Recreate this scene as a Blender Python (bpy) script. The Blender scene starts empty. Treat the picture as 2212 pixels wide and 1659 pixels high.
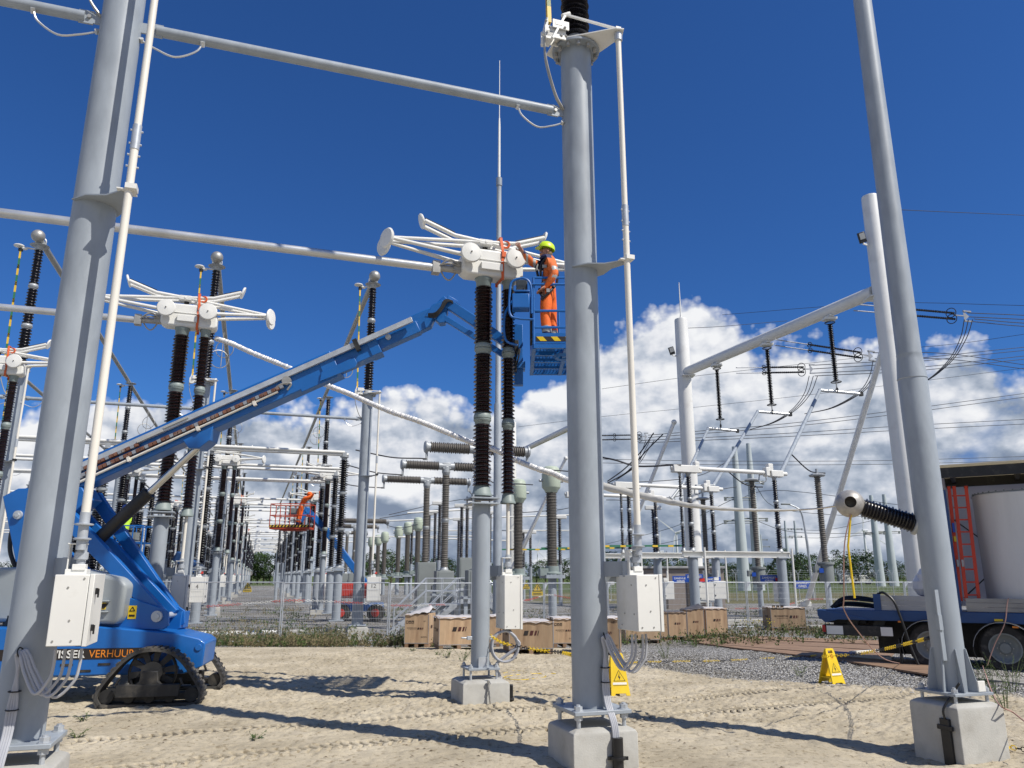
import bpy, bmesh, math, random
import numpy as np
from mathutils import Vector, Matrix, noise
random.seed(7)
R = math.radians
scene = bpy.context.scene
# ---------------- camera ----------------
W0, F, PITCH, CAMH = 2212.0, 1650.0, R(14.1), 1.85
cd = bpy.data.cameras.new('camera'); cam = bpy.data.objects.new('camera', cd)
scene.collection.objects.link(cam); scene.camera = cam
cam.location = (0, 0, CAMH); cam.rotation_euler = (math.pi/2 + PITCH, 0, 0)
cd.sensor_fit = 'HORIZONTAL'; cd.sensor_width = 36; cd.lens = 36*F/W0
cd.clip_start = 0.1; cd.clip_end = 8000
# ---------------- light ----------------
SUN_EL, SUN_AZ = R(51), R(180-58.5)     # azimuth clockwise from +Y
sd = Vector((math.sin(SUN_AZ)*math.cos(SUN_EL), math.cos(SUN_AZ)*math.cos(SUN_EL), math.sin(SUN_EL)))
sl = bpy.data.lights.new('sun', 'SUN'); sl.energy = 4.9; sl.angle = R(.5); sl.color = (1, .95, .87)
so = bpy.data.objects.new('sun', sl); scene.collection.objects.link(so)
so.rotation_euler = sd.to_track_quat('Z', 'Y').to_euler()
scene.view_settings.view_transform = 'Standard'; scene.view_settings.look = 'None'
scene.view_settings.exposure = 0.0; scene.view_settings.gamma = 1
scene.cycles.max_bounces = 5; scene.cycles.diffuse_bounces = 2; scene.cycles.transparent_max_bounces = 12
# ---------------- world: sky and clouds ----------------
wd = bpy.data.worlds.new('World'); scene.world = wd; wd.use_nodes = True
nt = wd.node_tree; N = nt.nodes; L = nt.links; N.clear()
def nd(t, **k):
    n = N.new(t)
    for a, b in k.items(): setattr(n, a, b)
    return n
def mth(op, a, b=None, c=None, clamp=False):
    n = nd('ShaderNodeMath', operation=op, use_clamp=clamp)
    for i, s in enumerate((a, b, c)):
        if s is None: continue
        if isinstance(s, (int, float)): n.inputs[i].default_value = s
        else: L.new(s, n.inputs[i])
    return n.outputs[0]
sky = nd('ShaderNodeTexSky', sky_type='NISHITA'); sky.sun_disc = False
sky.sun_elevation = SUN_EL; sky.sun_rotation = SUN_AZ; sky.altitude = 0; sky.air_density = 1.0; sky.dust_density = 0.3; sky.ozone_density = 3.0
tc = nd('ShaderNodeTexCoord'); sp = nd('ShaderNodeSeparateXYZ'); L.new(tc.outputs['Generated'], sp.inputs[0])
cv = nd('ShaderNodeCombineXYZ'); L.new(sp.outputs[0], cv.inputs[0]); L.new(sp.outputs[1], cv.inputs[1]); L.new(mth('MAXIMUM', sp.outputs[2], .20), cv.inputs[2]); L.new(cv.outputs[0], sky.inputs[0])
az = mth('ARCTAN2', sp.outputs[0], sp.outputs[1]); el = mth('ARCSINE', sp.outputs[2])
# cloud top elevation against azimuth (both in radians)
cur = nd('ShaderNodeFloatCurve'); u = mth('MULTIPLY_ADD', az, 1/1.6, .5, clamp=True); L.new(u, cur.inputs['Value'])
def elev(x, y):
    xc = (x-1106)/F; yc = (829.5-y)/F
    f = math.cos(PITCH)-yc*math.sin(PITCH); up = math.sin(PITCH)+yc*math.cos(PITCH)
    return math.atan2(xc, f), math.atan2(up, math.hypot(xc, f))
prof = [(-600, 870), (0, 890), (120, 872), (300, 868), (480, 885), (620, 868), (720, 890), (800, 850), (900, 838), (985, 842), (1060, 880), (1140, 830), (1240, 770),
        (1300, 715), (1350, 668), (1410, 650), (1480, 632), (1540, 650), (1585, 690), (1630, 735), (1700, 712), (1760, 700), (1830, 722), (1900, 735), (1960, 765), (2010, 760), (2080, 728), (2140, 770), (2212, 800), (2800, 800)]
pts = sorted([((elev(x, y)[0]/1.6+.5), elev(x, y)[1]) for x, y in [(x, y-24) for x, y in prof]])
cm = cur.mapping; c0 = cm.curves[0]
c0.points[0].location = (0, pts[0][1]); c0.points[1].location = (1, pts[-1][1])
for a, b in pts:
    p = c0.points.new(a, b); p.handle_type = 'AUTO_CLAMPED'
cm.update()
def fbm(scale, det, rough, off=(0, 0, 0), dist=0.0, zs=1.5):
    mp = nd('ShaderNodeMapping'); mp.inputs['Scale'].default_value = (1, 1, zs); mp.inputs['Location'].default_value = off
    L.new(tc.outputs['Generated'], mp.inputs[0])
    n = nd('ShaderNodeTexNoise'); n.inputs['Scale'].default_value = scale; n.inputs['Detail'].default_value = det
    n.inputs['Roughness'].default_value = rough; n.inputs['Distortion'].default_value = dist
    L.new(mp.outputs[0], n.inputs['Vector']); return n.outputs['Fac']
n1 = fbm(8, 9, .52, dist=.12, zs=1.7)
n1s = fbm(8, 9, .52, off=(.012, -.004, .022), dist=.12, zs=1.7)          # the same field a little towards the sun
n2 = fbm(3.4, 5, .5, off=(3.1, 1.7, .4), zs=2.2)
n2s = fbm(3.4, 5, .5, off=(3.1+.03, 1.7, .4+.07), zs=2.2)
billow = nd('ShaderNodeTexVoronoi', feature='SMOOTH_F1'); billow.inputs['Scale'].default_value = 26; billow.inputs['Smoothness'].default_value = .6
billow.inputs['Detail'].default_value = 3; billow.inputs['Roughness'].default_value = .55
L.new(tc.outputs['Generated'], billow.inputs['Vector'])
side = mth('MINIMUM', mth('MAXIMUM', mth('MULTIPLY', mth('SUBTRACT', mth('ABSOLUTE', az), .85), .7), 0), .30)      # extra unseen cloud, added outside the view as white fill light
depth = mth('SUBTRACT', mth('ADD', cur.outputs[0], side), el)                      # >0 below the cloud tops
d1 = mth('MULTIPLY_ADD', mth('SUBTRACT', n1, .5), .12, mth('ADD', depth, .006))
d1 = mth('MULTIPLY_ADD', mth('SUBTRACT', .35, billow.outputs['Distance']), .042, d1)
edge = mth('MULTIPLY', d1, 42, clamp=True)
# blue gaps inside the bank
gap = mth('MULTIPLY_ADD', mth('SUBTRACT', n2, .52), 1.0, mth('MULTIPLY', mth('SUBTRACT', n1, .5), .9))
low = mth('MULTIPLY', el, 3.2, clamp=True)
gl_ = mth('MULTIPLY', mth('ADD', gap, .42), 7, clamp=True)          # few gaps on the left and in the middle
gr_ = mth('MULTIPLY', mth('ADD', gap, .34), 6, clamp=True)          # more of them to the right
rs_ = mth('MULTIPLY', mth('SUBTRACT', az, .47), 5, clamp=True)
gmx = nd('ShaderNodeMix', data_type='FLOAT'); L.new(rs_, gmx.inputs[0]); L.new(gl_, gmx.inputs[2]); L.new(gr_, gmx.inputs[3]); gapr = gmx.outputs[0]
mask = mth('MULTIPLY', edge, gapr, clamp=True)
# light and shade of the cloud bodies
rel = mth('MULTIPLY', mth('SUBTRACT', n1, n1s), 3.8)
rel2 = mth('MULTIPLY', mth('SUBTRACT', n2, n2s), 2.6)
top = mth('SUBTRACT', 1.0, mth('MULTIPLY', depth, 3.4), clamp=True)
thick = mth('MULTIPLY', mth('SUBTRACT', n2, .5), -1.1)
bri = mth('ADD', mth('ADD', mth('MULTIPLY_ADD', top, .54, .46), rel), mth('ADD', rel2, thick))
bil = mth('MULTIPLY', mth('SUBTRACT', .42, billow.outputs['Distance']), .48)
bri = mth('MULTIPLY_ADD', mth('ADD', bri, bil), .86, .10)
ramp = nd('ShaderNodeValToRGB'); L.new(bri, ramp.inputs[0])
e = ramp.color_ramp.elements; e[0].position = 0; e[0].color = (.22, .275, .38, 1); e[1].position = 1.0; e[1].color = (.90, .91, .93, 1)
q = e.new(.28); q.color = (.34, .40, .50, 1); q = e.new(.52); q.color = (.53, .58, .67, 1); q = e.new(.76); q.color = (.77, .79, .84, 1)
hs = nd('ShaderNodeHueSaturation'); hs.inputs['Saturation'].default_value = 1.0
L.new(sky.outputs[0], hs.inputs['Color'])
sg = nd('ShaderNodeMixRGB', blend_type='MULTIPLY'); sg.inputs[0].default_value = 1; L.new(hs.outputs[0], sg.inputs[1]); sg.inputs[2].default_value = (.027, .0575, .103, 1)
mx = nd('ShaderNodeMixRGB'); L.new(mask, mx.inputs[0]); L.new(sg.outputs[0], mx.inputs[1]); L.new(ramp.outputs[0], mx.inputs[2])
bg = nd('ShaderNodeBackground'); L.new(mx.outputs[0], bg.inputs[0]); bg.inputs[1].default_value = 1.0
wo = nd('ShaderNodeOutputWorld'); L.new(bg.outputs[0], wo.inputs[0])

# ---------------- where a photo pixel lies in the yard ----------------
CP, SP = math.cos(PITCH), math.sin(PITCH)
def ray(x, y):
    xc = (x-1106)/F; yc = (829.5-y)/F
    return Vector((xc, CP-yc*SP, SP+yc*CP))
def PT(x, y, Y):
    r = ray(x, y); t = Y/r.y; return Vector((r.x*t, Y, CAMH+r.z*t))
def GR(x, y, z=0.0):
    r = ray(x, y); t = (z-CAMH)/r.z; return Vector((r.x*t, r.y*t, z))
def sm(t): t = max(0, min(1, t)); return t*t*(3-2*t)
def hfun(X, Y):
    k = sm((X-1)/4)
    a = -.35*sm((Y-20)/7); b = -.2*sm((Y-13)/4.5)-.15*sm((Y-18)/8)
    h = a*(1-k)+b*k
    h += .13*math.exp(-((X+.46)**2+(Y-11.7)**2)/4.0)
    h -= .10*math.exp(-((X-4.3)**2+(Y-9.0)**2)/.5)
    return h
def GH(x, y):
    p = GR(x, y, 0)
    for _ in range(6): p = GR(x, y, hfun(p.x, p.y))
    return p
ANG = math.atan2(.3156, .949)
D1 = Vector((-.3156, .949, 0)); D2 = Vector((.949, .3156, 0))
# ---------------- mesh helpers ----------------
COL = scene.collection
MATS = {}
ROOT = {}
def xf(M, p): return tuple(M @ Vector(p)) if M is not None else tuple(p)
class MB:
    def __init__(s): s.v = []; s.f = []; s.m = []; s.c = 0; s.M = None
    def mat(s, i): s.c = i; return s
    def add(s, vs, fs, M=None):
        o = len(s.v)
        if M is None: M = s.M
        s.v += [xf(M, p) for p in vs]; s.f += [tuple(i+o for i in f) for f in fs]; s.m += [s.c]*len(fs); return s
    def box(s, c, d, M=None):
        x, y, z = c; a, b, h = d[0]/2, d[1]/2, d[2]/2
        vs = [(x+i*a, y+j*b, z+k*h) for k in (-1, 1) for j in (-1, 1) for i in (-1, 1)]
        return s.add(vs, [(0, 2, 3, 1), (4, 5, 7, 6), (0, 1, 5, 4), (2, 6, 7, 3), (0, 4, 6, 2), (1, 3, 7, 5)], M)
    def bar(s, p0, p1, w, h=None, up=(0, 0, 1)):
        p0, p1 = Vector(p0), Vector(p1); h = h or w; t = (p1-p0).normalized(); u = Vector(up)
        if abs(t.dot(u)) > .98: u = Vector((0, 1, 0))
        a = t.cross(u).normalized()*w/2; b = a.cross(t).normalized()*h/2
        vs = [p+i*a+j*b for p in (p0, p1) for i, j in ((-1, -1), (1, -1), (1, 1), (-1, 1))]
        return s.add(vs, [(0, 1, 2, 3), (7, 6, 5, 4), (0, 4, 5, 1), (1, 5, 6, 2), (2, 6, 7, 3), (3, 7, 4, 0)])
    def tube(s, pts, r, n=10, caps=True):
        pts = [Vector(p) for p in pts]; k = len(pts)
        rs = r if isinstance(r, (list, tuple)) else [r]*k
        t0 = (pts[1]-pts[0]).normalized(); u = Vector((0, 0, 1)) if abs(t0.z) < .9 else Vector((1, 0, 0))
        a = t0.cross(u).normalized(); vs = []
        for i, p in enumerate(pts):
            t = (pts[min(i+1, k-1)]-pts[max(i-1, 0)])
            t = t.normalized() if t.length > 1e-9 else t0
            a = (a-t*a.dot(t)).normalized(); b = t.cross(a)
            for j in range(n):
                q = 2*math.pi*j/n; vs.append(p+(a*math.cos(q)+b*math.sin(q))*rs[i])
        fs = [(i*n+j, i*n+(j+1) % n, (i+1)*n+(j+1) % n, (i+1)*n+j) for i in range(k-1) for j in range(n)]
        if caps: fs += [tuple(range(n))[::-1], tuple((k-1)*n+j for j in range(n))]
        return s.add(vs, fs)
    def cyl(s, p0, p1, r0, r1=None, n=16, caps=True): return s.tube([p0, p1], [r0, r0 if r1 is None else r1], n, caps)
    def lathe(s, prof, n=16, M=None, caps=True):
        vs = [(r*math.cos(2*math.pi*j/n), r*math.sin(2*math.pi*j/n), z) for r, z in prof for j in range(n)]; k = len(prof)
        fs = [(i*n+j, i*n+(j+1) % n, (i+1)*n+(j+1) % n, (i+1)*n+j) for i in range(k-1) for j in range(n)]
        if caps: fs += [tuple(range(n))[::-1], tuple((k-1)*n+j for j in range(n))]
        return s.add(vs, fs, M)
    def prism(s, poly, z0, z1, M=None):
        n = len(poly); a = sum(poly[i][0]*poly[(i+1) % n][1]-poly[(i+1) % n][0]*poly[i][1] for i in range(n))
        if a < 0: poly = poly[::-1]
        vs = [(x, y, z0) for x, y in poly]+[(x, y, z1) for x, y in poly]
        return s.add(vs, [tuple(range(n))[::-1], tuple(range(n, 2*n))]+[(i, (i+1) % n, n+(i+1) % n, n+i) for i in range(n)], M)
    def ball(s, c, r, n=14, sc=(1, 1, 1)):
        k = n//2+1; prof = [(max(1e-4, math.sin(math.pi*i/(k-1))), -math.cos(math.pi*i/(k-1))) for i in range(k)]
        M = Matrix.Translation(c) @ Matrix.Diagonal((r*sc[0], r*sc[1], r*sc[2], 1))
        if s.M is not None: M = s.M @ M
        return s.lathe(prof, n, M)
    def ring(s, c, Rr, r, axis=(0, 0, 1), n=20, m=6, arc=1.0):
        q = Vector(axis).to_track_quat('Z', 'Y'); k = n if arc == 1.0 else n+1
        pts = [Vector(c)+q @ Vector((Rr*math.cos(2*math.pi*arc*i/n), Rr*math.sin(2*math.pi*arc*i/n), 0)) for i in range(k)]
        return s.tube(pts+([pts[0]] if arc == 1.0 else []), r, m)
    def quad(s, *p): return s.add([tuple(x) for x in p], [tuple(range(len(p)))])
    def build(s, name, mats, parent=None, world=False, smooth=40, bevel=0, label=None, seg=2):
        me = bpy.data.meshes.new(name); vs = s.v
        if world and parent is not None:
            I = ROOT[parent.name].inverted(); vs = [tuple(I @ Vector(p)) for p in vs]
        me.from_pydata(vs, [], s.f)
        if not isinstance(mats, (list, tuple)): mats = [mats]
        for m in mats: me.materials.append(MATS[m])
        me.polygons.foreach_set('material_index', s.m)
        if smooth: me.shade_smooth(); me.set_sharp_from_angle(angle=R(smooth))
        me.update()
        o = bpy.data.objects.new(name, me); COL.objects.link(o)
        if parent is not None: o.parent = parent; ROOT[o.name] = ROOT[parent.name]
        else: ROOT[o.name] = Matrix()
        if bevel:
            b = o.modifiers.new('bevel', 'BEVEL'); b.width = bevel; b.segments = seg; b.limit_method = 'ANGLE'; b.harden_normals = False
        if label: o['label'] = label
        return o
def tag(o, label, cat, group=None, kind=None):
    if label and len(label.split()) > 16: print('LONG', label)
    if label: o['label'] = label
    if cat: o['category'] = cat
    if group: o['group'] = group
    if kind: o['kind'] = kind
    return o
def thing(name, label, cat, loc=(0, 0, 0), rotz=0, group=None):
    o = bpy.data.objects.new(name, None); COL.objects.link(o); o.location = loc; o.rotation_euler = (0, 0, rotz); o.empty_display_size = .2
    ROOT[o.name] = Matrix.Translation(loc) @ Matrix.Rotation(rotz, 4, 'Z')
    return tag(o, label, cat, group)
def dup(root, loc, rotz=0, label=None, group=None, scale=None):
    def rec(o, par):
        c = o.copy(); COL.objects.link(c)
        if par is not None: c.parent = par
        for ch in kids.get(o.name, ()): rec(ch, c)
        return c
    kids = {}
    for ch in root.children_recursive: kids.setdefault(ch.parent.name, []).append(ch)
    r = rec(root, None); r.location = loc; r.rotation_euler = (0, 0, rotz)
    if scale: r.scale = scale
    if label: r['label'] = label
    if label and len(label.split()) > 16: print('LONG', label)
    if group: r['group'] = group
    return r
# ---------------- materials ----------------
def material(name, col, rough=.5, metal=0, var=.06, scale=3.0, bump=0.0, bscale=40, spec=.5, dirt=None, dscale=1.5, dlo=.52, dhi=.7, coat=0, stretch=None, alpha=1, trans=0, objrand=.0, sub=0):
    m = bpy.data.materials.new(name); m.use_nodes = True; n = m.node_tree.nodes; l = m.node_tree.links; b = n['Principled BSDF']
    b.inputs['Roughness'].default_value = rough; b.inputs['Metallic'].default_value = metal
    b.inputs['Specular IOR Level'].default_value = spec; b.inputs['Coat Weight'].default_value = coat; b.inputs['Alpha'].default_value = alpha
    b.inputs['Transmission Weight'].default_value = trans; b.inputs['Subsurface Weight'].default_value = sub
    t = n.new('ShaderNodeTexCoord'); mp = n.new('ShaderNodeMapping'); l.new(t.outputs['Object'], mp.inputs[0])
    if stretch: mp.inputs['Scale'].default_value = stretch
    a = n.new('ShaderNodeTexNoise'); a.inputs['Scale'].default_value = scale; a.inputs['Detail'].default_value = 6; l.new(mp.outputs[0], a.inputs[0])
    mr = n.new('ShaderNodeMapRange'); mr.inputs[1].default_value = .3; mr.inputs[2].default_value = .7; mr.inputs[3].default_value = 1-var*1.6; mr.inputs[4].default_value = 1+var
    l.new(a.outputs[0], mr.inputs[0]); last = None
    mu = n.new('ShaderNodeMixRGB'); mu.blend_type = 'MULTIPLY'; mu.inputs[0].default_value = 1; mu.inputs[1].default_value = (*col, 1); l.new(mr.outputs[0], mu.inputs[2]); last = mu.outputs[0]
    if dirt:
        d = n.new('ShaderNodeTexNoise'); d.inputs['Scale'].default_value = dscale; d.inputs['Detail'].default_value = 8; d.inputs['Roughness'].default_value = .65; l.new(mp.outputs[0], d.inputs[0])
        dr = n.new('ShaderNodeMapRange'); dr.inputs[1].default_value = dlo; dr.inputs[2].default_value = dhi; l.new(d.outputs[0], dr.inputs[0])
        dm = n.new('ShaderNodeMixRGB'); l.new(dr.outputs[0], dm.inputs[0]); l.new(last, dm.inputs[1]); dm.inputs[2].default_value = (*dirt, 1); last = dm.outputs[0]
    if objrand:
        oi = n.new('ShaderNodeObjectInfo'); orr = n.new('ShaderNodeMapRange'); orr.inputs[3].default_value = 1-objrand; orr.inputs[4].default_value = 1+objrand; l.new(oi.outputs['Random'], orr.inputs[0])
        om = n.new('ShaderNodeMixRGB'); om.blend_type = 'MULTIPLY'; om.inputs[0].default_value = 1; l.new(last, om.inputs[1]); l.new(orr.outputs[0], om.inputs[2]); last = om.outputs[0]
    l.new(last, b.inputs['Base Color'])
    rr = n.new('ShaderNodeMapRange'); rr.inputs[1].default_value = .3; rr.inputs[2].default_value = .7; rr.inputs[3].default_value = max(.03, rough-.06); rr.inputs[4].default_value = min(1, rough+.08)
    l.new(a.outputs[0], rr.inputs[0]); l.new(rr.outputs[0], b.inputs['Roughness'])
    if bump:
        bn = n.new('ShaderNodeTexNoise'); bn.inputs['Scale'].default_value = bscale; bn.inputs['Detail'].default_value = 4; l.new(mp.outputs[0], bn.inputs[0])
        bb = n.new('ShaderNodeBump'); bb.inputs['Strength'].default_value = bump; bb.inputs['Distance'].default_value = .01; l.new(bn.outputs[0], bb.inputs['Height']); l.new(bb.outputs[0], b.inputs['Normal'])
    MATS[name] = m; return m
material('column_paint', (.335, .372, .408), .42, var=.08, scale=5, bump=.05, bscale=200, dirt=(.24, .267, .295), dscale=2.4, dlo=.48, dhi=.74, stretch=(1, 1, .35))
material('galvanised', (.52, .55, .58), .42, metal=.35, var=.10, scale=6, dirt=(.42, .44, .46), dscale=4)
material('aluminium', (.62, .63, .63), .34, metal=.6, var=.08, scale=3, dirt=(.46, .46, .45), dscale=2, stretch=(.6, .6, .6))
material('dull_metal', (.40, .39, .36), .45, metal=.5, var=.08, scale=4)
material('white_paint', (.77, .76, .71), .42, var=.04, scale=2, dirt=(.66, .64, .58), dscale=2.5, dlo=.55, dhi=.8)
material('cream_tube', (.79, .75, .66), .45, var=.05, scale=2, dirt=(.62, .57, .49), dscale=1.6, dlo=.55, dhi=.85, stretch=(1, 1, .3))
material('portal_white', (.76, .75, .71), .45, var=.04, scale=.6, dirt=(.58, .56, .52), dscale=.8, dlo=.55, dhi=.85)
material('brown_porcelain', (.015, .007, .006), .14, var=.25, scale=3, spec=.6, coat=.25)
material('black_porcelain', (.010, .009, .012), .28, var=.2, scale=3, spec=.6)
material('grey_silicone', (.16, .145, .125), .6, var=.08, scale=5, dirt=(.12, .11, .095), dscale=3)
material('flange_green', (.24, .285, .27), .5, var=.06, scale=5)
material('joint_grey', (.40, .42, .43), .45, metal=.2, var=.06, scale=5)
material('head_green', (.47, .53, .42), .45, var=.04, scale=2)
material('box_grey', (.22, .24, .235), .5, var=.06, scale=2)
material('lift_blue', (.008, .125, .42), .40, var=.06, scale=2, coat=.12, dirt=(.014, .10, .30), dscale=2.5, dlo=.55, dhi=.8)
material('lift_grey', (.33, .36, .365), .42, var=.04, scale=2, coat=.1)
material('track_rubber', (.055, .053, .05), .8, var=.2, scale=5, bump=.3, bscale=30, dirt=(.17, .15, .12), dscale=2.5)
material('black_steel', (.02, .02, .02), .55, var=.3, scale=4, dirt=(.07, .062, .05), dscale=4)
material('black_plastic', (.014, .014, .015), .45, var=.2, scale=4)
material('chrome', (.7, .7, .68), .18, metal=1, var=.04)
material('rust_chain', (.20, .085, .05), .65, var=.3, scale=9, dirt=(.32, .30, .27), dscale=7)
material('concrete', (.46, .45, .41), .85, var=.10, scale=6, bump=.3, bscale=60, dirt=(.30, .285, .25), dscale=3.0, dlo=.46, dhi=.72, objrand=.05)
material('plywood', (.44, .31, .19), .75, var=.16, scale=2.2, dirt=(.27, .17, .10), dscale=1.8, dlo=.45, dhi=.75, stretch=(2.5, 2.5, .45), objrand=.28)
material('plank', (.25, .155, .095), .8, var=.25, scale=2, dirt=(.36, .24, .16), dscale=1.6, dlo=.45, dhi=.75, stretch=(1, 6, 1), objrand=.1)
material('tarp', (.58, .55, .53), .6, var=.08, scale=3, bump=.5, bscale=9)
material('dark_tarp', (.10, .095, .10), .5, var=.15, scale=3, bump=.5, bscale=9)
material('ink', (.02, .014, .012), .7)
material('maroon_ink', (.07, .015, .012), .7)
material('yellow', (.80, .55, .015), .4, var=.05, scale=4)
material('earth_yellow', (.74, .48, .04), .45, var=.04)
material('earth_green', (.03, .17, .085), .45, var=.04)
material('sign_blue', (.01, .075, .42), .45)
material('red_paint', (.55, .035, .02), .45, var=.06, dirt=(.42, .04, .02))
material('basket_red', (.50, .07, .03), .5, var=.08)
material('ladder_red', (.66, .05, .012), .45, var=.06)
material('orange_strap', (.72, .13, .03), .6)
material('cable_grey', (.42, .43, .46), .4, var=.08)
material('wire', (.045, .045, .05), .5, metal=.3)
material('wire_light', (.34, .35, .37), .45, metal=.4)
material('foil', (.76, .75, .73), .42, metal=.25, var=.08, scale=20, bump=.7, bscale=45)
material('film', (.66, .64, .58), .45, var=.12, scale=3, bump=.4, bscale=12)
material('plastic_sheet', (.66, .66, .68), .3, var=.1, scale=5, bump=.6, bscale=10)
material('bright_white', (.86, .85, .82), .4)
material('ball_grey', (.42, .40, .37), .45, metal=.25, var=.12, scale=14, dirt=(.52, .48, .43), dscale=12)
material('trailer_blue', (.018, .066, .19), .5, var=.1, scale=2)
material('trailer_grey', (.40, .40, .39), .55, var=.08, scale=2, dirt=(.28, .28, .27), dscale=1.8, stretch=(.4, .4, 2))
material('wood_board', (.37, .35, .31), .8, var=.1, scale=3, dirt=(.25, .235, .21), dscale=2.5, stretch=(.4, .4, 2))
material('drum_white', (.76, .74, .70), .6, var=.05, scale=1.5, dirt=(.62, .60, .57), dscale=1.2, stretch=(2, 2, .3), bump=.15, bscale=8)
material('tyre', (.028, .027, .026), .8, var=.2, scale=6, dirt=(.10, .09, .08), dscale=4)
material('roof_grey', (.38, .38, .37), .6, var=.1, scale=2)
material('wall_pebble', (.32, .27, .235), .9, var=.18, scale=30, bump=.4, bscale=50)
material('wall_dark', (.10, .085, .075), .9, var=.15, scale=10)
material('pylon_paint', (.50, .55, .56), .5, var=.05, scale=.3, objrand=.04)
material('turbine_white', (.72, .74, .76), .5)
material('amber', (.8, .25, .02), .4)
material('tail_red', (.45, .02, .02), .4)
material('hi_orange', (.90, .155, .015), .7, var=.10, scale=14, bump=.5, bscale=22)
material('jacket_orange', (.78, .17, .035), .75, var=.14, scale=14, bump=.6, bscale=22)
material('navy', (.012, .018, .085), .7)
material('reflective', (.42, .42, .40), .4)
material('helmet_yellow', (.62, .85, .03), .35)
material('helmet_blue', (.012, .03, .15), .35)
material('hi_vis', (.50, .80, .05), .6)
material('light_blue_cloth', (.25, .38, .55), .7)
material('skin', (.42, .20, .13), .5, var=.06, sub=.05)
material('hair', (.20, .12, .05), .7, var=.2, scale=30)
material('glass_dark', (.05, .06, .07), .15)
material('rope_pink', (.45, .27, .22), .8)
material('bark', (.10, .075, .055), .9, var=.2)
def curtain(name, col, f=.55):
    m = bpy.data.materials.new(name); m.use_nodes = True; n = m.node_tree.nodes; l = m.node_tree.links; o = n['Material Output']; b = n['Principled BSDF']
    t = n.new('ShaderNodeTexCoord'); a = n.new('ShaderNodeTexNoise'); a.inputs['Scale'].default_value = 1.5; l.new(t.outputs['Object'], a.inputs[0]); r = n.new('ShaderNodeValToRGB'); r.color_ramp.elements[0].color = (*[c*.85 for c in col], 1); r.color_ramp.elements[1].color = (*col, 1)
    l.new(a.outputs[0], r.inputs[0]); l.new(r.outputs[0], b.inputs['Base Color']); b.inputs['Roughness'].default_value = .5
    tr_ = n.new('ShaderNodeBsdfTranslucent'); l.new(r.outputs[0], tr_.inputs[0]); mx_ = n.new('ShaderNodeMixShader'); mx_.inputs[0].default_value = f; l.new(b.outputs[0], mx_.inputs[1]); l.new(tr_.outputs[0], mx_.inputs[2]); l.new(mx_.outputs[0], o.inputs[0]); MATS[name] = m
curtain('curtain_white', (.78, .77, .80)); curtain('roof_sheet', (.72, .66, .52), .6)
def leafmat(name, c1, c2):
    m = bpy.data.materials.new(name); m.use_nodes = True; n = m.node_tree.nodes; l = m.node_tree.links; b = n['Principled BSDF']
    t = n.new('ShaderNodeTexCoord'); a = n.new('ShaderNodeTexNoise'); a.inputs['Scale'].default_value = .9; a.inputs['Detail'].default_value = 5; l.new(t.outputs['Object'], a.inputs[0])
    oi = n.new('ShaderNodeObjectInfo'); ad = n.new('ShaderNodeMath'); ad.operation = 'MULTIPLY_ADD'; l.new(oi.outputs['Random'], ad.inputs[0]); ad.inputs[1].default_value = .35; l.new(a.outputs[0], ad.inputs[2])
    r = n.new('ShaderNodeValToRGB'); r.color_ramp.elements[0].position = .45; r.color_ramp.elements[0].color = (*c1, 1); r.color_ramp.elements[1].position = .85; r.color_ramp.elements[1].color = (*c2, 1)
    l.new(ad.outputs[0], r.inputs[0]); l.new(r.outputs[0], b.inputs['Base Color']); b.inputs['Roughness'].default_value = .6; b.inputs['Specular IOR Level'].default_value = .25
    MATS[name] = m
leafmat('leaf_dark', (.018, .040, .012), (.060, .105, .026))
leafmat('leaf_weed', (.05, .085, .028), (.15, .19, .06))
leafmat('weed_dry', (.16, .14, .08), (.30, .25, .14))
material('flower_yellow', (.7, .55, .02), .6)
# ---------------- text ----------------
_tx = {}
def text_mesh(s, size=1.0, bold=0.0):
    k = (s, bold)
    if k not in _tx:
        c = bpy.data.curves.new('text', 'FONT'); c.body = s; c.size = 1; c.align_x = 'LEFT'; c.offset = bold; c.resolution_u = 3
        o = bpy.data.objects.new('text', c); COL.objects.link(o); dg = bpy.context.evaluated_depsgraph_get(); dg.update()
        me = o.evaluated_get(dg).to_mesh(); vs = [tuple(v.co) for v in me.vertices]; fs = [tuple(p.vertices) for p in me.polygons]
        o.evaluated_get(dg).to_mesh_clear(); bpy.data.objects.remove(o); bpy.data.curves.remove(c)
        _tx[k] = (vs, fs)
    vs, fs = _tx[k]; return [(x*size, y*size, 0) for x, y, z in vs], fs
def put_text(mb, s, size, M, width=None, bold=0.0):
    """text lying in M's XY plane, left end at its origin; width stretches it"""
    vs, fs = text_mesh(s, size, bold)
    if width:
        w = max(v[0] for v in vs); vs = [(x*width/w, y, z) for x, y, z in vs]
    mb.add(vs, fs, M)
def face_M(o, xdir, zdir=(0, 0, 1)):
    """plane frame: X along xdir, Y along zdir, Z out of the plane"""
    x = Vector(xdir).normalized(); y = Vector(zdir).normalized(); z = x.cross(y).normalized(); y = z.cross(x)
    return Matrix(((x.x, y.x, z.x, o[0]), (x.y, y.y, z.y, o[1]), (x.z, y.z, z.z, o[2]), (0, 0, 0, 1)))
def catmull(P, n=6):
    P = [Vector(p) for p in P]; out = []
    Q = [P[0]*2-P[1]]+P+[P[-1]*2-P[-2]]
    for i in range(1, len(Q)-2):
        a, b, c, d = Q[i-1:i+3]
        for k in range(n):
            t = k/n; out.append(.5*((2*b)+(c-a)*t+(2*a-5*b+4*c-d)*t*t+(3*b-a-3*c+d)*t**3))
    out.append(P[-1]); return out
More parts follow.
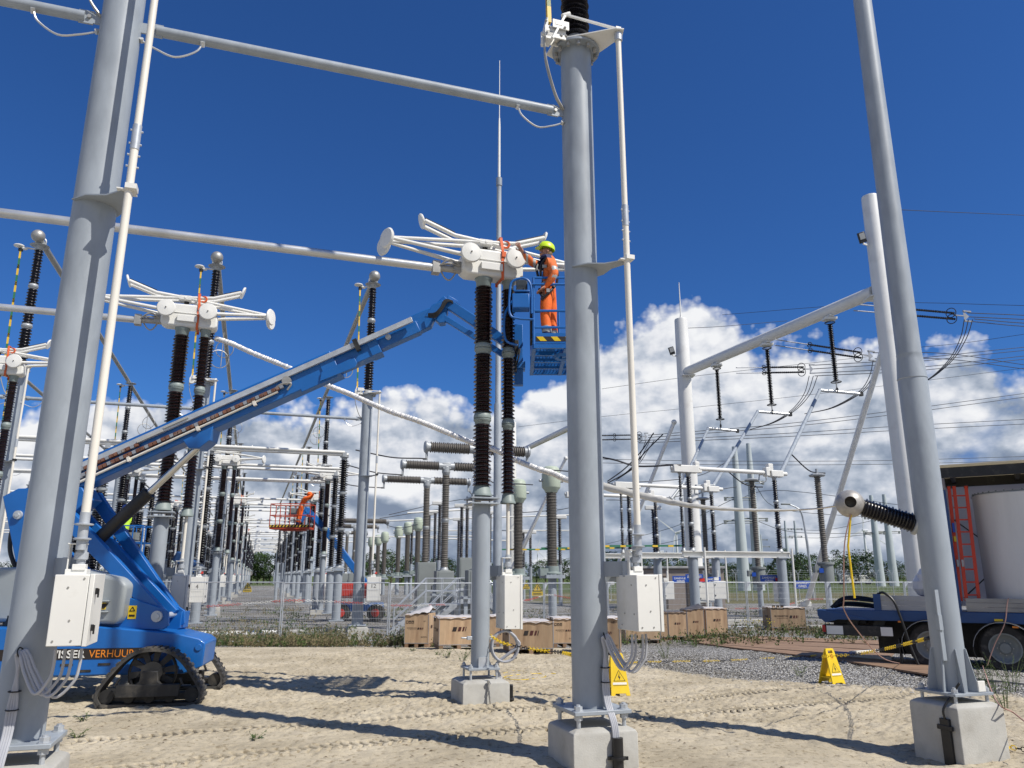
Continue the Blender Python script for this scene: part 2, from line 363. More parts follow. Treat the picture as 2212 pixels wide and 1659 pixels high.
# ---------------- ground: one sheet to the horizon ----------------
def track_paths():
    A = [GH(-300, 1720), GH(60, 1690), GH(480, 1641), GH(823, 1606), GH(1190, 1572), GH(1420, 1547), GH(1700, 1527), GH(1985, 1497), GH(2180, 1470)]
    B = [GH(150, 1606), GH(480, 1582), GH(760, 1560), GH(1000, 1540), GH(1200, 1527), GH(1420, 1513), GH(1700, 1491), GH(2000, 1468)]
    return [catmull(A, 14), catmull(B, 14)]
def build_ground():
    ys = list(-60+np.arange(0, 60, 4.0))+[0, 1.5, 2.6, 3.4]
    y = 4.0
    while y < 26: ys.append(y); y += max(.014, .0019*y)
    while y < 80: ys.append(y); y += .012*y
    while y < 6000: ys.append(y); y += .12*y
    ys = np.array(ys); nc = 1250
    u = np.linspace(-1, 1, nc); u = u*(.85+.15*np.abs(u)**3)/1.0
    width = np.maximum(.74*np.abs(ys)+2.0, np.where(ys < 3, 14, 0))
    Y = np.repeat(ys[:, None], nc, 1); X = u[None, :]*width[:, None]*1.06
    def S(t): t = np.clip(t, 0, 1); return t*t*(3-2*t)
    k = S((X-1)/4); a = -.35*S((Y-20)/7); b = -.2*S((Y-13)/4.5)-.15*S((Y-18)/8)
    Z = a*(1-k)+b*k+.13*np.exp(-((X+.46)**2+(Y-11.7)**2)/4.0)-.10*np.exp(-((X-4.3)**2+(Y-9.0)**2)/.5)
    rng = np.random.RandomState(3)
    def vnoise(fx, fy, seed):
        r = np.random.RandomState(seed); T = r.rand(256, 256)
        x = X*fx+37.3; y = Y*fy+91.7; xi = np.floor(x).astype(int); yi = np.floor(y).astype(int); fx_ = x-xi; fy_ = y-yi
        fx_ = fx_*fx_*(3-2*fx_); fy_ = fy_*fy_*(3-2*fy_)
        g = lambda i, j: T[i % 256, j % 256]
        return (g(xi, yi)*(1-fx_)+g(xi+1, yi)*fx_)*(1-fy_)+(g(xi, yi+1)*(1-fx_)+g(xi+1, yi+1)*fx_)*fy_-.5
    near = np.exp(-np.maximum(Y-22, 0)/6)*(Y > 0)
    rough = S((vnoise(.35, .5, 1)+.15)*3)
    scuff = S((Y-9.5)/2.5)*S((21.5-Y)/2)                       # churned by the tracks between 10 and 20 m
    Z += near*(.035*vnoise(.7, .9, 2)+.026*vnoise(2.1, 3.2, 3)+.018*vnoise(5, 8, 4)+(.010+.018*rough+.030*scuff)*vnoise(11, 18, 5)+(.006+.020*scuff)*np.maximum(vnoise(20, 34, 6), -.1))
    # ruts and lugs pressed by the rubber tracks
    for P in track_paths():
        P = np.array([(p.x, p.y) for p in P]); seg = P[1:]-P[:-1]; ln = np.hypot(seg[:, 0], seg[:, 1]); cum = np.concatenate([[0], np.cumsum(ln)])
        m = (Y > 5) & (Y < 17) & (X > -9) & (X < 11); idx = np.argwhere(m); px = X[m]; py = Y[m]
        best = np.full(px.shape, 9.0); ss = np.zeros(px.shape); sg = np.zeros(px.shape)
        for i in range(len(seg)):
            t = np.clip(((px-P[i, 0])*seg[i, 0]+(py-P[i, 1])*seg[i, 1])/ln[i]**2, 0, 1)
            dx = px-P[i, 0]-t*seg[i, 0]; dy = py-P[i, 1]-t*seg[i, 1]; d = np.hypot(dx, dy); c = d < best
            best[c] = d[c]; ss[c] = cum[i]+t[c]*ln[i]; sg[c] = np.sign(seg[i, 0]*dy[c]-seg[i, 1]*dx[c])
        w = .165; inside = S((w-best)/.03+.5); lat = best*sg
        ph = (ss+.40*np.abs(lat)+np.where(lat > 0, .055, 0))/.112
        lug = S((np.abs((ph % 1)-.5)*2-.22)*6)               # narrow slots between the lugs
        fade = .45+.75*S((np.sin(ss*1.3+lat*3)+.9))
        rim = np.exp(-((best-w-.03)/.035)**2)
        smooth_ = .035*vnoise(.7, .9, 2)[m]+.026*vnoise(2.1, 3.2, 3)[m]; bse = (a*(1-k)+b*k+.13*np.exp(-((X+.46)**2+(Y-11.7)**2)/4.0)-.10*np.exp(-((X-4.3)**2+(Y-9.0)**2)/.5))[m]
        Z[m] = Z[m]*(1-.8*inside)+.8*inside*(bse+smooth_)
        Z[m] += -.004*inside+fade*.095*inside*(lug-.93)+.012*rim
    v = np.stack([X, Y, Z], -1).reshape(-1, 3).astype(np.float32)
    nr = len(ys); i, j = np.meshgrid(np.arange(nr-1), np.arange(nc-1), indexing='ij'); q = (i*nc+j).ravel()
    f = np.stack([q, q+1, q+nc+1, q+nc], -1).astype(np.int32)
    me = bpy.data.meshes.new('ground'); me.vertices.add(len(v)); me.vertices.foreach_set('co', v.ravel())
    me.loops.add(f.size); me.loops.foreach_set('vertex_index', f.ravel()); me.polygons.add(len(f))
    me.polygons.foreach_set('loop_start', np.arange(0, f.size, 4)); me.polygons.foreach_set('loop_total', np.full(len(f), 4))
    me.update(calc_edges=True); me.shade_smooth()
    o = bpy.data.objects.new('ground', me); COL.objects.link(o); o['kind'] = 'structure'; me.materials.append(ground_mat()); return o
def ground_mat():
    m = bpy.data.materials.new('ground'); m.use_nodes = True; n = m.node_tree.nodes; l = m.node_tree.links; b = n['Principled BSDF']
    def nn(t, **k):
        x = n.new(t)
        for a, c in k.items(): setattr(x, a, c)
        return x
    def mt(op, a, c=None, d=None, clamp=False):
        x = nn('ShaderNodeMath', operation=op, use_clamp=clamp)
        for i, s in enumerate((a, c, d)):
            if s is None: continue
            if isinstance(s, (int, float)): x.inputs[i].default_value = s
            else: l.new(s, x.inputs[i])
        return x.outputs[0]
    t = nn('ShaderNodeTexCoord'); s = nn('ShaderNodeSeparateXYZ'); l.new(t.outputs['Object'], s.inputs[0])
    X, Y = s.outputs[0], s.outputs[1]
    def noi(sc, det=6, ro=.55):
        a = nn('ShaderNodeTexNoise'); a.inputs['Scale'].default_value = sc; a.inputs['Detail'].default_value = det; a.inputs['Roughness'].default_value = ro
        l.new(t.outputs['Object'], a.inputs[0]); return a.outputs[0]
    def ramp(x, els):
        r = nn('ShaderNodeValToRGB'); l.new(x, r.inputs[0]); e = r.color_ramp.elements
        e[0].position, e[0].color = els[0][0], (*els[0][1], 1); e[1].position, e[1].color = els[-1][0], (*els[-1][1], 1)
        for p, c in els[1:-1]: q = e.new(p); q.color = (*c, 1)
        return r.outputs[0]
    def mix(f, a, c):
        x = nn('ShaderNodeMixRGB'); l.new(f, x.inputs[0]); l.new(a, x.inputs[1]); l.new(c, x.inputs[2]); return x.outputs[0]
    # sand
    nA, nB, nC = noi(.9, 8), noi(14, 8, .65), noi(180, 3)
    sand = ramp(nA, [(.3, (.38, .325, .23)), (.5, (.48, .415, .30)), (.7, (.57, .50, .375))])
    speck = ramp(nC, [(.28, (.45, .45, .45)), (.45, (.9, .9, .9)), (.6, (1, 1, 1)), (.72, (1.25, 1.25, 1.25))])
    x = nn('ShaderNodeMixRGB', blend_type='MULTIPLY'); x.inputs[0].default_value = .75; l.new(sand, x.inputs[1]); l.new(speck, x.inputs[2]); sand = x.outputs[0]
    damp = ramp(nB, [(.36, (.50, .46, .40)), (.46, (1, 1, 1))])
    x = nn('ShaderNodeMixRGB', blend_type='MULTIPLY'); x.inputs[0].default_value = .8; l.new(sand, x.inputs[1]); l.new(damp, x.inputs[2]); sand = x.outputs[0]
    # gravel
    vo = nn('ShaderNodeTexVoronoi'); vo.inputs['Scale'].default_value = 26; l.new(t.outputs['Object'], vo.inputs['Vector'])
    sepc = nn('ShaderNodeSeparateXYZ'); l.new(vo.outputs['Color'], sepc.inputs[0])
    stone = ramp(sepc.outputs[0], [(0, (.24, .235, .225)), (.4, (.46, .45, .435)), (.8, (.66, .65, .63)), (1, (.80, .79, .77))])
    crack = ramp(vo.outputs['Distance'], [(.35, (1, 1, 1)), (.7, (.32, .31, .30))])
    x = nn('ShaderNodeMixRGB', blend_type='MULTIPLY'); x.inputs[0].default_value = 1; l.new(stone, x.inputs[1]); l.new(crack, x.inputs[2]); gravel = x.outputs[0]
    gbig = ramp(noi(.35, 6), [(.35, (.60, .58, .52)), (.65, (.95, .95, .94))])
    x = nn('ShaderNodeMixRGB', blend_type='MULTIPLY'); x.inputs[0].default_value = 1; l.new(gravel, x.inputs[1]); l.new(gbig, x.inputs[2]); gravel = x.outputs[0]
    # grass
    gb = ramp(noi(.12, 8, .6), [(.35, (.085, .115, .035)), (.55, (.13, .15, .05)), (.68, (.20, .18, .075))])
    # where: gravel behind the fence and on the right, grass in the far field
    w = mt('MULTIPLY_ADD', mt('SUBTRACT', noi(.55, 5), .5), 7.0, 0)
    w2 = mt('MULTIPLY_ADD', mt('SUBTRACT', noi(2.5, 5), .5), 2.0, 0)
    yy = mt('ADD', mt('ADD', Y, w), w2)
    gl = mt('MULTIPLY', mt('SUBTRACT', yy, 23.8), 1.2, clamp=True)
    line = mt('ADD', mt('SUBTRACT', Y, 17.0), mt('MULTIPLY', X, 1.02))          # right-hand gravel edge runs towards the right pole
    line = mt('ADD', line, mt('MULTIPLY_ADD', w, .22, mt('MULTIPLY', w2, .25)))
    gr = mt('MULTIPLY', mt('MULTIPLY', mt('SUBTRACT', line, 3.5), 1.6, clamp=True), mt('MULTIPLY', mt('SUBTRACT', X, 2.2), 1.2, clamp=True), clamp=True)
    g = mt('MAXIMUM', gl, gr)
    col = mix(g, sand, gravel)
    field = mt('MULTIPLY', mt('SUBTRACT', mt('ADD', Y, mt('MULTIPLY', w, .7)), 64), .5, clamp=True)
    fr = mt('MULTIPLY', mt('SUBTRACT', mt('ADD', X, mt('MULTIPLY', Y, .12)), 8), .3, clamp=True)
    far = mt('MULTIPLY', mt('SUBTRACT', Y, 170), .05, clamp=True)
    fm = mt('MAXIMUM', mt('MULTIPLY', field, fr), far)
    band = ramp(mt('MULTIPLY', mt('SUBTRACT', Y, 60), 1/140), [(0, (.20, .165, .085)), (.28, (.21, .17, .085)), (.36, (.085, .12, .04)), (1, (.075, .115, .035))])
    x = nn('ShaderNodeMixRGB', blend_type='MIX'); x.inputs[0].default_value = .6; l.new(gb, x.inputs[1]); l.new(band, x.inputs[2]); grass = x.outputs[0]
    col = mix(fm, col, grass)
    l.new(col, b.inputs['Base Color']); b.inputs['Roughness'].default_value = .95; b.inputs['Specular IOR Level'].default_value = .15
    # relief
    hs_ = mt('MULTIPLY_ADD', nB, .020, mt('MULTIPLY', nC, .004))
    hv = mt('MULTIPLY_ADD', vo.outputs['Distance'], -.05, mt('MULTIPLY', sepc.outputs[1], .02))
    hx = nn('ShaderNodeMix', data_type='FLOAT'); l.new(g, hx.inputs[0]); l.new(hs_, hx.inputs[2]); l.new(hv, hx.inputs[3])
    bu = nn('ShaderNodeBump'); bu.inputs['Strength'].default_value = .9; bu.inputs['Distance'].default_value = 1.0; l.new(hx.outputs[0], bu.inputs['Height']); l.new(bu.outputs[0], b.inputs['Normal'])
    return m
build_ground()
# ================= yard equipment, local x = along the cross bars, local y = along the aisle =================
O0 = Vector((.82, 8.5, 0)); V = Vector((-6.2, 19.25, 0)); CS = -5.45
TOPZ = 8.41
def loc_of(o, x, y, z=0): return Vector(o)+D2*x+D1*y+Vector((0, 0, z))
def bolt(mb, x, y, z, r=.022, h=.03, n=6): mb.cyl((x, y, z), (x, y, z+h), r, n=n)
def make_column(h, label, n=28, detail=True, group=None):
    t = thing('support_column', label, 'steel column', group=group)
    m = MB(); m.lathe([(.194, .04), (.194, h-.03)], n, caps=False)
    m.build('shaft', 'column_paint', t)
    m = MB(); m.box((0, 0, .02), (.62, .62, .04))
    for i in (-1, 1):
        for j in (-1, 1):
            b = MB(); b.cyl((i*.25, j*.25, -.13), (i*.25, j*.25, .10), .022, n=8); b.cyl((i*.25, j*.25, .042), (i*.25, j*.25, .085), .042, n=6)
            b.cyl((i*.25, j*.25, .04), (i*.25, j*.25, .046), .055, n=12); b.cyl((i*.25, j*.25, -.045), (i*.25, j*.25, -.001), .042, n=6)
            if detail: b.build('anchor_bolt', 'galvanised', t)
    m.build('base_plate', 'column_paint', t, bevel=.006)
    m = MB(); m.lathe([(.194, h-.045), (.30, h-.045), (.30, h-.015), (.194, h-.015)], n, caps=False); m.build('head_flange', 'column_paint', t)
    if detail:
        for i in range(12):
            a = 2*math.pi*(i+.5)/12; m = MB(); m.cyl((.255*math.cos(a), .255*math.sin(a), h-.10), (.255*math.cos(a), .255*math.sin(a), h-.046), .026, n=6); m.build('flange_bolt', 'dull_metal', t)
    # guide bracket for the drive rod: horizontal plate that half wraps the shaft
    zb = h-3.06; ux, uy = .62, -.785      # towards the rod
    px_, py_ = -uy, ux
    def P(a, c): return (ux*a+px_*c, uy*a+py_*c)
    poly = [P(.0, .225), P(.0, -.225), P(.20, -.20), P(.36, -.09), P(.56, -.06), P(.56, .06), P(.36, .09), P(.20, .20)]
    m = MB(); m.prism(poly, zb, zb+.014); m.build('guide_bracket', 'column_paint', t)
    return t
def make_footing(label, w=.70, h=.62, duct=True, group=None):
    t = thing('concrete_footing', label, 'concrete block', group=group)
    m = MB(); s = w/2
    lv = [(-.3, 1.0), (h-.06, 1.0), (h-.03, .965), (h, .80)]
    vs = [(i*s*k, j*s*k, z) for z, k in lv for i, j in ((-1, -1), (1, -1), (1, 1), (-1, 1))]
    fs = [(4*a+b, 4*a+(b+1) % 4, 4*a+4+(b+1) % 4, 4*a+4+b) for a in range(3) for b in range(4)]+[(12, 13, 14, 15)]
    m.add(vs, fs); m.build('block', 'concrete', t, bevel=.008, smooth=30)
    return t
def insulator_profile(z0, z1, rc, rs, pitch):
    k = max(2, int((z1-z0)/pitch)); p = (z1-z0)/k; out = [(rc, z0)]
    for i in range(k):
        z = z0+i*p; r = rs if i % 2 == 0 else rs-.012
        out += [(rc, z+.28*p), (r, z+.42*p), (r-.004, z+.54*p), (rc+.2*(r-rc), z+.80*p), (rc, z+.93*p)]
    out.append((rc, z1)); return out
def insulator(name, parent, z0, z1, rc, rs, secs=3, pitch=.075, n=20, mat='brown_porcelain', jm='joint_grey', x=0, y=0, joint=.16, taper=0, part='porcelain_section', M=None, whole=None):
    """stack of ribbed sections with metal joints; near ones split into parts, far ones one mesh"""
    M = (M or Matrix()) @ Matrix.Translation((x, y, 0)); H = (z1-z0-joint*(secs-1)-.28)/secs; z = z0+.14; segs = []
    segs.append((1, [(rs*1.05, z0), (rs*1.05, z0+.03), (rc*1.35, z0+.05), (rc*1.15, z0+.14), (rc, z0+.155)]))
    for i in range(secs):
        k = 1-taper*i; segs.append((0, insulator_profile(z, z+H, rc*k, rs*k, pitch)))
        if i < secs-1:
            a = rs*k*.92; segs.append((1, [(rc*k, z+H-.015), (rc*k*1.12, z+H), (rc*k*1.15, z+H+.035), (a, z+H+.05), (a, z+H+.075), (rc*k*1.1, z+H+.085), (rc*k*1.1, z+H+joint*.5), (a, z+H+joint*.55), (a, z+H+joint*.72), (rc*k*1.3, z+H+joint*.78), (rc*k*1.2, z+H+joint), (rc*k, z+H+joint+.015)]))
        z += H+joint
    kt = 1-taper*(secs-1)
    segs.append((1, [(rc*kt, z1-.155), (rc*kt*1.15, z1-.14), (rc*kt*1.2, z1-.05), (rs*kt*.95, z1-.035), (rs*kt*.95, z1)]))
    if n < 14 or whole:
        m = MB(); m.M = M; m.c = segs[0][0]; o0 = 0; pr = []; mi = []
        for c, p in segs: pr += p; mi += [c]*len(p)
        m.lathe(pr, n, M, caps=False); m.m = [mi[min(f//n+1, len(mi)-1)] for f in range(len(m.f))]
        return m.build(name, [mat, jm], parent, smooth=60)
    for c, p in segs:
        m = MB(); m.lathe(p, n, M, caps=False); a = m.build(('metal_joint' if c else part), jm if c else mat, parent, smooth=60)
    return a
def make_tall_insulator(label, n=20, group=None, h=4.35, pitch=.075):
    t = thing('post_insulator', label, 'insulator', group=group)
    insulator('ribbed_stack', t, 0, h, .125, .185, 3, pitch, n, 'black_porcelain', taper=.09)
    m = MB(); m.lathe([(.27, h-.005), (.30, h+.012), (.27, h+.03), (.05, h+.035)], 20); m.build('corona_cap', 'joint_grey', t)
    return t
def make_earthing_switch(label, detail=True, group=None, rod_bottom=-6.35, blade=3.75):
    """local origin = column head, rod at (.367,-.48)"""
    t = thing('earthing_switch', label, 'earthing switch', group=group); rx, ry = .367, -.48
    m = MB(); pl = [(-.33, -.12), (-.33, .20), (-.05, .30), (.24, .26), (.30, -.05), (.45, -.43), (.41, -.56), (.30, -.54), (-.05, -.30)]
    m.prism(pl, .0, .016); m.build('mounting_plate', 'white_paint', t, bevel=.002)
    # drive rod with coupling
    m = MB(); m.tube([(rx, ry, rod_bottom+.30), (rx, ry, -2.62)], .036, 14); m.tube([(rx, ry, -2.40), (rx, ry, .03)], .034, 14); m.tube([(rx, ry, -3.15), (rx, ry, -2.60)], .031, 14)
    r = m.build('drive_rod', 'cream_tube', t)
    m = MB(); m.tube([(rx, ry, -2.62), (rx, ry, -2.36)], .041, 14); m.build('rod_sleeve', 'galvanised', r); m = MB()
    m.tube([(rx, ry, rod_bottom), (rx, ry, rod_bottom+.31)], .040, 14); m.lathe([(.05, rod_bottom+.20), (.075, rod_bottom+.205), (.075, rod_bottom+.215), (.05, rod_bottom+.22)], 14, Matrix.Translation((rx, ry, 0)))
    m.lathe([(.05, rod_bottom+.08), (.07, rod_bottom+.085), (.07, rod_bottom+.095), (.05, rod_bottom+.10)], 14, Matrix.Translation((rx, ry, 0)))
    if detail:
        m.build('rod_coupling', 'galvanised', r); m = MB()
        for z in (-2.42, -2.56, -2.68, -2.80): m = MB(); m.cyl((rx-.055, ry-.01, z), (rx+.055, ry+.01, z), .010, n=6); m.build('coupling_bolt', 'galvanised', r)
        m = MB(); m.cyl((rx, ry, -.12), (rx, ry, -.02), .05, n=12)
    m.build('rod_bearing' if detail else 'rod_coupling', 'galvanised', r)
    m = MB(); m.box((rx-.02, ry+.03, -3.05), (.16, .14, .012)); m.box((rx+.02, ry, -3.02), (.10, .12, .05)); m.build('rod_clamp', 'black_steel' if not detail else 'white_paint', t)
    # crank and pull rod
    m = MB(); m.bar((rx, ry, .05), (-.22, -.20, .33 if detail else .12), .028, .028); m.bar((-.22, -.20, .33 if detail else .12), (-.42, -.24, -.10), .045, .03)
    m.cyl((-.26, -.20, .30 if detail else .10), (-.16, -.20, .36 if detail else .14), .03, n=8)
    m.box((rx, ry, .045), (.07, .05, .06)); m.build('crank_linkage', 'white_paint', t, bevel=.003)
    m = MB(); m.box((-.36, -.06, .03), (.28, .02, .16)); m.box((-.36, -.20, .03), (.28, .02, .16)); m.box((-.44, -.13, -.02), (.10, .16, .12)); m.box((-.30, -.24, .13), (.22, .015, .12))
    m.bar((-.50, -.16, .0), (-.44, -.14, .26), .05, .03); m.bar((-.44, -.15, .26), (-.40, -.10, .32), .04, .03); m.bar((-.5, -.1, -.12), (-.46, -.12, .05), .05, .04)
    mm = m.build('mechanism_bracket', 'white_paint', t, bevel=.003)
    if detail:
        for p in ((-.25, -.255, .09), (-.45, -.25, .05), (-.30, -.255, -.04), (-.47, -.17, .2), (-.4, -.17, .12), (-.24, -.255, -.03)): m = MB(); m.ball(p, .018, 8); m.build('bolt', 'dull_metal', mm)
        m = MB(); m.box((-.33, -.2495, .14), (.09, .004, .045)); m.build('rating_plate', 'dull_metal', mm)
    # insulated blade, green and yellow bands
    m = MB(); z = .20; i = 0; x0, y0 = -.42, -.14; x1 = -.50
    L_ = .37
    while z < blade+.15:
        a = (z-.2)/blade; b = min(1, (z+L_-.2)/blade); m.mat(0 if i % 2 == 0 else 1)
        m.bar((x0+(x1-x0)*a, y0, z), (x0+(x1-x0)*b, y0, z+L_), .052, .052); z += L_ if i % 2 else L_*.62; i += 1
        if i % 2: pass
    m.build('earthing_blade', ['earth_yellow', 'earth_green'], t)
    zt = blade+.33
    m = MB(); m.lathe([(.02, zt+.12), (.16, zt+.14), (.17, zt+.16), (.15, zt+.185), (.02, zt+.195)], 18, Matrix.Translation((x1-.06, y0, 0))); m.ball((x1+.12, y0-.02, zt+.08), .075, 12, (1.25, 1, .75))
    m.bar((x1, y0, zt+.13), (0, 0, zt+.15), .10, .02); m.build('contact_head', 'white_paint', t)
    m = MB(); m.box((x1, y0, zt+.03), (.13, .10, .10)); m.build('contact_jaw', 'black_steel', t, bevel=.01)
    m = MB()
    for q in (0, .03): m.tube(catmull([(-.50, -.18, -.05), (-.46, -.14+q, -.35), (-.32, -.08+q, -.75), (-.19, -.03+q, -.92)], 5), .012, 6)
    m.build('earth_cable', 'dull_metal', t)
    return t
def make_cabinet(label, h=.62, w=.25, l=.47, arm=True, number=None, group=None, mat='white_paint', seal=None, reach=.30, screws=0):
    """origin = top centre of the box; the column stands at local (-.367, +.42)"""
    t = thing('drive_cabinet', label, 'cabinet', group=group)
    m = MB(); m.box((0, 0, -h/2), (w, l, h)); m.build('body', mat, t, bevel=.006)
    m = MB(); m.box((w/2+.021, 0, -h/2), (.036, l+.012, h+.012)); d = m.build('door', mat, t, bevel=.005)
    for z in (-h*.24, -h*.76): m = MB(); m.box((w/2+.047, -l*.30, z), (.02, .035, .05)); m.box((w/2+.062, -l*.30, z-.015), (.012, .018, .07)); m.build('handle', 'black_plastic', d)
    for x, z in ((-.02, -.10), (.02, -.40*h/.62), (-.08, -h+.04), (.05, -h+.04), (.09, -.03))*screws: m = MB(); m.cyl((x, -l/2-.006, z), (x, -l/2+.001, z), .008, n=8); m.build('screw', 'dull_metal', t)
    for y, z in ((-.12, -.1), (.05, -h*.7), (-.16, -h*.7), (.12, -h+.05))*screws: m = MB(); m.cyl((-w/2-.006, y, z), (-w/2+.001, y, z), .008, n=8); m.build('screw', 'dull_metal', t)
    m = MB(); m.box((-.02, .05, .02), (.16, .18, .05)); m.box((0, 0, .06), (.10, .10, .05)); m.bar((-.09, .02, 0), (-.09, .02, .26), .012, .10); m.box((-.03, -.02, .25), (.14, .10, .012)); m.build('gear_housing', 'white_paint', t, bevel=.004)
    m = MB(); m.lathe([(.035, .05), (.035, .12), (.055, .125), (.055, .18), (.04, .185), (.04, .30)], 12); m.build('output_shaft', 'galvanised', t)
    if arm:
        m = MB(); m.bar((-.05, .10, .06), (-.367+.10, .42-.12, .06), .02, .16); m.bar((-.12, .02, .06), (-.05, .18, .06), .05, .16)
        m.bar((-.02, .20, .02), (-.27, .36, .02), .02, .18); m.build('mounting_arm', 'column_paint', t, bevel=.003)
    if number:
        m = MB(); m.box((0, -l/2-.004, -h*.40), (w*.80, .004, h*.36)); p = m.build('number_plate', 'white_paint', t)
        m = MB(); put_text(m, number, h*.24, face_M((-.045*len(number), -l/2-.008, -h*.40-.05), (1, 0, 0))); m.build('digits', 'ink', p)
    if seal:
        m = MB(); m.box((.04, .02, .13), (.12, .10, .07)); m.build('seal_box', seal, t, bevel=.01)
    return t
def make_pantograph(label, n=20, group=None, strap=True, post_top=3.02, detail=True):
    t = thing('pantograph_disconnector', label, 'disconnector', group=group)
    zb, zt = 6.54, 6.98
    m = MB(); m.prism([(-.40, zb+.06), (-.30, zb), (.58, zb), (.63, zb+.05), (.63, zb+.26), (.55, zb+.36), (.36, zb+.46), (-.18, zb+.46), (-.40, zb+.34)], -.16, .16, Matrix(((1, 0, 0, 0), (0, 0, -1, 0), (0, 1, 0, 0), (0, 0, 0, 1))))
    hs_ = m.build('drive_housing', 'white_paint', t, bevel=.035, seg=3)
    m = MB(); m.box((.08, -.185, zb+.15), (.36, .06, .12)); m.box((.05, -.165, zb+.27), (.80, .02, .012)); m.build('cover_ridge', 'white_paint', hs_, bevel=.012)
    for x in (-.30, .45):
        m = MB(); m.lathe([(.001, -.03), (.145, -.03), (.165, -.015), (.17, .01), (.155, .035), (.001, .05)], 28, Matrix.Translation((x, -.29, zb+.30)) @ Matrix.Rotation(R(90), 4, 'X'), caps=False)
        m.cyl((x, -.27, zb+.30), (x, -.1, zb+.30), .075, n=14); d = m.build('pivot_disc', 'white_paint', t)
        m = MB(); m.cyl((x, -.355, zb+.30), (x, -.33, zb+.30), .012, n=8); m.build('centre_bolt', 'black_steel', d)
    # folded scissor arms, twin tubes in planes y = +-.17
    for s in (-1, 1):
        px0 = -.32 if s < 0 else .47; ex = s*1.62; ez = zb+.42 if s < 0 else zb+.36
        m = MB()
        for y in (-.17, .17): m.tube([(px0, y, zb+.30), (px0+s*.12, y, zb+.31), (ex-s*.08, y*.55, ez+.04)], [.045, .036, .028], 10)
        m.build('lower_arm', 'white_paint', t)
        m = MB()
        for y in (-.17, .17):
            q = y*.9
            m.lathe([(.001, -.03), (.15, -.025), (.168, 0), (.15, .025), (.001, .03)], 26, Matrix.Translation((ex, q, ez)) @ Matrix.Rotation(R(s*62), 4, 'Z') @ Matrix.Rotation(R(90), 4, 'X'), caps=False)
        m.cyl((ex, -.15, ez), (ex, .15, ez), .03, n=10); m.build('elbow_disc', 'white_paint', t)
        m = MB(); bx = -s*.52; tx = -s*1.02
        for y in (-.10, .10): m.tube([(ex, y*.8, ez+.05), (0, y, zb+.60), (bx, y, zb+.63+.02), (tx, y, zb+.83)], [.026, .034, .034, .036], 10)
        u_ = m.build('upper_arm', 'white_paint', t)
        m = MB()
        for y in (-.10, .10): m.bar((bx, y, zb+.70), (tx, y, zb+.875), .018, .012)
        m.build('contact_strip', 'black_plastic', u_)
        m = MB(); m.lathe([(.001, -.02), (.12, -.018), (.13, 0), (.12, .018), (.001, .02)], 22, Matrix.Translation((tx-s*.03, 0, zb+.86)) @ Matrix.Rotation(R(72*s), 4, 'Y') @ Matrix.Diagonal((1, .95, 1, 1)), caps=False); m.build('end_plate', 'white_paint', t)
    m = MB(); m.box((0, 0, zb+.60), (.22, .26, .09)); m.cyl((0, -.14, zb+.6), (0, .14, zb+.6), .025, n=8); m.build('cross_joint', 'white_paint', t, bevel=.015)
    m = MB(); m.cyl((.02, .02, zb+.42), (.02, .02, zb+.57), .045, n=12); m.build('stop_buffer', 'black_plastic', t)
    if strap:
        m = MB(); m.box((.27, -.169, zb+.22), (.045, .006, .54)); m.box((.27, .169, zb+.22), (.045, .006, .54)); m.box((.27, 0, zb-.012), (.045, .345, .006)); m.bar((.27, -.169, zb+.48), (.25, -.13, zb+.70), .045, .006); m.bar((.27, .169, zb+.48), (.25, .13, zb+.70), .045, .006)
        m.box((.25, 0, zb+.71), (.05, .27, .006)); m.ring((.34, -.12, zb+.60), .055, .02, (.3, 1, 0), 10, 5); m.box((.29, -.18, zb+.40), (.07, .02, .09)); m.build('ratchet_strap', 'orange_strap', t)
    insulator('main_insulator', t, post_top, zb, .105, .150, 3, .058, n, 'brown_porcelain', 'flange_green')
    insulator('rotating_insulator', t, post_top-.10, zb, .075, .112, 3, .058, n, 'brown_porcelain', 'flange_green', x=.42)
    m = MB(); m.tube([(.42, 0, 1.95), (.42, 0, post_top-.10)], .028, 12); m.build('drive_tube', 'cream_tube', t)
    # clamp and flexible loops to the busbar
    m = MB(); m.box((-.44, 0, zb+.14), (.16, .14, .16)); m.box((-.80, 0, zb+.09), (.12, .15, .20)); m.tube([(-.86, 0, zb+.09), (-.45, 0, zb+.10)], .055, 14)
    for y, zz in ((-.08, .10), (.08, .12), (-.03, .14), (.03, -.16), (-.07, .05)):
        m.tube(catmull([(-.74, y, zb+.12), (-.64, y*1.5, zb+.10+zz*.9), (-.54, y*1.4, zb+.10+zz), (-.42, y, zb+.14)], 4), .013, 6)
    m.build('busbar_clamp', 'dull_metal', t)
    return t
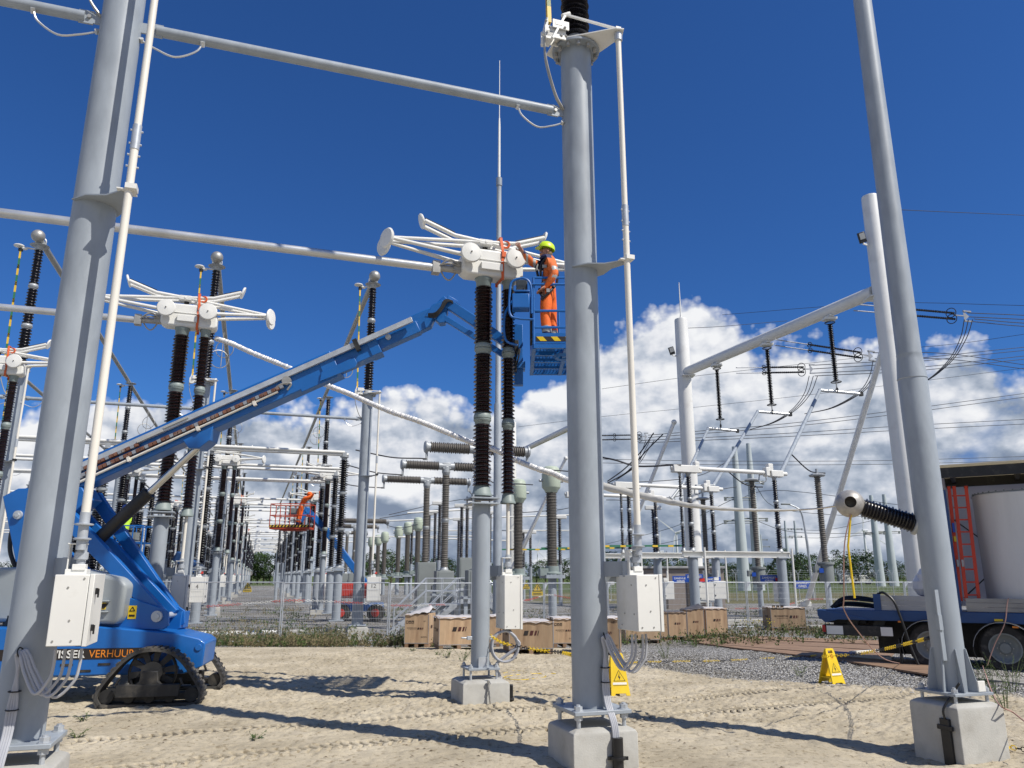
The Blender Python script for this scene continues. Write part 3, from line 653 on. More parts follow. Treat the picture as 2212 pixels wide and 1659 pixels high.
def make_post(label, h=2.5, group=None, r=.134, plates=True, n=22):
    t = thing('support_post', label, 'steel post', group=group)
    m = MB(); m.lathe([(r, .03), (r, h-.09)], n, caps=False); m.build('shaft', 'column_paint', t)
    m = MB(); m.box((0, 0, .02), (.46, .46, .03)); m.build('base_plate', 'column_paint', t, bevel=.004)
    for i in (-1, 1):
        for j in (-1, 1):
            m = MB(); m.cyl((i*.19, j*.19, -.12), (i*.19, j*.19, .09), .017, n=6); m.cyl((i*.19, j*.19, .036), (i*.19, j*.19, .065), .032, n=6); m.build('anchor_bolt', 'galvanised', t)
    m = MB(); m.box((.0, -.14, .10), (.13, .02, .15)); m.build('earth_lug', 'galvanised', t)
    if plates:
        m = MB(); m.box((0, 0, h-.08), (.44, .44, .022)); m.box((0, 0, h+.0), (.44, .44, .022)); m.build('head_plate', 'column_paint', t, bevel=.002)
        for i in (-1, 1):
            for j in (-1, 1): m = MB(); m.cyl((i*.18, j*.18, h-.13), (i*.18, j*.18, h+.05), .013, n=6); m.build('spacer_bolt', 'galvanised', t)
    return t
def make_crossbeam(label, ln, r=.058, group=None, strapn=True):
    """from local x=0 to x=ln"""
    t = thing('cross_beam', label, 'steel beam', group=group)
    m = MB(); m.tube([(.34, 0, 0), (ln-.34, 0, 0)], r, 16); m.build('tube', 'column_paint', t)
    for a, s in ((0, 1), (ln, -1)):
        m = MB(); m.box((a+s*.255, 0, .0), (.15, .02, .12)); m.box((a+s*.33, 0, 0), (.14, .024, .15)); m.build('end_lug', 'column_paint', t)
        m = MB(); m.cyl((a+s*.30, -.035, .0), (a+s*.30, .035, 0), .022, n=6); m.build('bolt', 'dull_metal', t)
    if strapn:
        for a, s in ((0, 1), (ln, -1)):
            m = MB(); m.tube(catmull([(a+s*.80, -.03, -.06), (a+s*.74, -.03, -.18), (a+s*.55, -.03, -.29), (a+s*.36, -.03, -.24), (a+s*.20, -.02, -.16)], 5), .011, 7)
            m.cyl((a+s*.80, -.05, -.05), (a+s*.80, -.01, -.09), .024, n=8); m.cyl((a+s*.21, -.04, -.15), (a+s*.21, 0, -.17), .024, n=8); m.build('earthing_strap', 'aluminium', t)
    return t
def cable_bundle(label, pts_list, r=.016, ties=(), group=None, mat='cable_grey'):
    t = thing('cable_bundle', label, 'cables', pts_list[0][0], group=group)
    for P in pts_list: m = MB(); m.tube(catmull(P, 6), r, 8); m.build('cable', mat, t, world=True)
    if ties:
        m = MB()
        for c, ax, rr in ties: m.ring(c, rr, .006, ax, 14, 5)
        m.build('cable_tie', 'black_plastic', t, world=True)
    return t
ROWN = ['front', 'second', 'third', 'fourth', 'fifth', 'sixth', 'seventh', 'eighth', 'ninth', 'tenth']
COLN = ['first from the right', 'second from the right', 'third from the right', 'fourth from the right']
# prototypes
colF = make_column(TOPZ-.5, 'thick grey steel column in the centre foreground, in front of the worker\'s basket', 40, group='grey columns of the switchyard')
footF = make_footing('pale concrete block under the big centre column, with a black cable duct on its side', group='concrete blocks under the columns')
insF = make_tall_insulator('ribbed dark insulator on top of the centre foreground column, cut off by the top edge', 28, group='tall dark insulators on the columns')
eaF = make_earthing_switch('white lever mechanism and long rod with green and yellow blade on the centre foreground column', group='earthing switches')
cabF = make_cabinet('large pale cabinet hanging beside the centre foreground column, above the crates', h=.55, screws=1, group='drive cabinets')
hz = lambda p: hfun(p.x, p.y)
def place(o, p, z, first=False, rot=None, **k):
    p = Vector((p.x, p.y, z)); rot = ANG if rot is None else rot
    if first:
        o.location = p; o.rotation_euler = (0, 0, rot); ROOT[o.name] = Matrix.Translation(p) @ Matrix.Rotation(rot, 4, 'Z')
        for c in o.children_recursive: ROOT[c.name] = ROOT[o.name]
        return o
    return dup(o, p, rot, **k)
L0p = Vector((-4.10, 6.86, 0))
place(colF, O0, .5, True); place(footF, O0, -.24, True); place(insF, O0, TOPZ+.016, True); place(eaF, O0, TOPZ, True)
place(cabF, loc_of(O0, .367, -.42), 1.86, True)
G1 = 'grey columns of the switchyard'
place(colF, L0p, .5, label='thick grey steel column at the left edge, in front of the blue lift'); place(footF, L0p, -.24, label='concrete block at the bottom left corner of the picture')
place(eaF, L0p, TOPZ, label='long cream drive rod running up beside the left-edge column')
place(cabF, loc_of(L0p, .367, -.42), 1.86, label='large pale cabinet in front of the grey hood of the blue lift')
place(insF, L0p, TOPZ+.016, label='ribbed insulator above the left-edge column, outside the top of the picture')
# beams of the front row
def beam_between(a, b, z, label, first=None, n=1):
    a, b = Vector(a), Vector(b); ln = (b-a).length; rz = math.atan2(b.y-a.y, b.x-a.x)
    t = make_crossbeam(label, ln, group='cross beams between columns'); t.location = (a.x, a.y, z); t.rotation_euler = (0, 0, rz)
    return t
beam_between(L0p, O0, 7.47, 'grey tube beam across the upper sky between the left and centre foreground columns')
beam_between(L0p+(L0p-O0)*1.05, L0p, 7.47, 'grey tube beam at the top left corner, left of the left-edge column')
# units of the front bay
posts = [(-.46, 11.65), (-6.44, 14.22), (-12.45, 17.75)]
un = make_pantograph('white pantograph disconnector with folded arms that the orange-clad worker reaches for', 24, group='pantograph disconnectors')
un.location = (posts[0][0], posts[0][1], 0); un.rotation_euler = (0, 0, ANG)
pF = make_post('grey steel post carrying the two brown insulators in the middle of the picture', 2.43, group='posts under the disconnectors'); pF.location = (posts[0][0], posts[0][1], .55); pF.rotation_euler = (0, 0, ANG)
fU = dup(footF, (posts[0][0], posts[0][1], -.17), ANG, label='concrete block under the middle post, with a short earth lead on its face', scale=(.97, .97, .97))
dup(un, (posts[1][0], posts[1][1], 0), ANG, label='white strapped pantograph disconnector above the blue boom, foil hose at its right end')
dup(pF, (posts[1][0], posts[1][1], .55), ANG, label='grey steel post behind the blue riser arms of the lift')
dup(fU, (posts[1][0], posts[1][1], -.17), ANG, label='concrete block behind the blue lift chassis')
dup(un, (posts[2][0], posts[2][1], 0), ANG, label='white pantograph disconnector cut off by the left edge of the picture')
dup(pF, (posts[2][0], posts[2][1], .55), ANG, label='grey post beyond the left edge column, under the cut-off disconnector')
cU = make_cabinet('pale cabinet beside the middle post, above a coil of grey cable', screws=1, h=.76, w=.24, l=.42, arm=True, group='drive cabinets'); cU.location = loc_of((posts[0][0], posts[0][1], 0), .42, 0, 1.86); cU.rotation_euler = (0, 0, ANG)
dup(cU, loc_of((posts[1][0], posts[1][1], 0), .42, 0, 1.86), ANG, label='pale cabinet just right of the blue riser arms, behind the mesh fence')
def busbar(a, b, label, r=.065, group='cross busbars', mat='aluminium', cat='busbar tube', name='busbar_tube'):
    m = MB(); a, b = Vector(a), Vector(b); m.tube([(0, 0, 0), b-a], r, 16); o = m.build(name, mat); o.location = a; tag(o, label, cat, group); return o
BN = ['aluminium busbar running left from the centre disconnector to the left edge', 'aluminium busbar left of the strapped disconnector, passing behind the left column', 'aluminium busbar at the far left, leading to the cut-off disconnector']
for (x, y), lab in zip(posts[:2], BN):
    p = Vector((x, y, 0)); busbar(loc_of(p, -.80, 0, 6.63), loc_of(p, -15, 0, 6.63), lab)
# ---- the bays behind ----
colR = make_column(TOPZ-.17, 'grey steel column', 20, detail=False, group=G1)
colR2 = None
insR = make_tall_insulator('tall insulator', 12, group='tall dark insulators on the columns', pitch=.10)
eaR = make_earthing_switch('earthing switch', detail=False, group='earthing switches')
cabR = make_cabinet('cabinet', arm=False, group='drive cabinets', reach=.2, seal='red_paint')
unR = make_pantograph('pantograph', 10, strap=False, group='pantograph disconnectors', post_top=2.9)
unS = make_pantograph('pantograph', 10, strap=True, group='pantograph disconnectors', post_top=2.9)
poR = make_post('post', 2.66, group='posts under the disconnectors', n=12)
footR = make_footing('footing', group='concrete blocks under the columns')
protos = [colR, insR, eaR, cabR, unR, unS, poR, footR]
def put(o, p, z, lab, rz=None): return dup(o, (p.x, p.y, z), ANG if rz is None else rz, label=lab)
G = -.35
NB = 8
for k in range(1, NB+1):
    O = O0+V*k; rw = ROWN[k]+' row'; cols = []
    for j in range(4):
        p = O+D2*(CS*j*1.04); cols.append(p); w = f'{COLN[j]}, {rw}'
        put(colR, p, .17, f'grey steel column {w}'); 
        if k <= 5: put(footR, p, G-.12, f'concrete block under the column {w}')
        if k <= 6: put(insR, p, TOPZ+.01, f'tall dark insulator on the column {w}')
        if k <= 4: put(eaR, p, TOPZ, f'white rod and banded earthing blade on the column {w}')
        if k <= 7 and not (k == 1 and j in (0, 1)): put(cabR, loc_of(p, .367, -.42), 1.86, f'small pale cabinet on the column {w}')
    for j in range(3):
        if k <= 8:
            a, b = cols[j+1], cols[j]; t = make_crossbeam(f'grey tube beam ending at the column {COLN[j]}, {rw}', (b-a).length, group='cross beams between columns', strapn=k < 3) if j == 0 else dup(t0, (a.x, a.y, 7.47), ANG, label=f'grey tube beam ending at the column {COLN[j]}, {rw}')
            if j == 0: t.location = (a.x, a.y, 7.47); t.rotation_euler = (0, 0, ANG); t0 = t
    # pantographs and their cross busbars, three lines per bay
    for q, (x, y) in enumerate(posts):
        p = Vector((x, y, 0))+V*k; lab = ['right', 'middle', 'left'][q]
        if not (q == 0 and k == 1):
            u_ = unS if k in (2, 4) else unR
            put(u_, p, 0, f'white pantograph disconnector, {lab} one of the {rw}'); put(poR, p, .22, f'grey post under the {lab} disconnector, {rw}')
        a = p+D2*(.2+.95*(5.45*q) if k > 0 else 0); b = p-D2*26
        e_ = p+D2*(5.2*q+ (0 if q else .0))
        if k <= 7: busbar(Vector((e_.x, e_.y, 6.63)), Vector((b.x, b.y, 6.63)), f'white busbar across the yard, {lab} disconnector line, {rw}', mat='white_paint')
cabNum = make_cabinet('small pale cabinet with the number 12, right of the red lift body', arm=False, number='12', seal='red_paint', group='drive cabinets', h=.80, w=.42)
cabNum.location = loc_of(O0+V, .45, -.42, 1.82); cabNum.rotation_euler = (0, 0, ANG*.4)
cabN4 = make_cabinet('numbered cabinet showing the digit four, left of the aisle', arm=False, number='4', seal='red_paint', group='drive cabinets', h=.80, w=.42)
cabN4.location = loc_of(O0+V+D2*(CS*1.04), .45, -.42, 1.82); cabN4.rotation_euler = (0, 0, ANG*.6)
# post insulators that carry the cross busbars on the right of the second row
piR = thing('busbar_post_insulator', 'dark insulator on a grey post, nearest of three beside the number 12 column', 'insulator', (-6.8, 30.8, 0), ANG, 'busbar post insulators')
insulator('ribbed_stack', piR, 2.15, 6.55, .10, .19, 3, .085, 12, 'black_porcelain')
m = MB(); m.lathe([(.17, .2), (.17, 2.08)], 18); m.box((0, 0, 2.05), (.48, .48, .03)); m.box((0, 0, 2.13), (.48, .48, .03)); m.box((0, 0, .18), (.55, .55, .04)); m.build('post', 'column_paint', piR)
m = MB(); m.box((0, 0, 6.62), (.16, .12, .2)); m.build('busbar_clamp', 'joint_grey', piR)
for (x, y), lab in (((-8.5, 36.8), 'middle of three beside the number 12 column'), ((-10.2, 41.2), 'farthest of three beside the number 12 column')): dup(piR, (x, y, 0), ANG, label='dark insulator on a grey post, '+lab)
for k in range(2, 6):
    for q, (x, y) in enumerate([(-6.8, 30.8), (-8.5, 36.8), (-10.2, 41.2)]):
        p = Vector((x, y, 0))+V*(k-1)
        dup(piR, p, ANG, label=f"{['near', 'middle', 'far'][q]} busbar insulator behind the {ROWN[k]} row, right side of the aisle")
        p2 = p+D2*(CS*1.05); dup(piR, p2, ANG, label=f"{['near', 'middle', 'far'][q]} busbar insulator behind the {ROWN[k]} row, left side of the aisle")
        p2 = p+D2*(CS*2.1); dup(piR, p2, ANG, label=f"{['near', 'middle', 'far'][q]} busbar insulator behind the {ROWN[k]} row, far left")
for j in (1, 2, 3):
    for q, (x, y) in enumerate([(-6.8, 30.8), (-8.5, 36.8), (-10.2, 41.2)]):
        dup(piR, Vector((x, y, 0))+D2*(CS*j*1.04+.6), ANG, label=f"{['near', 'middle', 'far'][q]} busbar insulator behind the second row, {['second', 'third', 'fourth'][j-1]} column from the right")
for k in range(1, 6):
    for j in range(2, 4):
        for q, t_ in enumerate((2.2, 6.4, 12.0, 16.2)):
            p = O0+V*k+D2*(CS*j*1.04+2.5)+D1*t_; dup(piR, (p.x, p.y, -.25), ANG, label=f"{['first', 'second', 'third', 'fourth'][q]} dark insulator in the lane left of the {COLN[j-1].split()[0]} column, {ROWN[k]} row")
p = Vector((-9.4, 39, 0)); put(unR, p, 0, 'white pantograph disconnector on a tall grey post right of the red basket'); put(poR, p, .22, 'grey post under the disconnector right of the red basket')
busbar(Vector((-6.8, 30.8, 6.72)), Vector((-6.8, 30.8, 6.72))-D2*26, 'white busbar held by the nearest insulator beside the number 12 column', mat='white_paint')
busbar(Vector((-8.5, 36.8, 6.72)), Vector((-8.5, 36.8, 6.72))-D2*26, 'white busbar held by the middle insulator beside the number 12 column', mat='white_paint')
busbar(Vector((-10.2, 41.2, 6.72)), Vector((-10.2, 41.2, 6.72))-D2*26, 'white busbar held by the farthest insulator beside the number 12 column', mat='white_paint')
# the high busbars along the aisle, with ball ends
for j in range(4):
    p = O0+V+D2*(CS*j*1.04); t = thing('high_busbar', f"high busbar with a ball end, {['beside the tip of the blue boom', 'behind the strapped disconnector', 'at the left edge, left of the big column', 'beyond the left edge'][j]}", 'busbar tube', (p.x, p.y, 12.98), ANG, 'high busbars along the aisle')
    m = MB(); m.tube([(0, -.25, 0), (0, 130, 0)], .105, 16)
    m.build('tube', 'dull_metal', t)
    m = MB(); m.ball((0, -.35, .02), .215, 20); m.build('ball_end', 'dull_metal', t)
    m = MB(); m.box((0, .15, -.10), (.26, .34, .16)); m.ring((0, .05, -.02), .16, .025, (0, 1, 0), 18, 6); m.build('saddle_clamp', 'joint_grey', t)
for k in range(1, 4):
    for j in range(3):
        p = O0+V*k+D2*(CS*j*1.04)+D1*8.2; t = thing('suspended_contact', f"twin rings under the high busbar {['beside the boom tip', 'behind the strapped disconnector', 'at far left'][j]}, {ROWN[k]} row", 'contact rings', (p.x, p.y, 12.85), ANG, 'ring contacts under the high busbars')
        m = MB(); m.cyl((0, 0, 0), (0, 0, -1.7), .02, n=6); m.build('hanger_rod', 'dull_metal', t)
        m = MB(); m.ring((.1, 0, -.85), .42, .02, (.4, 1, 0), 22, 5); m.ring((-.1, 0, -1.35), .42, .02, (-.3, 1, 0), 22, 5); m.build('contact_ring', 'dull_metal', t)
for o in protos:
    for c in list(o.children_recursive)+[o]: bpy.data.objects.remove(c)
# ================= foreground fittings =================
# cables from the cabinets to the columns
def near_cables(lab, cb, col, foot_z, n=4, r=.0125, duct=True, side=Vector((.3, -.95, 0)), rt=.194):
    side = side.normalized(); pts = []; bx = cb+Vector((0, 0, -.62)); hook = col+side*(rt+.05)
    for i in range(n):
        o = D2*(.03*(i-(n-1)/2))+D1*(.02*((i % 2)-.5)); q = D2*(.018*(i-(n-1)/2)); h = Vector((hook.x, hook.y, 0))+q; b = Vector((bx.x, bx.y, 0))+o*2.0
        mid = b*.62+h*.38
        pts.append([(b.x, b.y, bx.z+.03), (b.x, b.y, bx.z-.10), (b.x*.93+h.x*.07, b.y*.93+h.y*.07, bx.z-.20-.01*i), (mid.x, mid.y, bx.z-.31-.012*i), (mid.x*.45+h.x*.55, mid.y*.45+h.y*.55, bx.z-.16), (h.x*.9+b.x*.1, h.y*.9+b.y*.1, bx.z-.02), (h.x, h.y, bx.z-.02+.01*i), (h.x-q.x, h.y-q.y, bx.z-.16), (h.x, h.y, bx.z-.40), (h.x+side.x*.02, h.y+side.y*.02, .62), (h.x+side.x*.12, h.y+side.y*.12, foot_z+.05), (h.x+side.x*.14, h.y+side.y*.14, foot_z-.18)])
    ties = [(Vector((hook.x, hook.y, bx.z-.30)), (0, 0, 1), .045), (Vector((hook.x, hook.y, .8)), (0, 0, 1), .045), (Vector((hook.x, hook.y, bx.z+.0)), (1, 0, .2), .04)]
    return cable_bundle(lab, pts, r, ties, 'cable bundles under the cabinets')
near_cables('four grey cables looping from the large cabinet to the centre foreground column', loc_of(O0, .367, -.42, 1.86), Vector((O0.x, O0.y, 0)), .35, 4, side=Vector((.55, -.83, 0)))
near_cables('grey cables looping from the cabinet at the left-edge column', loc_of(L0p, .367, -.42, 1.86), Vector((L0p.x, L0p.y, 0)), .35, 4, side=Vector((.25, -.97, 0)))
for q, lab in ((Vector((O0.x, O0.y, 0)), 'black cable duct pipe against the block of the centre column'), ):
    s_ = Vector((.55, -.83, 0)).normalized(); p = q+s_*.40; m = MB(); m.tube([(0, 0, -.25), (0, 0, .30)], .055, 16); m.lathe([(.056, .10), (.078, .105), (.078, .125), (.056, .13)], 16); m.box((0, .0, .115), (.20, .03, .03))
    o = m.build('cable_duct', 'black_plastic'); o.location = p; tag(o, lab, 'pipe', 'black cable ducts')
# coil beside the middle post
U0p = Vector((posts[0][0], posts[0][1], 0)); c0_ = loc_of(U0p, .36, -.06)
cl = []
for i in range(3):
    a = [(c0_.x+.0+.03*i, c0_.y, 1.10)]
    a += [(c0_.x-.02+.19*math.cos(t)+.012*i, c0_.y-.05-.02*i, .86+.21*math.sin(t)) for t in [R(60-30*k) for k in range(0, 15)]]
    a += [(c0_.x-.13+.01*i, c0_.y-.02, .62), (c0_.x-.10+.012*i, c0_.y, .46), (c0_.x-.02+.01*i, c0_.y-.02, .30), (c0_.x+.03+.01*i, c0_.y-.04, .08)]
    cl.append(a)
cable_bundle('coil of grey cables hanging beside the middle post, under its cabinet', cl, .015, [((c0_.x-.13, c0_.y, .6), (0, 0, 1), .04), ((c0_.x+.13, c0_.y-.05, .70), (0, .2, 1), .04), ((c0_.x-.07, c0_.y-.05, 1.06), (1, 0, 0), .04)], 'cable bundles under the cabinets')
m = MB(); m.box((0, 0, .12), (.09, .09, .55)); m.box((0, 0, .2), (.12, .12, .03)); o = m.build('cable_duct', 'black_plastic', bevel=.01); o.location = (c0_.x+.07, c0_.y-.08, -.05); tag(o, 'black square cable duct beside the block of the middle post', 'pipe', 'black cable ducts')
c1_ = loc_of(Vector((posts[1][0], posts[1][1], 0)), .36, -.06)
cable_bundle('coil of grey cable under the cabinet right of the blue lift arms', [[(x-c0_.x+c1_.x, y-c0_.y+c1_.y, z) for x, y, z in P] for P in cl], .015, (), 'cable bundles under the cabinets')
m = MB(); m.tube(catmull([(0, 0, .30), (.005, -.01, .2), (.02, -.02, .08), (.03, -.01, 0)], 5), .012, 7); m.cyl((0, .01, .30), (0, -.03, .30), .022, n=8)
o = m.build('earth_lead', 'dull_metal'); o.location = loc_of(U0p, .02, -.36, .12); tag(o, 'short earth lead on the face of the middle concrete block', 'cable')
for (sx, sy, lab) in ((-.16, -.02, 'left'), (.16, -.05, 'right')):
    m = MB(); m.box((0, 0, 0), (.09, .05, .05)); 
    if lab == 'left': m.cyl((-.04, 0, 0), (-.13, 0, .005), .012, n=8)
    o = m.build('cable_clip', 'galvanised', bevel=.004); o.location = loc_of(U0p, sx, sy, .98); o.rotation_euler = (0, 0, ANG); tag(o, f'small metal lug on the {lab} side of the middle post', 'bracket')
# foil hose, then clear film, drawn from the strapped disconnector past the centre column to the ball on the right
HP = [(466, 731, 14.55), (500, 742, 14.5), (549, 764, 14.45), (630, 797, 14.4), (699, 829, 14.3), (750, 849, 14.2), (798, 870, 14.1), (849, 891, 14), (900, 908, 13.9), (936, 922, 13.8), (1019, 956, 13.6), (1070, 972, 13.4), (1120, 996, 13.2), (1165, 1014, 13), (1195, 1023, 12.8), (1226, 1037, 12.6), (1262, 1044, 12.3)]
P = catmull([PT(*p) for p in HP], 34); m = MB(); rnd = random.Random(5)
m.tube(P, [.046+.006*(i % 2)+rnd.uniform(-.005, .005) for i in range(len(P))], 12); o = m.build('foil_hose', 'foil', smooth=20); tag(o, 'long crinkled silver foil hose sagging from the strapped disconnector to the centre column', 'hose')
FP = [(1262, 1044, 12.3, .06), (1305, 1051, 12.0, .085), (1400, 1074, 11.6, .075), (1480, 1090, 11.2, .055), (1560, 1099, 10.8, .036), (1640, 1102, 10.4, .028), (1700, 1102, 10.1, .022), (1745, 1100, 9.8, .014), (1780, 1097, 9.55, .013), (1822, 1090, 9.3, .012)]
C = catmull([PT(a, b, c) for a, b, c, d in FP], 8); wv = catmull([(d, 0, 0) for a, b, c, d in FP], 8); m = MB(); ring = []
for i, p in enumerate(C):
    h_ = wv[i].x*.68; tw = .12*math.sin(i*.35)
    for j in range(8):
        q = 2*math.pi*j/8; m.v.append((p.x+.012*math.sin(q)*3*math.cos(tw), p.y+.3*h_*math.sin(q), p.z+h_*math.cos(q)*(1+.12*math.sin(i*1.7+j))))
m.f = [(i*8+j, i*8+(j+1) % 8, (i+1)*8+(j+1) % 8, (i+1)*8+j) for i in range(len(C)-1) for j in range(8)]; m.m = [0]*len(m.f)
o = m.build('film_sleeve', 'film'); tag(o, 'flattened milky plastic sleeve sagging from the centre column to the hollow ball', 'plastic sleeve')
# ---------------- wooden crates ----------------
def make_crate(lab, px0, px1, ybot, ytop, w2, rz, cover='tarp', marks=True, peak=0.0, pal=.10, front='brand', scr=1):
    """front-left and front-right bottom corners seen at px0, px1; rz turns it about its front corner"""
    a = GH(px0, ybot); d = a.y; b = PT(px1, ybot, d); wdt = (b-a).length; z0 = hfun(a.x, d); hgt = PT(px0, ytop, d).z-z0
    t = thing('wooden_crate', lab, 'crate', (a.x, a.y, z0), R(rz), 'wooden crates by the fence'); w = wdt/math.cos(R(rz))
    m = MB()
    for x in (.06, w/2, w-.06): m.box((x, w2/2, pal/2), (.10, w2, pal))
    m.build('skid', 'plank', t)
    m = MB(); m.box((w/2, w2/2, pal+(hgt-pal)/2), (w, w2, hgt-pal)); bd = m.build('box', 'plywood', t, bevel=.004)
    m = MB()
    for x in (0, w):
        for y in (0, w2): m.box((x, y, pal+(hgt-pal)/2), (.012, .012, hgt-pal))
    m.box((w/2, -.003, pal+.02), (w, .006, .015)); m.build('edge_strip', 'wire_light', bd)
    zc = pal+(hgt-pal)*.5; m = MB(); F_ = face_M((0, -.006, zc), (1, 0, 0)); S_ = face_M((-.006, w2, zc), (0, -1, 0)); E_ = face_M((w+.006, 0, zc), (0, 1, 0))
    def bars(M, x, s):
        M = M @ Matrix.Translation((x, 0, 0)); x = 0
        for q, (o_, ww) in enumerate(((0, .16), (.23, .12), (.41, .07), (.53, .025))):
            m.mat(1 if q in (1, 2) else 0); m.add([((x+(o_)*s), 0, 0), ((x+(o_+ww)*s), 0, 0), ((x+(o_+ww+.045)*s), .17*s, 0), ((x+(o_+.045)*s), .17*s, 0)], [(0, 1, 2, 3)], M)
    def words(M, W):
        m.mat(0); k = W/1.25
        for i in range(3):
            x = .06*k+i*.15*k; m.add([(x, .28*k, 0), (x+.12*k, .28*k, 0), (x+.12*k, .42*k, 0), (x, .42*k, 0)], [(0, 1, 2, 3)], M)
        m.mat(2)
        for i in range(3):
            x = .085*k+i*.15*k; m.add([(x, .30*k, .002), (x+.07*k, .30*k, .002), (x+.035*k, .40*k, .002)] if i else [(x, .31*k, .002), (x+.07*k, .31*k, .002), (x+.07*k, .39*k, .002), (x, .39*k, .002)], [(0, 1, 2)] if i else [(0, 1, 2, 3)], M)
        m.mat(0); put_text(m, 'SBI CONNECTORS', .075*k, M @ Matrix.Translation((.12*k, .03*k, 0)), .50*k, bold=.01); put_text(m, 'for engineered contacts', .045*k, M @ Matrix.Translation((.2*k, -.03*k, 0)), .40*k)
        bars(M @ Matrix.Translation((0, -.02*k, 0)), .66*k, .55*k); put_text(m, 'UP', .09*k, M @ Matrix.Translation((.98*k, .36*k, 0)), bold=.01); put_text(m, 'DOWN', .09*k, M @ Matrix.Translation((.86*k, -.42*k, 0)), .30*k, bold=.01)
    if front == 'words':
        words(F_, w); m.build('stencil_print', ['ink', 'maroon_ink', 'plywood'], bd); m = MB(); bars(S_, w2*.35, .5); m.build('stencil_print', ['ink', 'maroon_ink', 'plywood'], bd); m = MB(); bars(E_, w2*.3, .5)
    elif front == 'bars':
        bars(F_, w*.32, min(.75, w*.6)); m.build('stencil_print', ['ink', 'maroon_ink', 'plywood'], bd); m = MB(); words(S_, w2); m.build('stencil_print', ['ink', 'maroon_ink', 'plywood'], bd); m = MB(); words(E_, w2)
    if m.v: m.build('stencil_print', ['ink', 'maroon_ink', 'plywood'], bd)
    if cover:
        m = MB(); n_ = 10; ov = .03
        for i in range(n_+1):
            for j in range(n_+1):
                x, y = -ov+(w+2*ov)*i/n_, -ov+(w2+2*ov)*j/n_
                z = hgt+.014+.012*math.sin(i*1.9+j*.7)+peak*max(0, 1-math.hypot(i/n_-.9, j/n_-.5)*1.25)
                if i in (0, n_) or j in (0, n_): z -= .035+.01*math.sin(i*2.3+j*1.7)
                m.v.append((x, y, z))
        m.f = [(i*(n_+1)+j, (i+1)*(n_+1)+j, (i+1)*(n_+1)+j+1, i*(n_+1)+j+1) for i in range(n_) for j in range(n_)]; m.m = [0]*len(m.f)
        m.build('cover_sheet', cover, t)
    return t
make_crate('wooden crate with a peaked pale sheet, leftmost of the crates', 873, 925, 1398, 1327, 1.15, -4, 'tarp', front='words', peak=.22)
make_crate('wooden crate with black bar marks, directly left of the middle post', 948, 1034, 1404, 1334, 1.0, 14, 'tarp', front='bars')
make_crate('wooden crate with a grey sheet, between the middle post and the centre column', 1100, 1196, 1413, 1343, 1.25, 8, 'tarp', front='bars')
make_crate('stained wooden crate half hidden by the cabinet of the middle post', 1050, 1100, 1398, 1330, .8, 0, 'tarp', front='')
make_crate('tall wooden crate behind the grey-sheeted one, partly behind the centre column', 1196, 1245, 1398, 1336, 1.2, 6, 'tarp', front='words')
make_crate('wooden crate marked UP, showing just right of the centre column', 1262, 1338, 1412, 1334, .9, -10, 'tarp', front='words')
make_crate('wooden crate peeking out below the large cabinet', 1352, 1428, 1390, 1338, .8, 4, 'dark_tarp', front='words')
make_crate('narrow wooden crate just right of the large cabinet', 1428, 1444, 1384, 1322, 1.1, 0, 'dark_tarp', front='words')
make_crate('brown wooden crate under a dark sheet, second right of the large cabinet', 1446, 1486, 1383, 1322, .8, 6, 'dark_tarp', front='bars')
make_crate('brown wooden crate under the peak of the dark sheet', 1487, 1524, 1380, 1317, .8, 6, 'dark_tarp', front='bars', peak=.18)
make_crate('wide wooden crate at the right end of the dark sheet', 1528, 1576, 1377, 1314, 1.1, 8, 'tarp', front='bars')
make_crate('single wooden crate standing apart by the foot of the white brace', 1668, 1744, 1362, 1312, 1.0, 2, 'tarp', front='words')
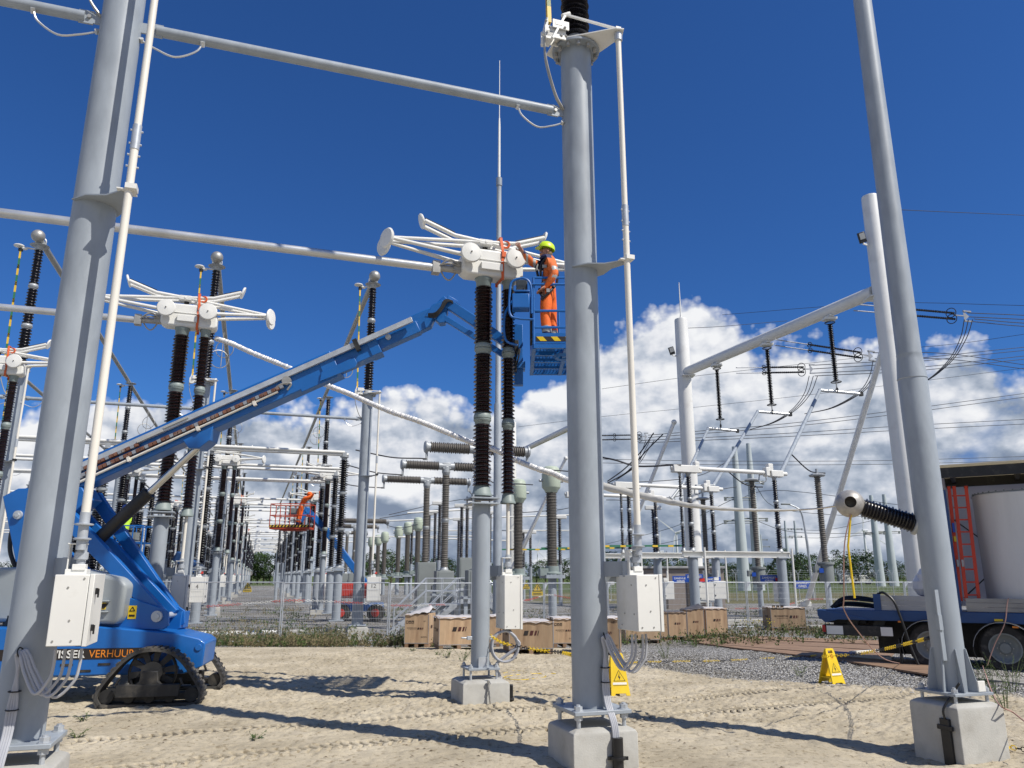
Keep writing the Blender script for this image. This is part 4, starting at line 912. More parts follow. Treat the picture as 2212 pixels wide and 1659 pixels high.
# ---------------- yellow A-frame warning signs ----------------
def make_sign(lab, x, y, rz, first=[None]):
    p = GH(x, y)
    if first[0] is not None: return dup(first[0], p, R(rz), label=lab)
    t = thing('floor_sign', lab, 'warning sign', p, R(rz), 'yellow folding warning signs'); first[0] = t
    def panel(s, withmark):
        th = math.atan2(.13, .60); M = Matrix.Translation((0, s*.17, 0)) @ Matrix.Rotation(s*R(15), 4, 'X') @ Matrix.Rotation(R(90), 4, 'X')
        if s > 0: M = M @ Matrix.Identity(4)
        out = [(-.155, 0), (-.10, 0), (-.08, .035), (.08, .035), (.10, 0), (.155, 0), (.10, .62), (.085, .64), (-.085, .64), (-.10, .62)]
        m = MB(); 
        hole = [(-.055, .56), (.055, .56), (.055, .60), (-.055, .60)]
        lo = [(-.155, 0), (-.10, 0), (-.08, .035), (.08, .035), (.10, 0), (.155, 0), (.107, .555), (-.107, .555)]
        m.prism(lo, -.011, .011, M); m.prism([(-.107, .555), (-.055, .555), (-.055, .605), (-.1005, .605)], -.011, .011, M); m.prism([(.055, .555), (.107, .555), (.1005, .605), (.055, .605)], -.011, .011, M); m.prism([(-.1005, .605), (.1005, .605), (.085, .64), (-.085, .64)], -.011, .011, M)
        pn = m.build('panel', 'yellow', t)
        if withmark:
            m = MB(); Z = .0135
            def tri(k, z, mt): m.mat(mt); m.add([(-.10*k, .27-.055*k, z), (.10*k, .27-.055*k, z), (0, .27+.115*k, z)], [(0, 1, 2)], M)
            tri(.98, Z, 0); tri(.84, Z+.001, 2); m.mat(0)
            m.add([(.012, .335, Z+.002), (-.022, .268, Z+.002), (.002, .272, Z+.002), (.006, .335, Z+.002)], [(0, 1, 2, 3)], M); m.add([(-.004, .285, Z+.002), (.022, .285, Z+.002), (.0, .235, Z+.002), (-.004, .235, Z+.002)], [(0, 1, 2, 3)], M)
            m.mat(1); m.add([(-.115, .165, Z), (.115, .165, Z), (.112, .198, Z), (-.112, .198, Z)], [(0, 1, 2, 3)], M); m.mat(0)
            m.add([(-.11, .150, Z), (.11, .150, Z), (.11, .155, Z), (-.11, .155, Z)], [(0, 1, 2, 3)], M)
            for q in range(5): m.mat(3); m.add([(-.035, .45+.021*q, Z), (.035, .45+.021*q, Z), (.035, .457+.021*q, Z), (-.035, .457+.021*q, Z)], [(0, 1, 2, 3)], M)
            m.build('warning_print', ['ink', 'white_paint', 'yellow', 'amber'], pn)
    panel(-1, True); panel(1, False)
    m = MB(); m.box((0, 0, .12), (.24, .26, .02)); m.build('spreader', 'yellow', t)
    return t
make_sign('yellow folding warning sign beside the foot of the centre column', 1334, 1500, 10)
make_sign('yellow folding warning sign at the gravel edge, left of the right mast', 1797, 1477, 24)
# ---------------- chains ----------------
def chain(lab, pts, seg=(.55, .40), mats=('yellow', 'black_plastic'), link=.055, group='plastic barrier chains', first=0, r=.0065):
    P = catmull(pts, 20); L_ = [0]
    for i in range(1, len(P)): L_.append(L_[-1]+(P[i]-P[i-1]).length)
    m = MB(); s = 0; k = 0; i = 0
    while s < L_[-1]:
        while i < len(L_)-2 and L_[i+1] < s: i += 1
        a = P[i].lerp(P[i+1], min(1, (s-L_[i])/max(1e-6, L_[i+1]-L_[i]))); d = (P[i+1]-P[i]).normalized()
        m.mat(0 if (s+first) % (seg[0]+seg[1]) < seg[0] else 1)
        up = Vector((0, 0, 1)); sd_ = d.cross(up).normalized(); w = (sd_ if k % 2 else up)*link*.36
        e = d*link*.5; lp = [a-e*.6+w, a+e*.6+w, a+e*1.15, a+e*.6-w, a-e*.6-w, a-e*1.15]
        m.tube(lp+[lp[0]], r*.8, 4, caps=False); s += link*.88; k += 1
    o = m.build('barrier_chain', list(mats)); tag(o, lab, 'chain', group); return o
Cp = O0+Vector((.12, .15, 0))
chain('yellow and black chain from the middle post down to the centre column', [loc_of(U0p, .15, -.05, 1.0), PT(1090, 1390, 11.3), PT(1150, 1402, 10.8), PT(1215, 1410, 10), PT(1262, 1422, 8.6)])
chain('yellow and black chain lying on the sand right of the centre column', [GH(1340, 1440)+Vector((0, 0, .05)), GH(1372, 1433)+Vector((0, 0, .02)), GH(1450, 1431)+Vector((0, 0, .02)), GH(1560, 1429)+Vector((0, 0, .02)), GH(1660, 1424)+Vector((0, 0, .02)), GH(1735, 1420)+Vector((0, 0, .02)), GH(1765, 1424)+Vector((0, 0, .1))], first=.3)
PM = Vector((4.87, 9.0, 0))
chain('yellow and black chain from the sign at the gravel edge to the right mast', [PT(1778, 1418, 13.6), PT(1840, 1414, 13), PT(1900, 1404, 12), PT(1960, 1390, 10.6), PT(2008, 1378, 9.1)])
chain('yellow and black chain heaped on the sand at the foot of the right mast', [GH(2050, 1608)+Vector((0, 0, .02)), GH(2080, 1618)+Vector((0, 0, .03)), GH(2110, 1616)+Vector((0, 0, .05)), GH(2100, 1626)+Vector((0, 0, .02)), GH(2140, 1622)+Vector((0, 0, .04)), GH(2180, 1628)+Vector((0, 0, .05)), GH(2165, 1618)+Vector((0, 0, .03)), GH(2240, 1630)+Vector((0, 0, .03))], first=.1, link=.06)
m = MB(); m.tube(catmull([GH(1040, 1470)+Vector((0, 0, .012)), GH(1090, 1455)+Vector((0, 0, .012)), GH(1120, 1450)+Vector((0, 0, .012)), GH(1180, 1462)+Vector((0, 0, .012)), GH(1120, 1470)+Vector((0, 0, .012)), GH(1090, 1463)+Vector((0, 0, .012)), GH(1160, 1456)+Vector((0, 0, .012)), GH(1230, 1458)+Vector((0, 0, .012))], 8), .006, 5)
o = m.build('yellow_cord', 'yellow'); tag(o, 'thin yellow cord curled on the sand left of the centre column', 'cord')
# ---------------- right mast ----------------
mast = thing('support_mast', 'tall grey mast with fins at its foot, at the right edge', 'steel mast', (PM.x, PM.y, .6), ANG*1.0)
m = MB(); m.lathe([(.165, .03), (.165, 3.55), (.163, 3.56), (.170, 3.57), (.166, 3.60), (.150, 3.80), (.143, 3.86), (.146, 3.87), (.142, 3.89), (.112, 9.5)], 36); m.build('shaft', 'column_paint', mast)
m = MB(); m.box((0, 0, .015), (.54, .54, .03)); m.build('base_plate', 'column_paint', mast, bevel=.004)
for i in range(8):
    a = math.pi*(i+.5)/4; M = Matrix.Rotation(a, 4, 'Z') @ Matrix.Translation((0, 0, 0)) @ Matrix(((1, 0, 0, 0), (0, 0, -1, 0), (0, 1, 0, 0), (0, 0, 0, 1)))
    m = MB(); m.prism([(.163, .03), (.265, .03), (.265, .07), (.185, .47), (.163, .47)], -.007, .007, M); m.build('fin', 'column_paint', mast)
for i in (-1, 1):
    for j in (-1, 1): m = MB(); m.cyl((i*.22, j*.22, -.12), (i*.22, j*.22, .09), .018, n=8); m.cyl((i*.22, j*.22, .032), (i*.22, j*.22, .07), .034, n=6); m.build('anchor_bolt', 'galvanised', mast)
m = MB(); m.box((.14, -.24, .09), (.10, .02, .11)); m.build('earth_lug', 'white_paint', mast, bevel=.004)
m = MB(); m.bar((-.17, -.10, .35), (-.17, -.10, 1.10), .05, .02); m.box((-.18, -.10, .75), (.05, .05, .16)); m.build('clip_strip', 'column_paint', mast)
f2 = make_footing('large weathered concrete block under the right mast, with a black duct strip', w=.64, h=.85); f2.location = (PM.x, PM.y, -.32); f2.rotation_euler = (0, 0, ANG)
m = MB(); m.box((0, 0, 0), (.12, .035, .52)); m.box((0, -.01, .17), (.19, .03, .05)); m.tube(catmull([(0.02, -.02, .26), (.02, -.02, .36), (.04, .10, .50), (.10, .16, .62)], 4), .014, 7)
o = m.build('cable_duct', 'black_plastic', bevel=.006); o.location = loc_of(PM, -.338, -.16, .12); o.rotation_euler = (R(0), 0, ANG-R(90)+0); tag(o, 'black cable duct strip on the left face of the right concrete block', 'pipe', 'black cable ducts')
# hollow ball and horizontal insulator fixed to the mast
bc = PT(1836, 1088, 9.25); be = Vector((PM.x-.10, PM.y+.10, PT(1990, 1133, 9.05).z)); ax = (be-bc).normalized()
t = thing('side_insulator', 'horizontal ribbed black insulator with a hollow grey ball, on the right mast', 'insulator', be)
q = ax.to_track_quat('Z', 'Y').to_matrix().to_4x4(); MM = Matrix.Translation(bc) @ q
m = MB(); R0 = .165; k = 22; pr = [(R0*math.sin(math.pi*i/(k-1)), -R0*math.cos(math.pi*i/(k-1))) for i in range(k)]
sb = MB()
hole_dir = (Vector((-.35, -.93, .05))).normalized(); hq = hole_dir.to_track_quat('Z', 'Y').to_matrix().to_4x4(); hM = Matrix.Translation(bc) @ hq
pr = [(R0*math.sin(a), R0*math.cos(a)) for a in [R(24)+(math.pi-R(24))*i/22 for i in range(23)]]
pr = [(r*.96, z*.96) for r, z in pr[::-1]][0:]+[]+[] ; outer = [(R0*math.sin(a), R0*math.cos(a)) for a in [R(24)+(math.pi-R(24))*i/22 for i in range(23)]]
inner = [(R0*.93*math.sin(a), R0*.93*math.cos(a)) for a in [R(25)+(math.pi-R(25))*i/22 for i in range(23)]][::-1]
sb.lathe([(max(1e-4, r), z) for r, z in inner+outer], 30, hM, caps=False); sb.build('hollow_ball', 'ball_grey', t, world=True)
ln = (be-bc).length; m = MB(); m.lathe(insulator_profile(.15, ln, .098, .120, .036), 28, MM); m.build('ribbed_stack', 'black_porcelain', t, world=True)
m = MB(); m.lathe([(.09, ln-.06), (.13, ln-.05), (.13, ln-.01), (.09, ln)], 20, MM); m.build('end_flange', 'joint_grey', t, world=True)
m = MB(); m.tube(catmull([bc+Vector((-.05, -.10, -.13)), PT(1824, 1180, 9.2), PT(1823, 1290, 9.4), PT(1824, 1318, 9.6), PT(1850, 1360, 10.5), PT(1905, 1420, 12), GH(1945, 1436)+Vector((0, 0, .03))], 7), .007, 6)
o = m.build('thin_rope', 'rope_pink'); tag(o, 'thin pinkish rope hanging from the hollow ball', 'rope')
m = MB(); m.tube([bc+Vector((-.04, -.08, -.14)), PT(1832, 1180, 9.2), PT(1846, 1292, 9.15)], .013, 8); o = m.build('hot_stick', 'yellow'); tag(o, 'thin yellow rod hanging from the hollow ball', 'rod')
m = MB(); m.tube(catmull([GH(2128, 1475)+Vector((0, 0, .3)), PT(2150, 1510, 9.2), PT(2190, 1540, 8.9), PT(2240, 1580, 8.4)], 6), .008, 6); o = m.build('thin_rope', 'rope_pink'); tag(o, 'thin rope from the fins of the right mast to the right edge', 'rope')
# ---------------- wire mesh fence on blocks ----------------
FW = 3.5
def make_panel():
    t = thing('mesh_fence_panel', 'mesh fence panel', 'fence panel', (0, 0, 0), 0, 'mesh fence panels')
    m = MB(); h = 1.95
    for x in (.03, FW-.03): m.tube([(x, 0, -.06), (x, 0, h)], .021, 8)
    for z in (.13, h-.02): m.tube([(.03, 0, z), (FW-.03, 0, z)], .016, 8)
    m.add([(.05, 0, h-.02), (.22, 0, h-.02), (.05, 0, h-.26)], [(0, 1, 2)]); m.build('frame', 'galvanised', t)
    m = MB(); k = 0
    x = .08
    while x < FW-.05:
        m.tube([(x, 0, .13), (x, 0, h-.02)], .0026, 3, False); x += .055
    z = .13
    while z < h:
        for dz in (0, .018): m.tube([(.03, .004, z+dz), (FW-.03, .004, z+dz)], .0028, 3, False)
        z += .225
    m.build('wire_mesh', 'galvanised', t)
    m = MB(); m.prism([(-.30, -.11), (.30, -.11), (.34, 0), (.30, .11), (-.30, .11), (-.34, 0)], -.06, .09); m.build('foot_block', 'concrete', t)
    return t
pan = make_panel(); fl = [PT(135, 1380, 24.6), PT(370, 1380, 25.0), PT(604, 1380, 25.4), PT(838, 1380, 25.9)]
far1, far2 = PT(1436, 1300, 33.2), PT(1957, 1300, 34.4)
a = fl[-1]; nseg = 4
line = [(p.x, p.y) for p in fl]; dx = (far1.x-a.x)/nseg; dy = (far1.y-a.y)/nseg; line += [(a.x+dx*i, a.y+dy*i) for i in range(1, nseg+1)]
dx = (far2.x-far1.x)/3; dy = (far2.y-far1.y)/3; line += [(far1.x+dx*i, far1.y+dy*i) for i in range(1, 6)]
words_ = ['behind the blue lift', 'left of the aisle, behind the lift', 'in front of the aisle with the row of columns', 'in front of the number 12 column', 'in front of the stairs', 'behind the middle post', 'behind the crates left of the centre column', 'behind the large cabinet', 'behind the crates under the dark sheet', 'left of the white brace', 'crossed by the white brace', 'behind the trailer bed', 'far right behind the trailer']
for i in range(len(line)-1):
    (x0, y0), (x1, y1) = line[i], line[i+1]; L_ = math.hypot(x1-x0, y1-y0); gz = hfun(x0, y0); lab = 'mesh fence panel '+words_[i]
    o = dup(pan, (x0, y0, gz+.0), math.atan2(y1-y0, x1-x0), label=lab, scale=(L_/FW, 1, 1))
for c in list(pan.children_recursive)+[pan]: bpy.data.objects.remove(c)
# red and white chain behind the fence
for lab, pts in (('red and white plastic chain behind the fence, left part', [PT(450, 1310, 25.8), PT(560, 1302, 26.3), PT(640, 1297, 26.5), PT(760, 1302, 27), PT(860, 1308, 28), PT(960, 1306, 30)]), ('red and white plastic chain behind the fence, seen right of the middle post', [PT(1080, 1300, 30), PT(1140, 1296, 32), PT(1185, 1285, 33), PT(1240, 1293, 34), PT(1330, 1297, 35)]), ('red and white plastic chain in front of the security fence', [PT(1590, 1315, 36), PT(1680, 1312, 36), PT(1745, 1295, 37), PT(1830, 1296, 38), PT(1910, 1300, 38)])):
    chain(lab, pts, (1.0, 1.0), ('red_paint', 'white_paint'), .085, 'red and white chains', r=.009)
# yellow triangle signs on the fence
def tri_sign(lab, x, y, d, s, grp='yellow danger signs'):
    p = PT(x, y, d); t = thing('danger_sign', lab, 'warning sign', p, 0, grp)
    m = MB(); m.prism([(-.5*s, 0), (.5*s, 0), (.5*s, .35*s), (-.5*s, .35*s)], -.006, .006, Matrix.Rotation(R(90), 4, 'X')); m.prism([(-.48*s, .37*s), (.48*s, .37*s), (0, 1.2*s)], -.006, .006, Matrix.Rotation(R(90), 4, 'X')); pl = m.build('plate', 'yellow', t)
    m = MB(); M = Matrix.Rotation(R(90), 4, 'X') @ Matrix.Translation((0, 0, .009))
    for a_, b_ in (((-.40, .42), (.40, .42)), ((.40, .42), (0, 1.08)), ((0, 1.08), (-.40, .42))):
        m.bar((a_[0]*s, -.010, a_[1]*s), (b_[0]*s, -.010, b_[1]*s), .004, .05*s)
    m.bar((.05*s, -.010, .85*s), (-.07*s, -.010, .66*s), .004, .05*s); m.bar((-.07*s, -.010, .68*s), (.07*s, -.010, .68*s), .004, .04*s); m.bar((.06*s, -.010, .68*s), (-.02*s, -.010, .48*s), .004, .05*s)
    m.bar((-.38*s, -.010, .22*s), (.38*s, -.010, .22*s), .004, .04*s); m.bar((-.38*s, -.010, .12*s), (.38*s, -.010, .12*s), .004, .03*s); m.build('symbol', 'ink', pl)
tri_sign('yellow danger sign on the fence between the middle post and the centre column', 1161, 1287, 30.4, .42)
tri_sign('small yellow danger sign farther back, left of the other one', 1137, 1273, 44, .36)
tri_sign('small yellow danger sign in the middle of the aisle', 534, 1279, 42, .45)
# ---------------- weeds and flowers ----------------
def make_weed(name, seed, h, n, dry=False, fl=False, spread=.16, group='weeds'):
    r = random.Random(seed); t = thing(name, 'weed', 'weed', group=group); s = MB(); l = MB(); f = MB()
    for i in range(n):
        a = r.uniform(0, 6.28); q = r.uniform(0, spread); x0, y0 = q*math.cos(a)*.5, q*math.sin(a)*.5; lx, ly = math.cos(a)*spread*r.uniform(.4, 1.4), math.sin(a)*spread*r.uniform(.4, 1.4); hh = h*r.uniform(.5, 1.05)
        P = [(x0, y0, -.02), (x0+lx*.35, y0+ly*.35, hh*.5), (x0+lx, y0+ly, hh)]; s.tube(P, [.004, .003, .0015], 4, False)
        for k in range(r.randint(5, 9)):
            u = r.uniform(.12, 1); px_ = x0+lx*u; py_ = y0+ly*u; pz = hh*u; b = r.uniform(0, 6.28); e = r.uniform(.025, .07)*(1.25-u*.6); w = e*.28; c_, s_ = math.cos(b), math.sin(b); dz = r.uniform(-.2, .6)*e
            l.add([(px_, py_, pz), (px_+c_*e*.5-s_*w, py_+s_*e*.5+c_*w, pz+dz*.5), (px_+c_*e, py_+s_*e, pz+dz), (px_+c_*e*.5+s_*w, py_+s_*e*.5-c_*w, pz+dz*.6)], [(0, 1, 2, 3)])
        if fl and r.random() < .8: f.ball((x0+lx, y0+ly, hh), .018, 6)
    s.build('stems', 'leaf_weed' if not dry else 'weed_dry', t); l.build('leaves', 'weed_dry' if dry else 'leaf_weed', t, smooth=0)
    if fl and f.v: f.build('flowers', 'flower_yellow', t)
    return t
wp = [make_weed('leafy_weed', 1, .30, 9), make_weed('leafy_weed', 2, .42, 12), make_weed('leafy_weed', 3, .62, 16, spread=.26), make_weed('leafy_weed', 4, .10, 7, spread=.12), make_weed('flowering_weed', 5, .55, 13, fl=True, spread=.25), make_weed('dry_weed', 6, .5, 12, dry=True, spread=.2)]
used = []
spots = [(2, 765, 1385, 'green weed at the fence, in front of the number 12 column'), (1, 770, 1381, 'second green weed at the fence, beside the number 12 column'), (1, 478, 1378, 'tall green weed at the fence, right of the lift nose'), (3, 549, 1600, 'tiny weed on the sand among the track marks'), (3, 180, 1557, 'tiny weed on the sand below the lift'), (3, 165, 1594, 'tiny weed on the sand near the left-edge column'), (3, 362, 1382, 'tiny weed on the sand behind the lift nose'),
 (0, 966, 1420, 'small weed on the sand, below the second crate'), (3, 944, 1415, 'tiny weed on the sand, below the leftmost crate'), (0, 1002, 1428, 'small weed right of the middle post'), (0, 1035, 1432, 'small weed between the middle post and its crate'), (3, 890, 1407, 'tiny weed in the shade of the leftmost crate'), (3, 858, 1402, 'tiny weed left of the leftmost crate'),
 (1, 1385, 1400, 'weed below the large cabinet'), (1, 1437, 1421, 'weed on the gravel edge right of the large cabinet'), (1, 1502, 1398, 'weed at the left corner of the brown boards'), (1, 1478, 1392, 'weed in front of the brown crates'), (0, 1552, 1400, 'weed on the edge of the brown boards'), (0, 1728, 1462, 'small weed beside the sign at the gravel edge'), (2, 1352, 1392, 'tall weed between the crates below the large cabinet'), (1, 1330, 1405, 'weed behind the sign at the centre column'),
 (2, 2150, 1500, 'leafy weed between the right mast and the wheels'), (2, 2185, 1495, 'leafy weed under the right trailer wheel'), (2, 2118, 1490, 'leafy weed directly behind the right mast'), (1, 2170, 1530, 'leafy weed at the right edge'), (4, 1655, 1370, 'yellow-flowered weed left of the single crate'), (4, 1620, 1368, 'yellow-flowered weed by the fence joint')]
for q, x, y, lab in spots: dup(wp[q], GH(x, y), random.uniform(0, 6), label=lab)
# weed strip along the fence: nobody could count it
r = random.Random(11); s = MB()
for i in range(3400):
    if i < 2500:
        x = r.uniform(-13, -2.2); y = 24.3+r.gauss(0, 1.0)+max(0, (x+3))*.4+ (3.2*r.random()**2); 
    else:
        x = r.uniform(-2, 19); y = 26+(x+2)*.75+r.gauss(0, 1.2) if x < 6 else 30+r.gauss(0, 1.8)
    if math.sin(x*1.7)+math.sin(x*.63+y)+r.uniform(-1.2, 1.2) < -.3: continue
    if y < 23.2: continue
    z = hfun(x, y); h = r.uniform(.06, .40)*(1 if r.random() < .8 else 1.7); s.mat(0 if r.random() < .35 else 1)
    for k in range(r.randint(2, 4)):
        a = r.uniform(0, 6.28); lx, ly = math.cos(a)*h*.45, math.sin(a)*h*.45; w = .003
        s.add([(x-w, y, z-.02), (x+w, y, z-.02), (x+lx*.5+w*.7, y+ly*.5, z+h*.6), (x+lx, y+ly, z+h), (x+lx*.5-w*.7, y+ly*.5, z+h*.6)], [(0, 1, 2, 3, 4)])
        for q in range(9):
            u = r.uniform(.1, 1); e = r.uniform(.02, .075); b = r.uniform(0, 6.28); X_, Y_, Z_ = x+lx*u, y+ly*u, z+h*u
            s.add([(X_, Y_, Z_), (X_+math.cos(b)*e, Y_+math.sin(b)*e, Z_+e*.4), (X_+math.cos(b)*e*.5, Y_+math.sin(b)*e*.5, Z_+e*.9)], [(0, 1, 2)])
for i in range(2600):
    y = 26+26*r.random()**1.3; x = r.uniform(-.62, .55)*y; 
    if math.sin(x*.9+y*.3)+math.sin(x*.37-y*.5)+r.uniform(-1, 1) < .5: continue
    z = hfun(x, y); h = r.uniform(.08, .40); s.mat(0 if r.random() < .5 else 1)
    for q in range(14):
        u = r.uniform(0, 1); e = r.uniform(.04, .10); b = r.uniform(0, 6.28); X_, Y_, Z_ = x+r.gauss(0, .12), y+r.gauss(0, .12), z+h*u
        s.add([(X_, Y_, Z_), (X_+math.cos(b)*e, Y_+math.sin(b)*e, Z_+e*.4), (X_+math.cos(b)*e*.5, Y_+math.sin(b)*e*.5, Z_+e*1.1)], [(0, 1, 2)])
o = s.build('weed_strip', ['leaf_weed', 'weed_dry'], smooth=0); tag(o, 'ragged green and dry weeds growing along the mesh fence and in the gravel yard', 'weeds', kind='stuff')
for w_ in wp:
    for c in list(w_.children_recursive)+[w_]: bpy.data.objects.remove(c)
# loose stones on the gravel edge, scattered: nobody could count them
r = random.Random(4); s = MB(); ico = [(0, .1, .75), (.9, 0, .1), (.28, .85, .2), (-.72, .53, .1), (-.72, -.53, .2), (.28, -.85, .1), (.45, .1, .62), (-.3, .35, .66), (-.1, -.42, .6)]
for i in range(9000):
    y = r.uniform(11.5, 24); x = r.uniform(1.5, 14)
    e = (y-17.0)+1.02*x-3.6+.9*math.sin(x*1.3)+r.gauss(0, .9)
    if e < 0 or (x > 9 and r.random() < .4): continue
    z = hfun(x, y); k = r.uniform(.012, .030); s.mat(0 if r.random() < .6 else 1)
    s.add([(x+a_*k*r.uniform(.7, 1.3), y+b_*k*r.uniform(.7, 1.3), z+k*.4+c_*k*.7) for a_, b_, c_ in ico], [(6, 1, 2), (6, 2, 7), (7, 2, 3), (7, 3, 4), (7, 4, 8), (8, 4, 5), (8, 5, 1), (8, 1, 6), (6, 7, 8)])
material('stone_light', (.44, .43, .42), .9); material('stone_dark', (.22, .215, .21), .9)
o = s.build('loose_gravel', ['stone_light', 'stone_dark'], smooth=0); tag(o, 'grey crushed stones lying at the edge of the sand', 'gravel', kind='stuff')
# small sand lumps: crumbs thrown up by the tracks
r = random.Random(9); s = MB()
for i in range(2600):
    y = 6.2+17*r.random()**1.2; x = r.uniform(-.8, .8)*y
    z = hfun(x, y); k = r.uniform(.006, .018)
    s.add([(x+a_*k*r.uniform(.7, 1.3), y+b_*k*r.uniform(.7, 1.3), z+k*.3+c_*k*.6) for a_, b_, c_ in ico], [(6, 1, 2), (6, 2, 7), (7, 2, 3), (7, 3, 4), (7, 4, 8), (8, 4, 5), (8, 5, 1), (8, 1, 6), (6, 7, 8)])
material('sand_crumb', (.42, .355, .26), .95)
s.mat(1)
for i in range(1500):
    y = 6.5+15*r.random()**1.1; x = r.uniform(-.8, .75)*y
    if math.sin(x*2.1+y)+math.sin(x*.7-y*1.9)+r.uniform(-1, 1) < .2: continue
    z = hfun(x, y)+.012; k = r.uniform(.01, .035); w = r.uniform(.004, .009); a = r.gauss(0, .5); c_, s_ = math.cos(a), math.sin(a)
    s.add([(x-c_*k, y-s_*k, z), (x+s_*w, y-c_*w, z+.004), (x+c_*k, y+s_*k, z+.003), (x-s_*w, y+c_*w, z+.012)], [(0, 1, 2), (0, 2, 3)])
material('litter_dark', (.13, .095, .06), .95)
o = s.build('sand_crumbs', ['sand_crumb', 'litter_dark'], smooth=0); tag(o, 'small lumps of sand scattered over the ground', 'sand lumps', kind='stuff')
# ================= tracked boom lift =================
lift = thing('boom_lift', 'blue tracked boom lift with its long arm raised to the centre disconnector', 'boom lift', (-6.6, 12.9, 0))
YAW = None
def bl(m, name, mat, par=None, **k):
    if YAW is not None: m.v = [tuple(YAW @ Vector(p)) for p in m.v]
    return m.build(name, mat, par or lift, world=True, **k)
YX = Matrix(((1, 0, 0, 0), (0, 0, -1, 0), (0, 1, 0, 0), (0, 0, 0, 1)))           # prism drawn in X-Z, extruded along -Y
def slab(m, poly, y0, y1): m.prism(poly, -y1, -y0, YX)
# chassis: side plates with slots, sloping nose; it stands slightly turned
YAW = Matrix.Translation((-5.33, 12.06, 0)) @ Matrix.Rotation(R(11), 4, 'Z') @ Matrix.Translation((5.33, -12.06, 0))
m = MB(); cy0, cy1 = 12.33, 13.30
prof_ = [(-9.3, .40), (-4.95, .40), (-4.70, .50), (-4.68, .84), (-4.78, .91), (-5.15, 1.0), (-6.25, 1.10), (-9.3, 1.10)]
slab(m, prof_, cy0, cy1); ch = bl(m, 'chassis', 'lift_blue', bevel=.02)
m = MB(); m.mat(0); slab(m, [(-9.2, .635), (-5.50, .635), (-5.32, .79), (-9.2, .79)], cy0-.006, cy0-.002); bl(m, 'banner', 'ink', ch)
m = MB(); M = face_M((-7.10, cy0-.010, .660), (1, 0, 0)); put_text(m, 'DE VISSER', .155, M, .72, bold=.02); bl(m, 'lettering', 'white_paint', ch, smooth=0)
m = MB(); M = face_M((-6.33, cy0-.010, .660), (1, 0, 0)); put_text(m, 'VERHUUR', .155, M, .64); bl(m, 'lettering', 'amber', ch, smooth=0)
m = MB()
for x, z in ((-6.62, .56), (-6.10, .56), (-6.36, .47), (-7.2, .56)):
    m.box((x, cy0-.003, z), (.17, .012, .034)); m.ball((x, cy0-.004, z-.004), .001, 4)
bl(m, 'slot', 'black_steel', ch, bevel=.015)
m = MB(); m.box((-6.45, cy0-.004, .90), (.16, .006, .14)); bl(m, 'info_plate', 'reflective', ch)
m = MB(); m.cyl((-4.78, cy0-.02, .78), (-4.78, cy0+.02, .78), .05, n=16); bl(m, 'tie_down', 'lift_blue', ch, bevel=.004)
m = MB(); m.cyl((-7.3, 13.05, 1.08), (-7.3, 13.05, 1.26), .52, n=32); bl(m, 'slew_ring', 'black_steel', lift)
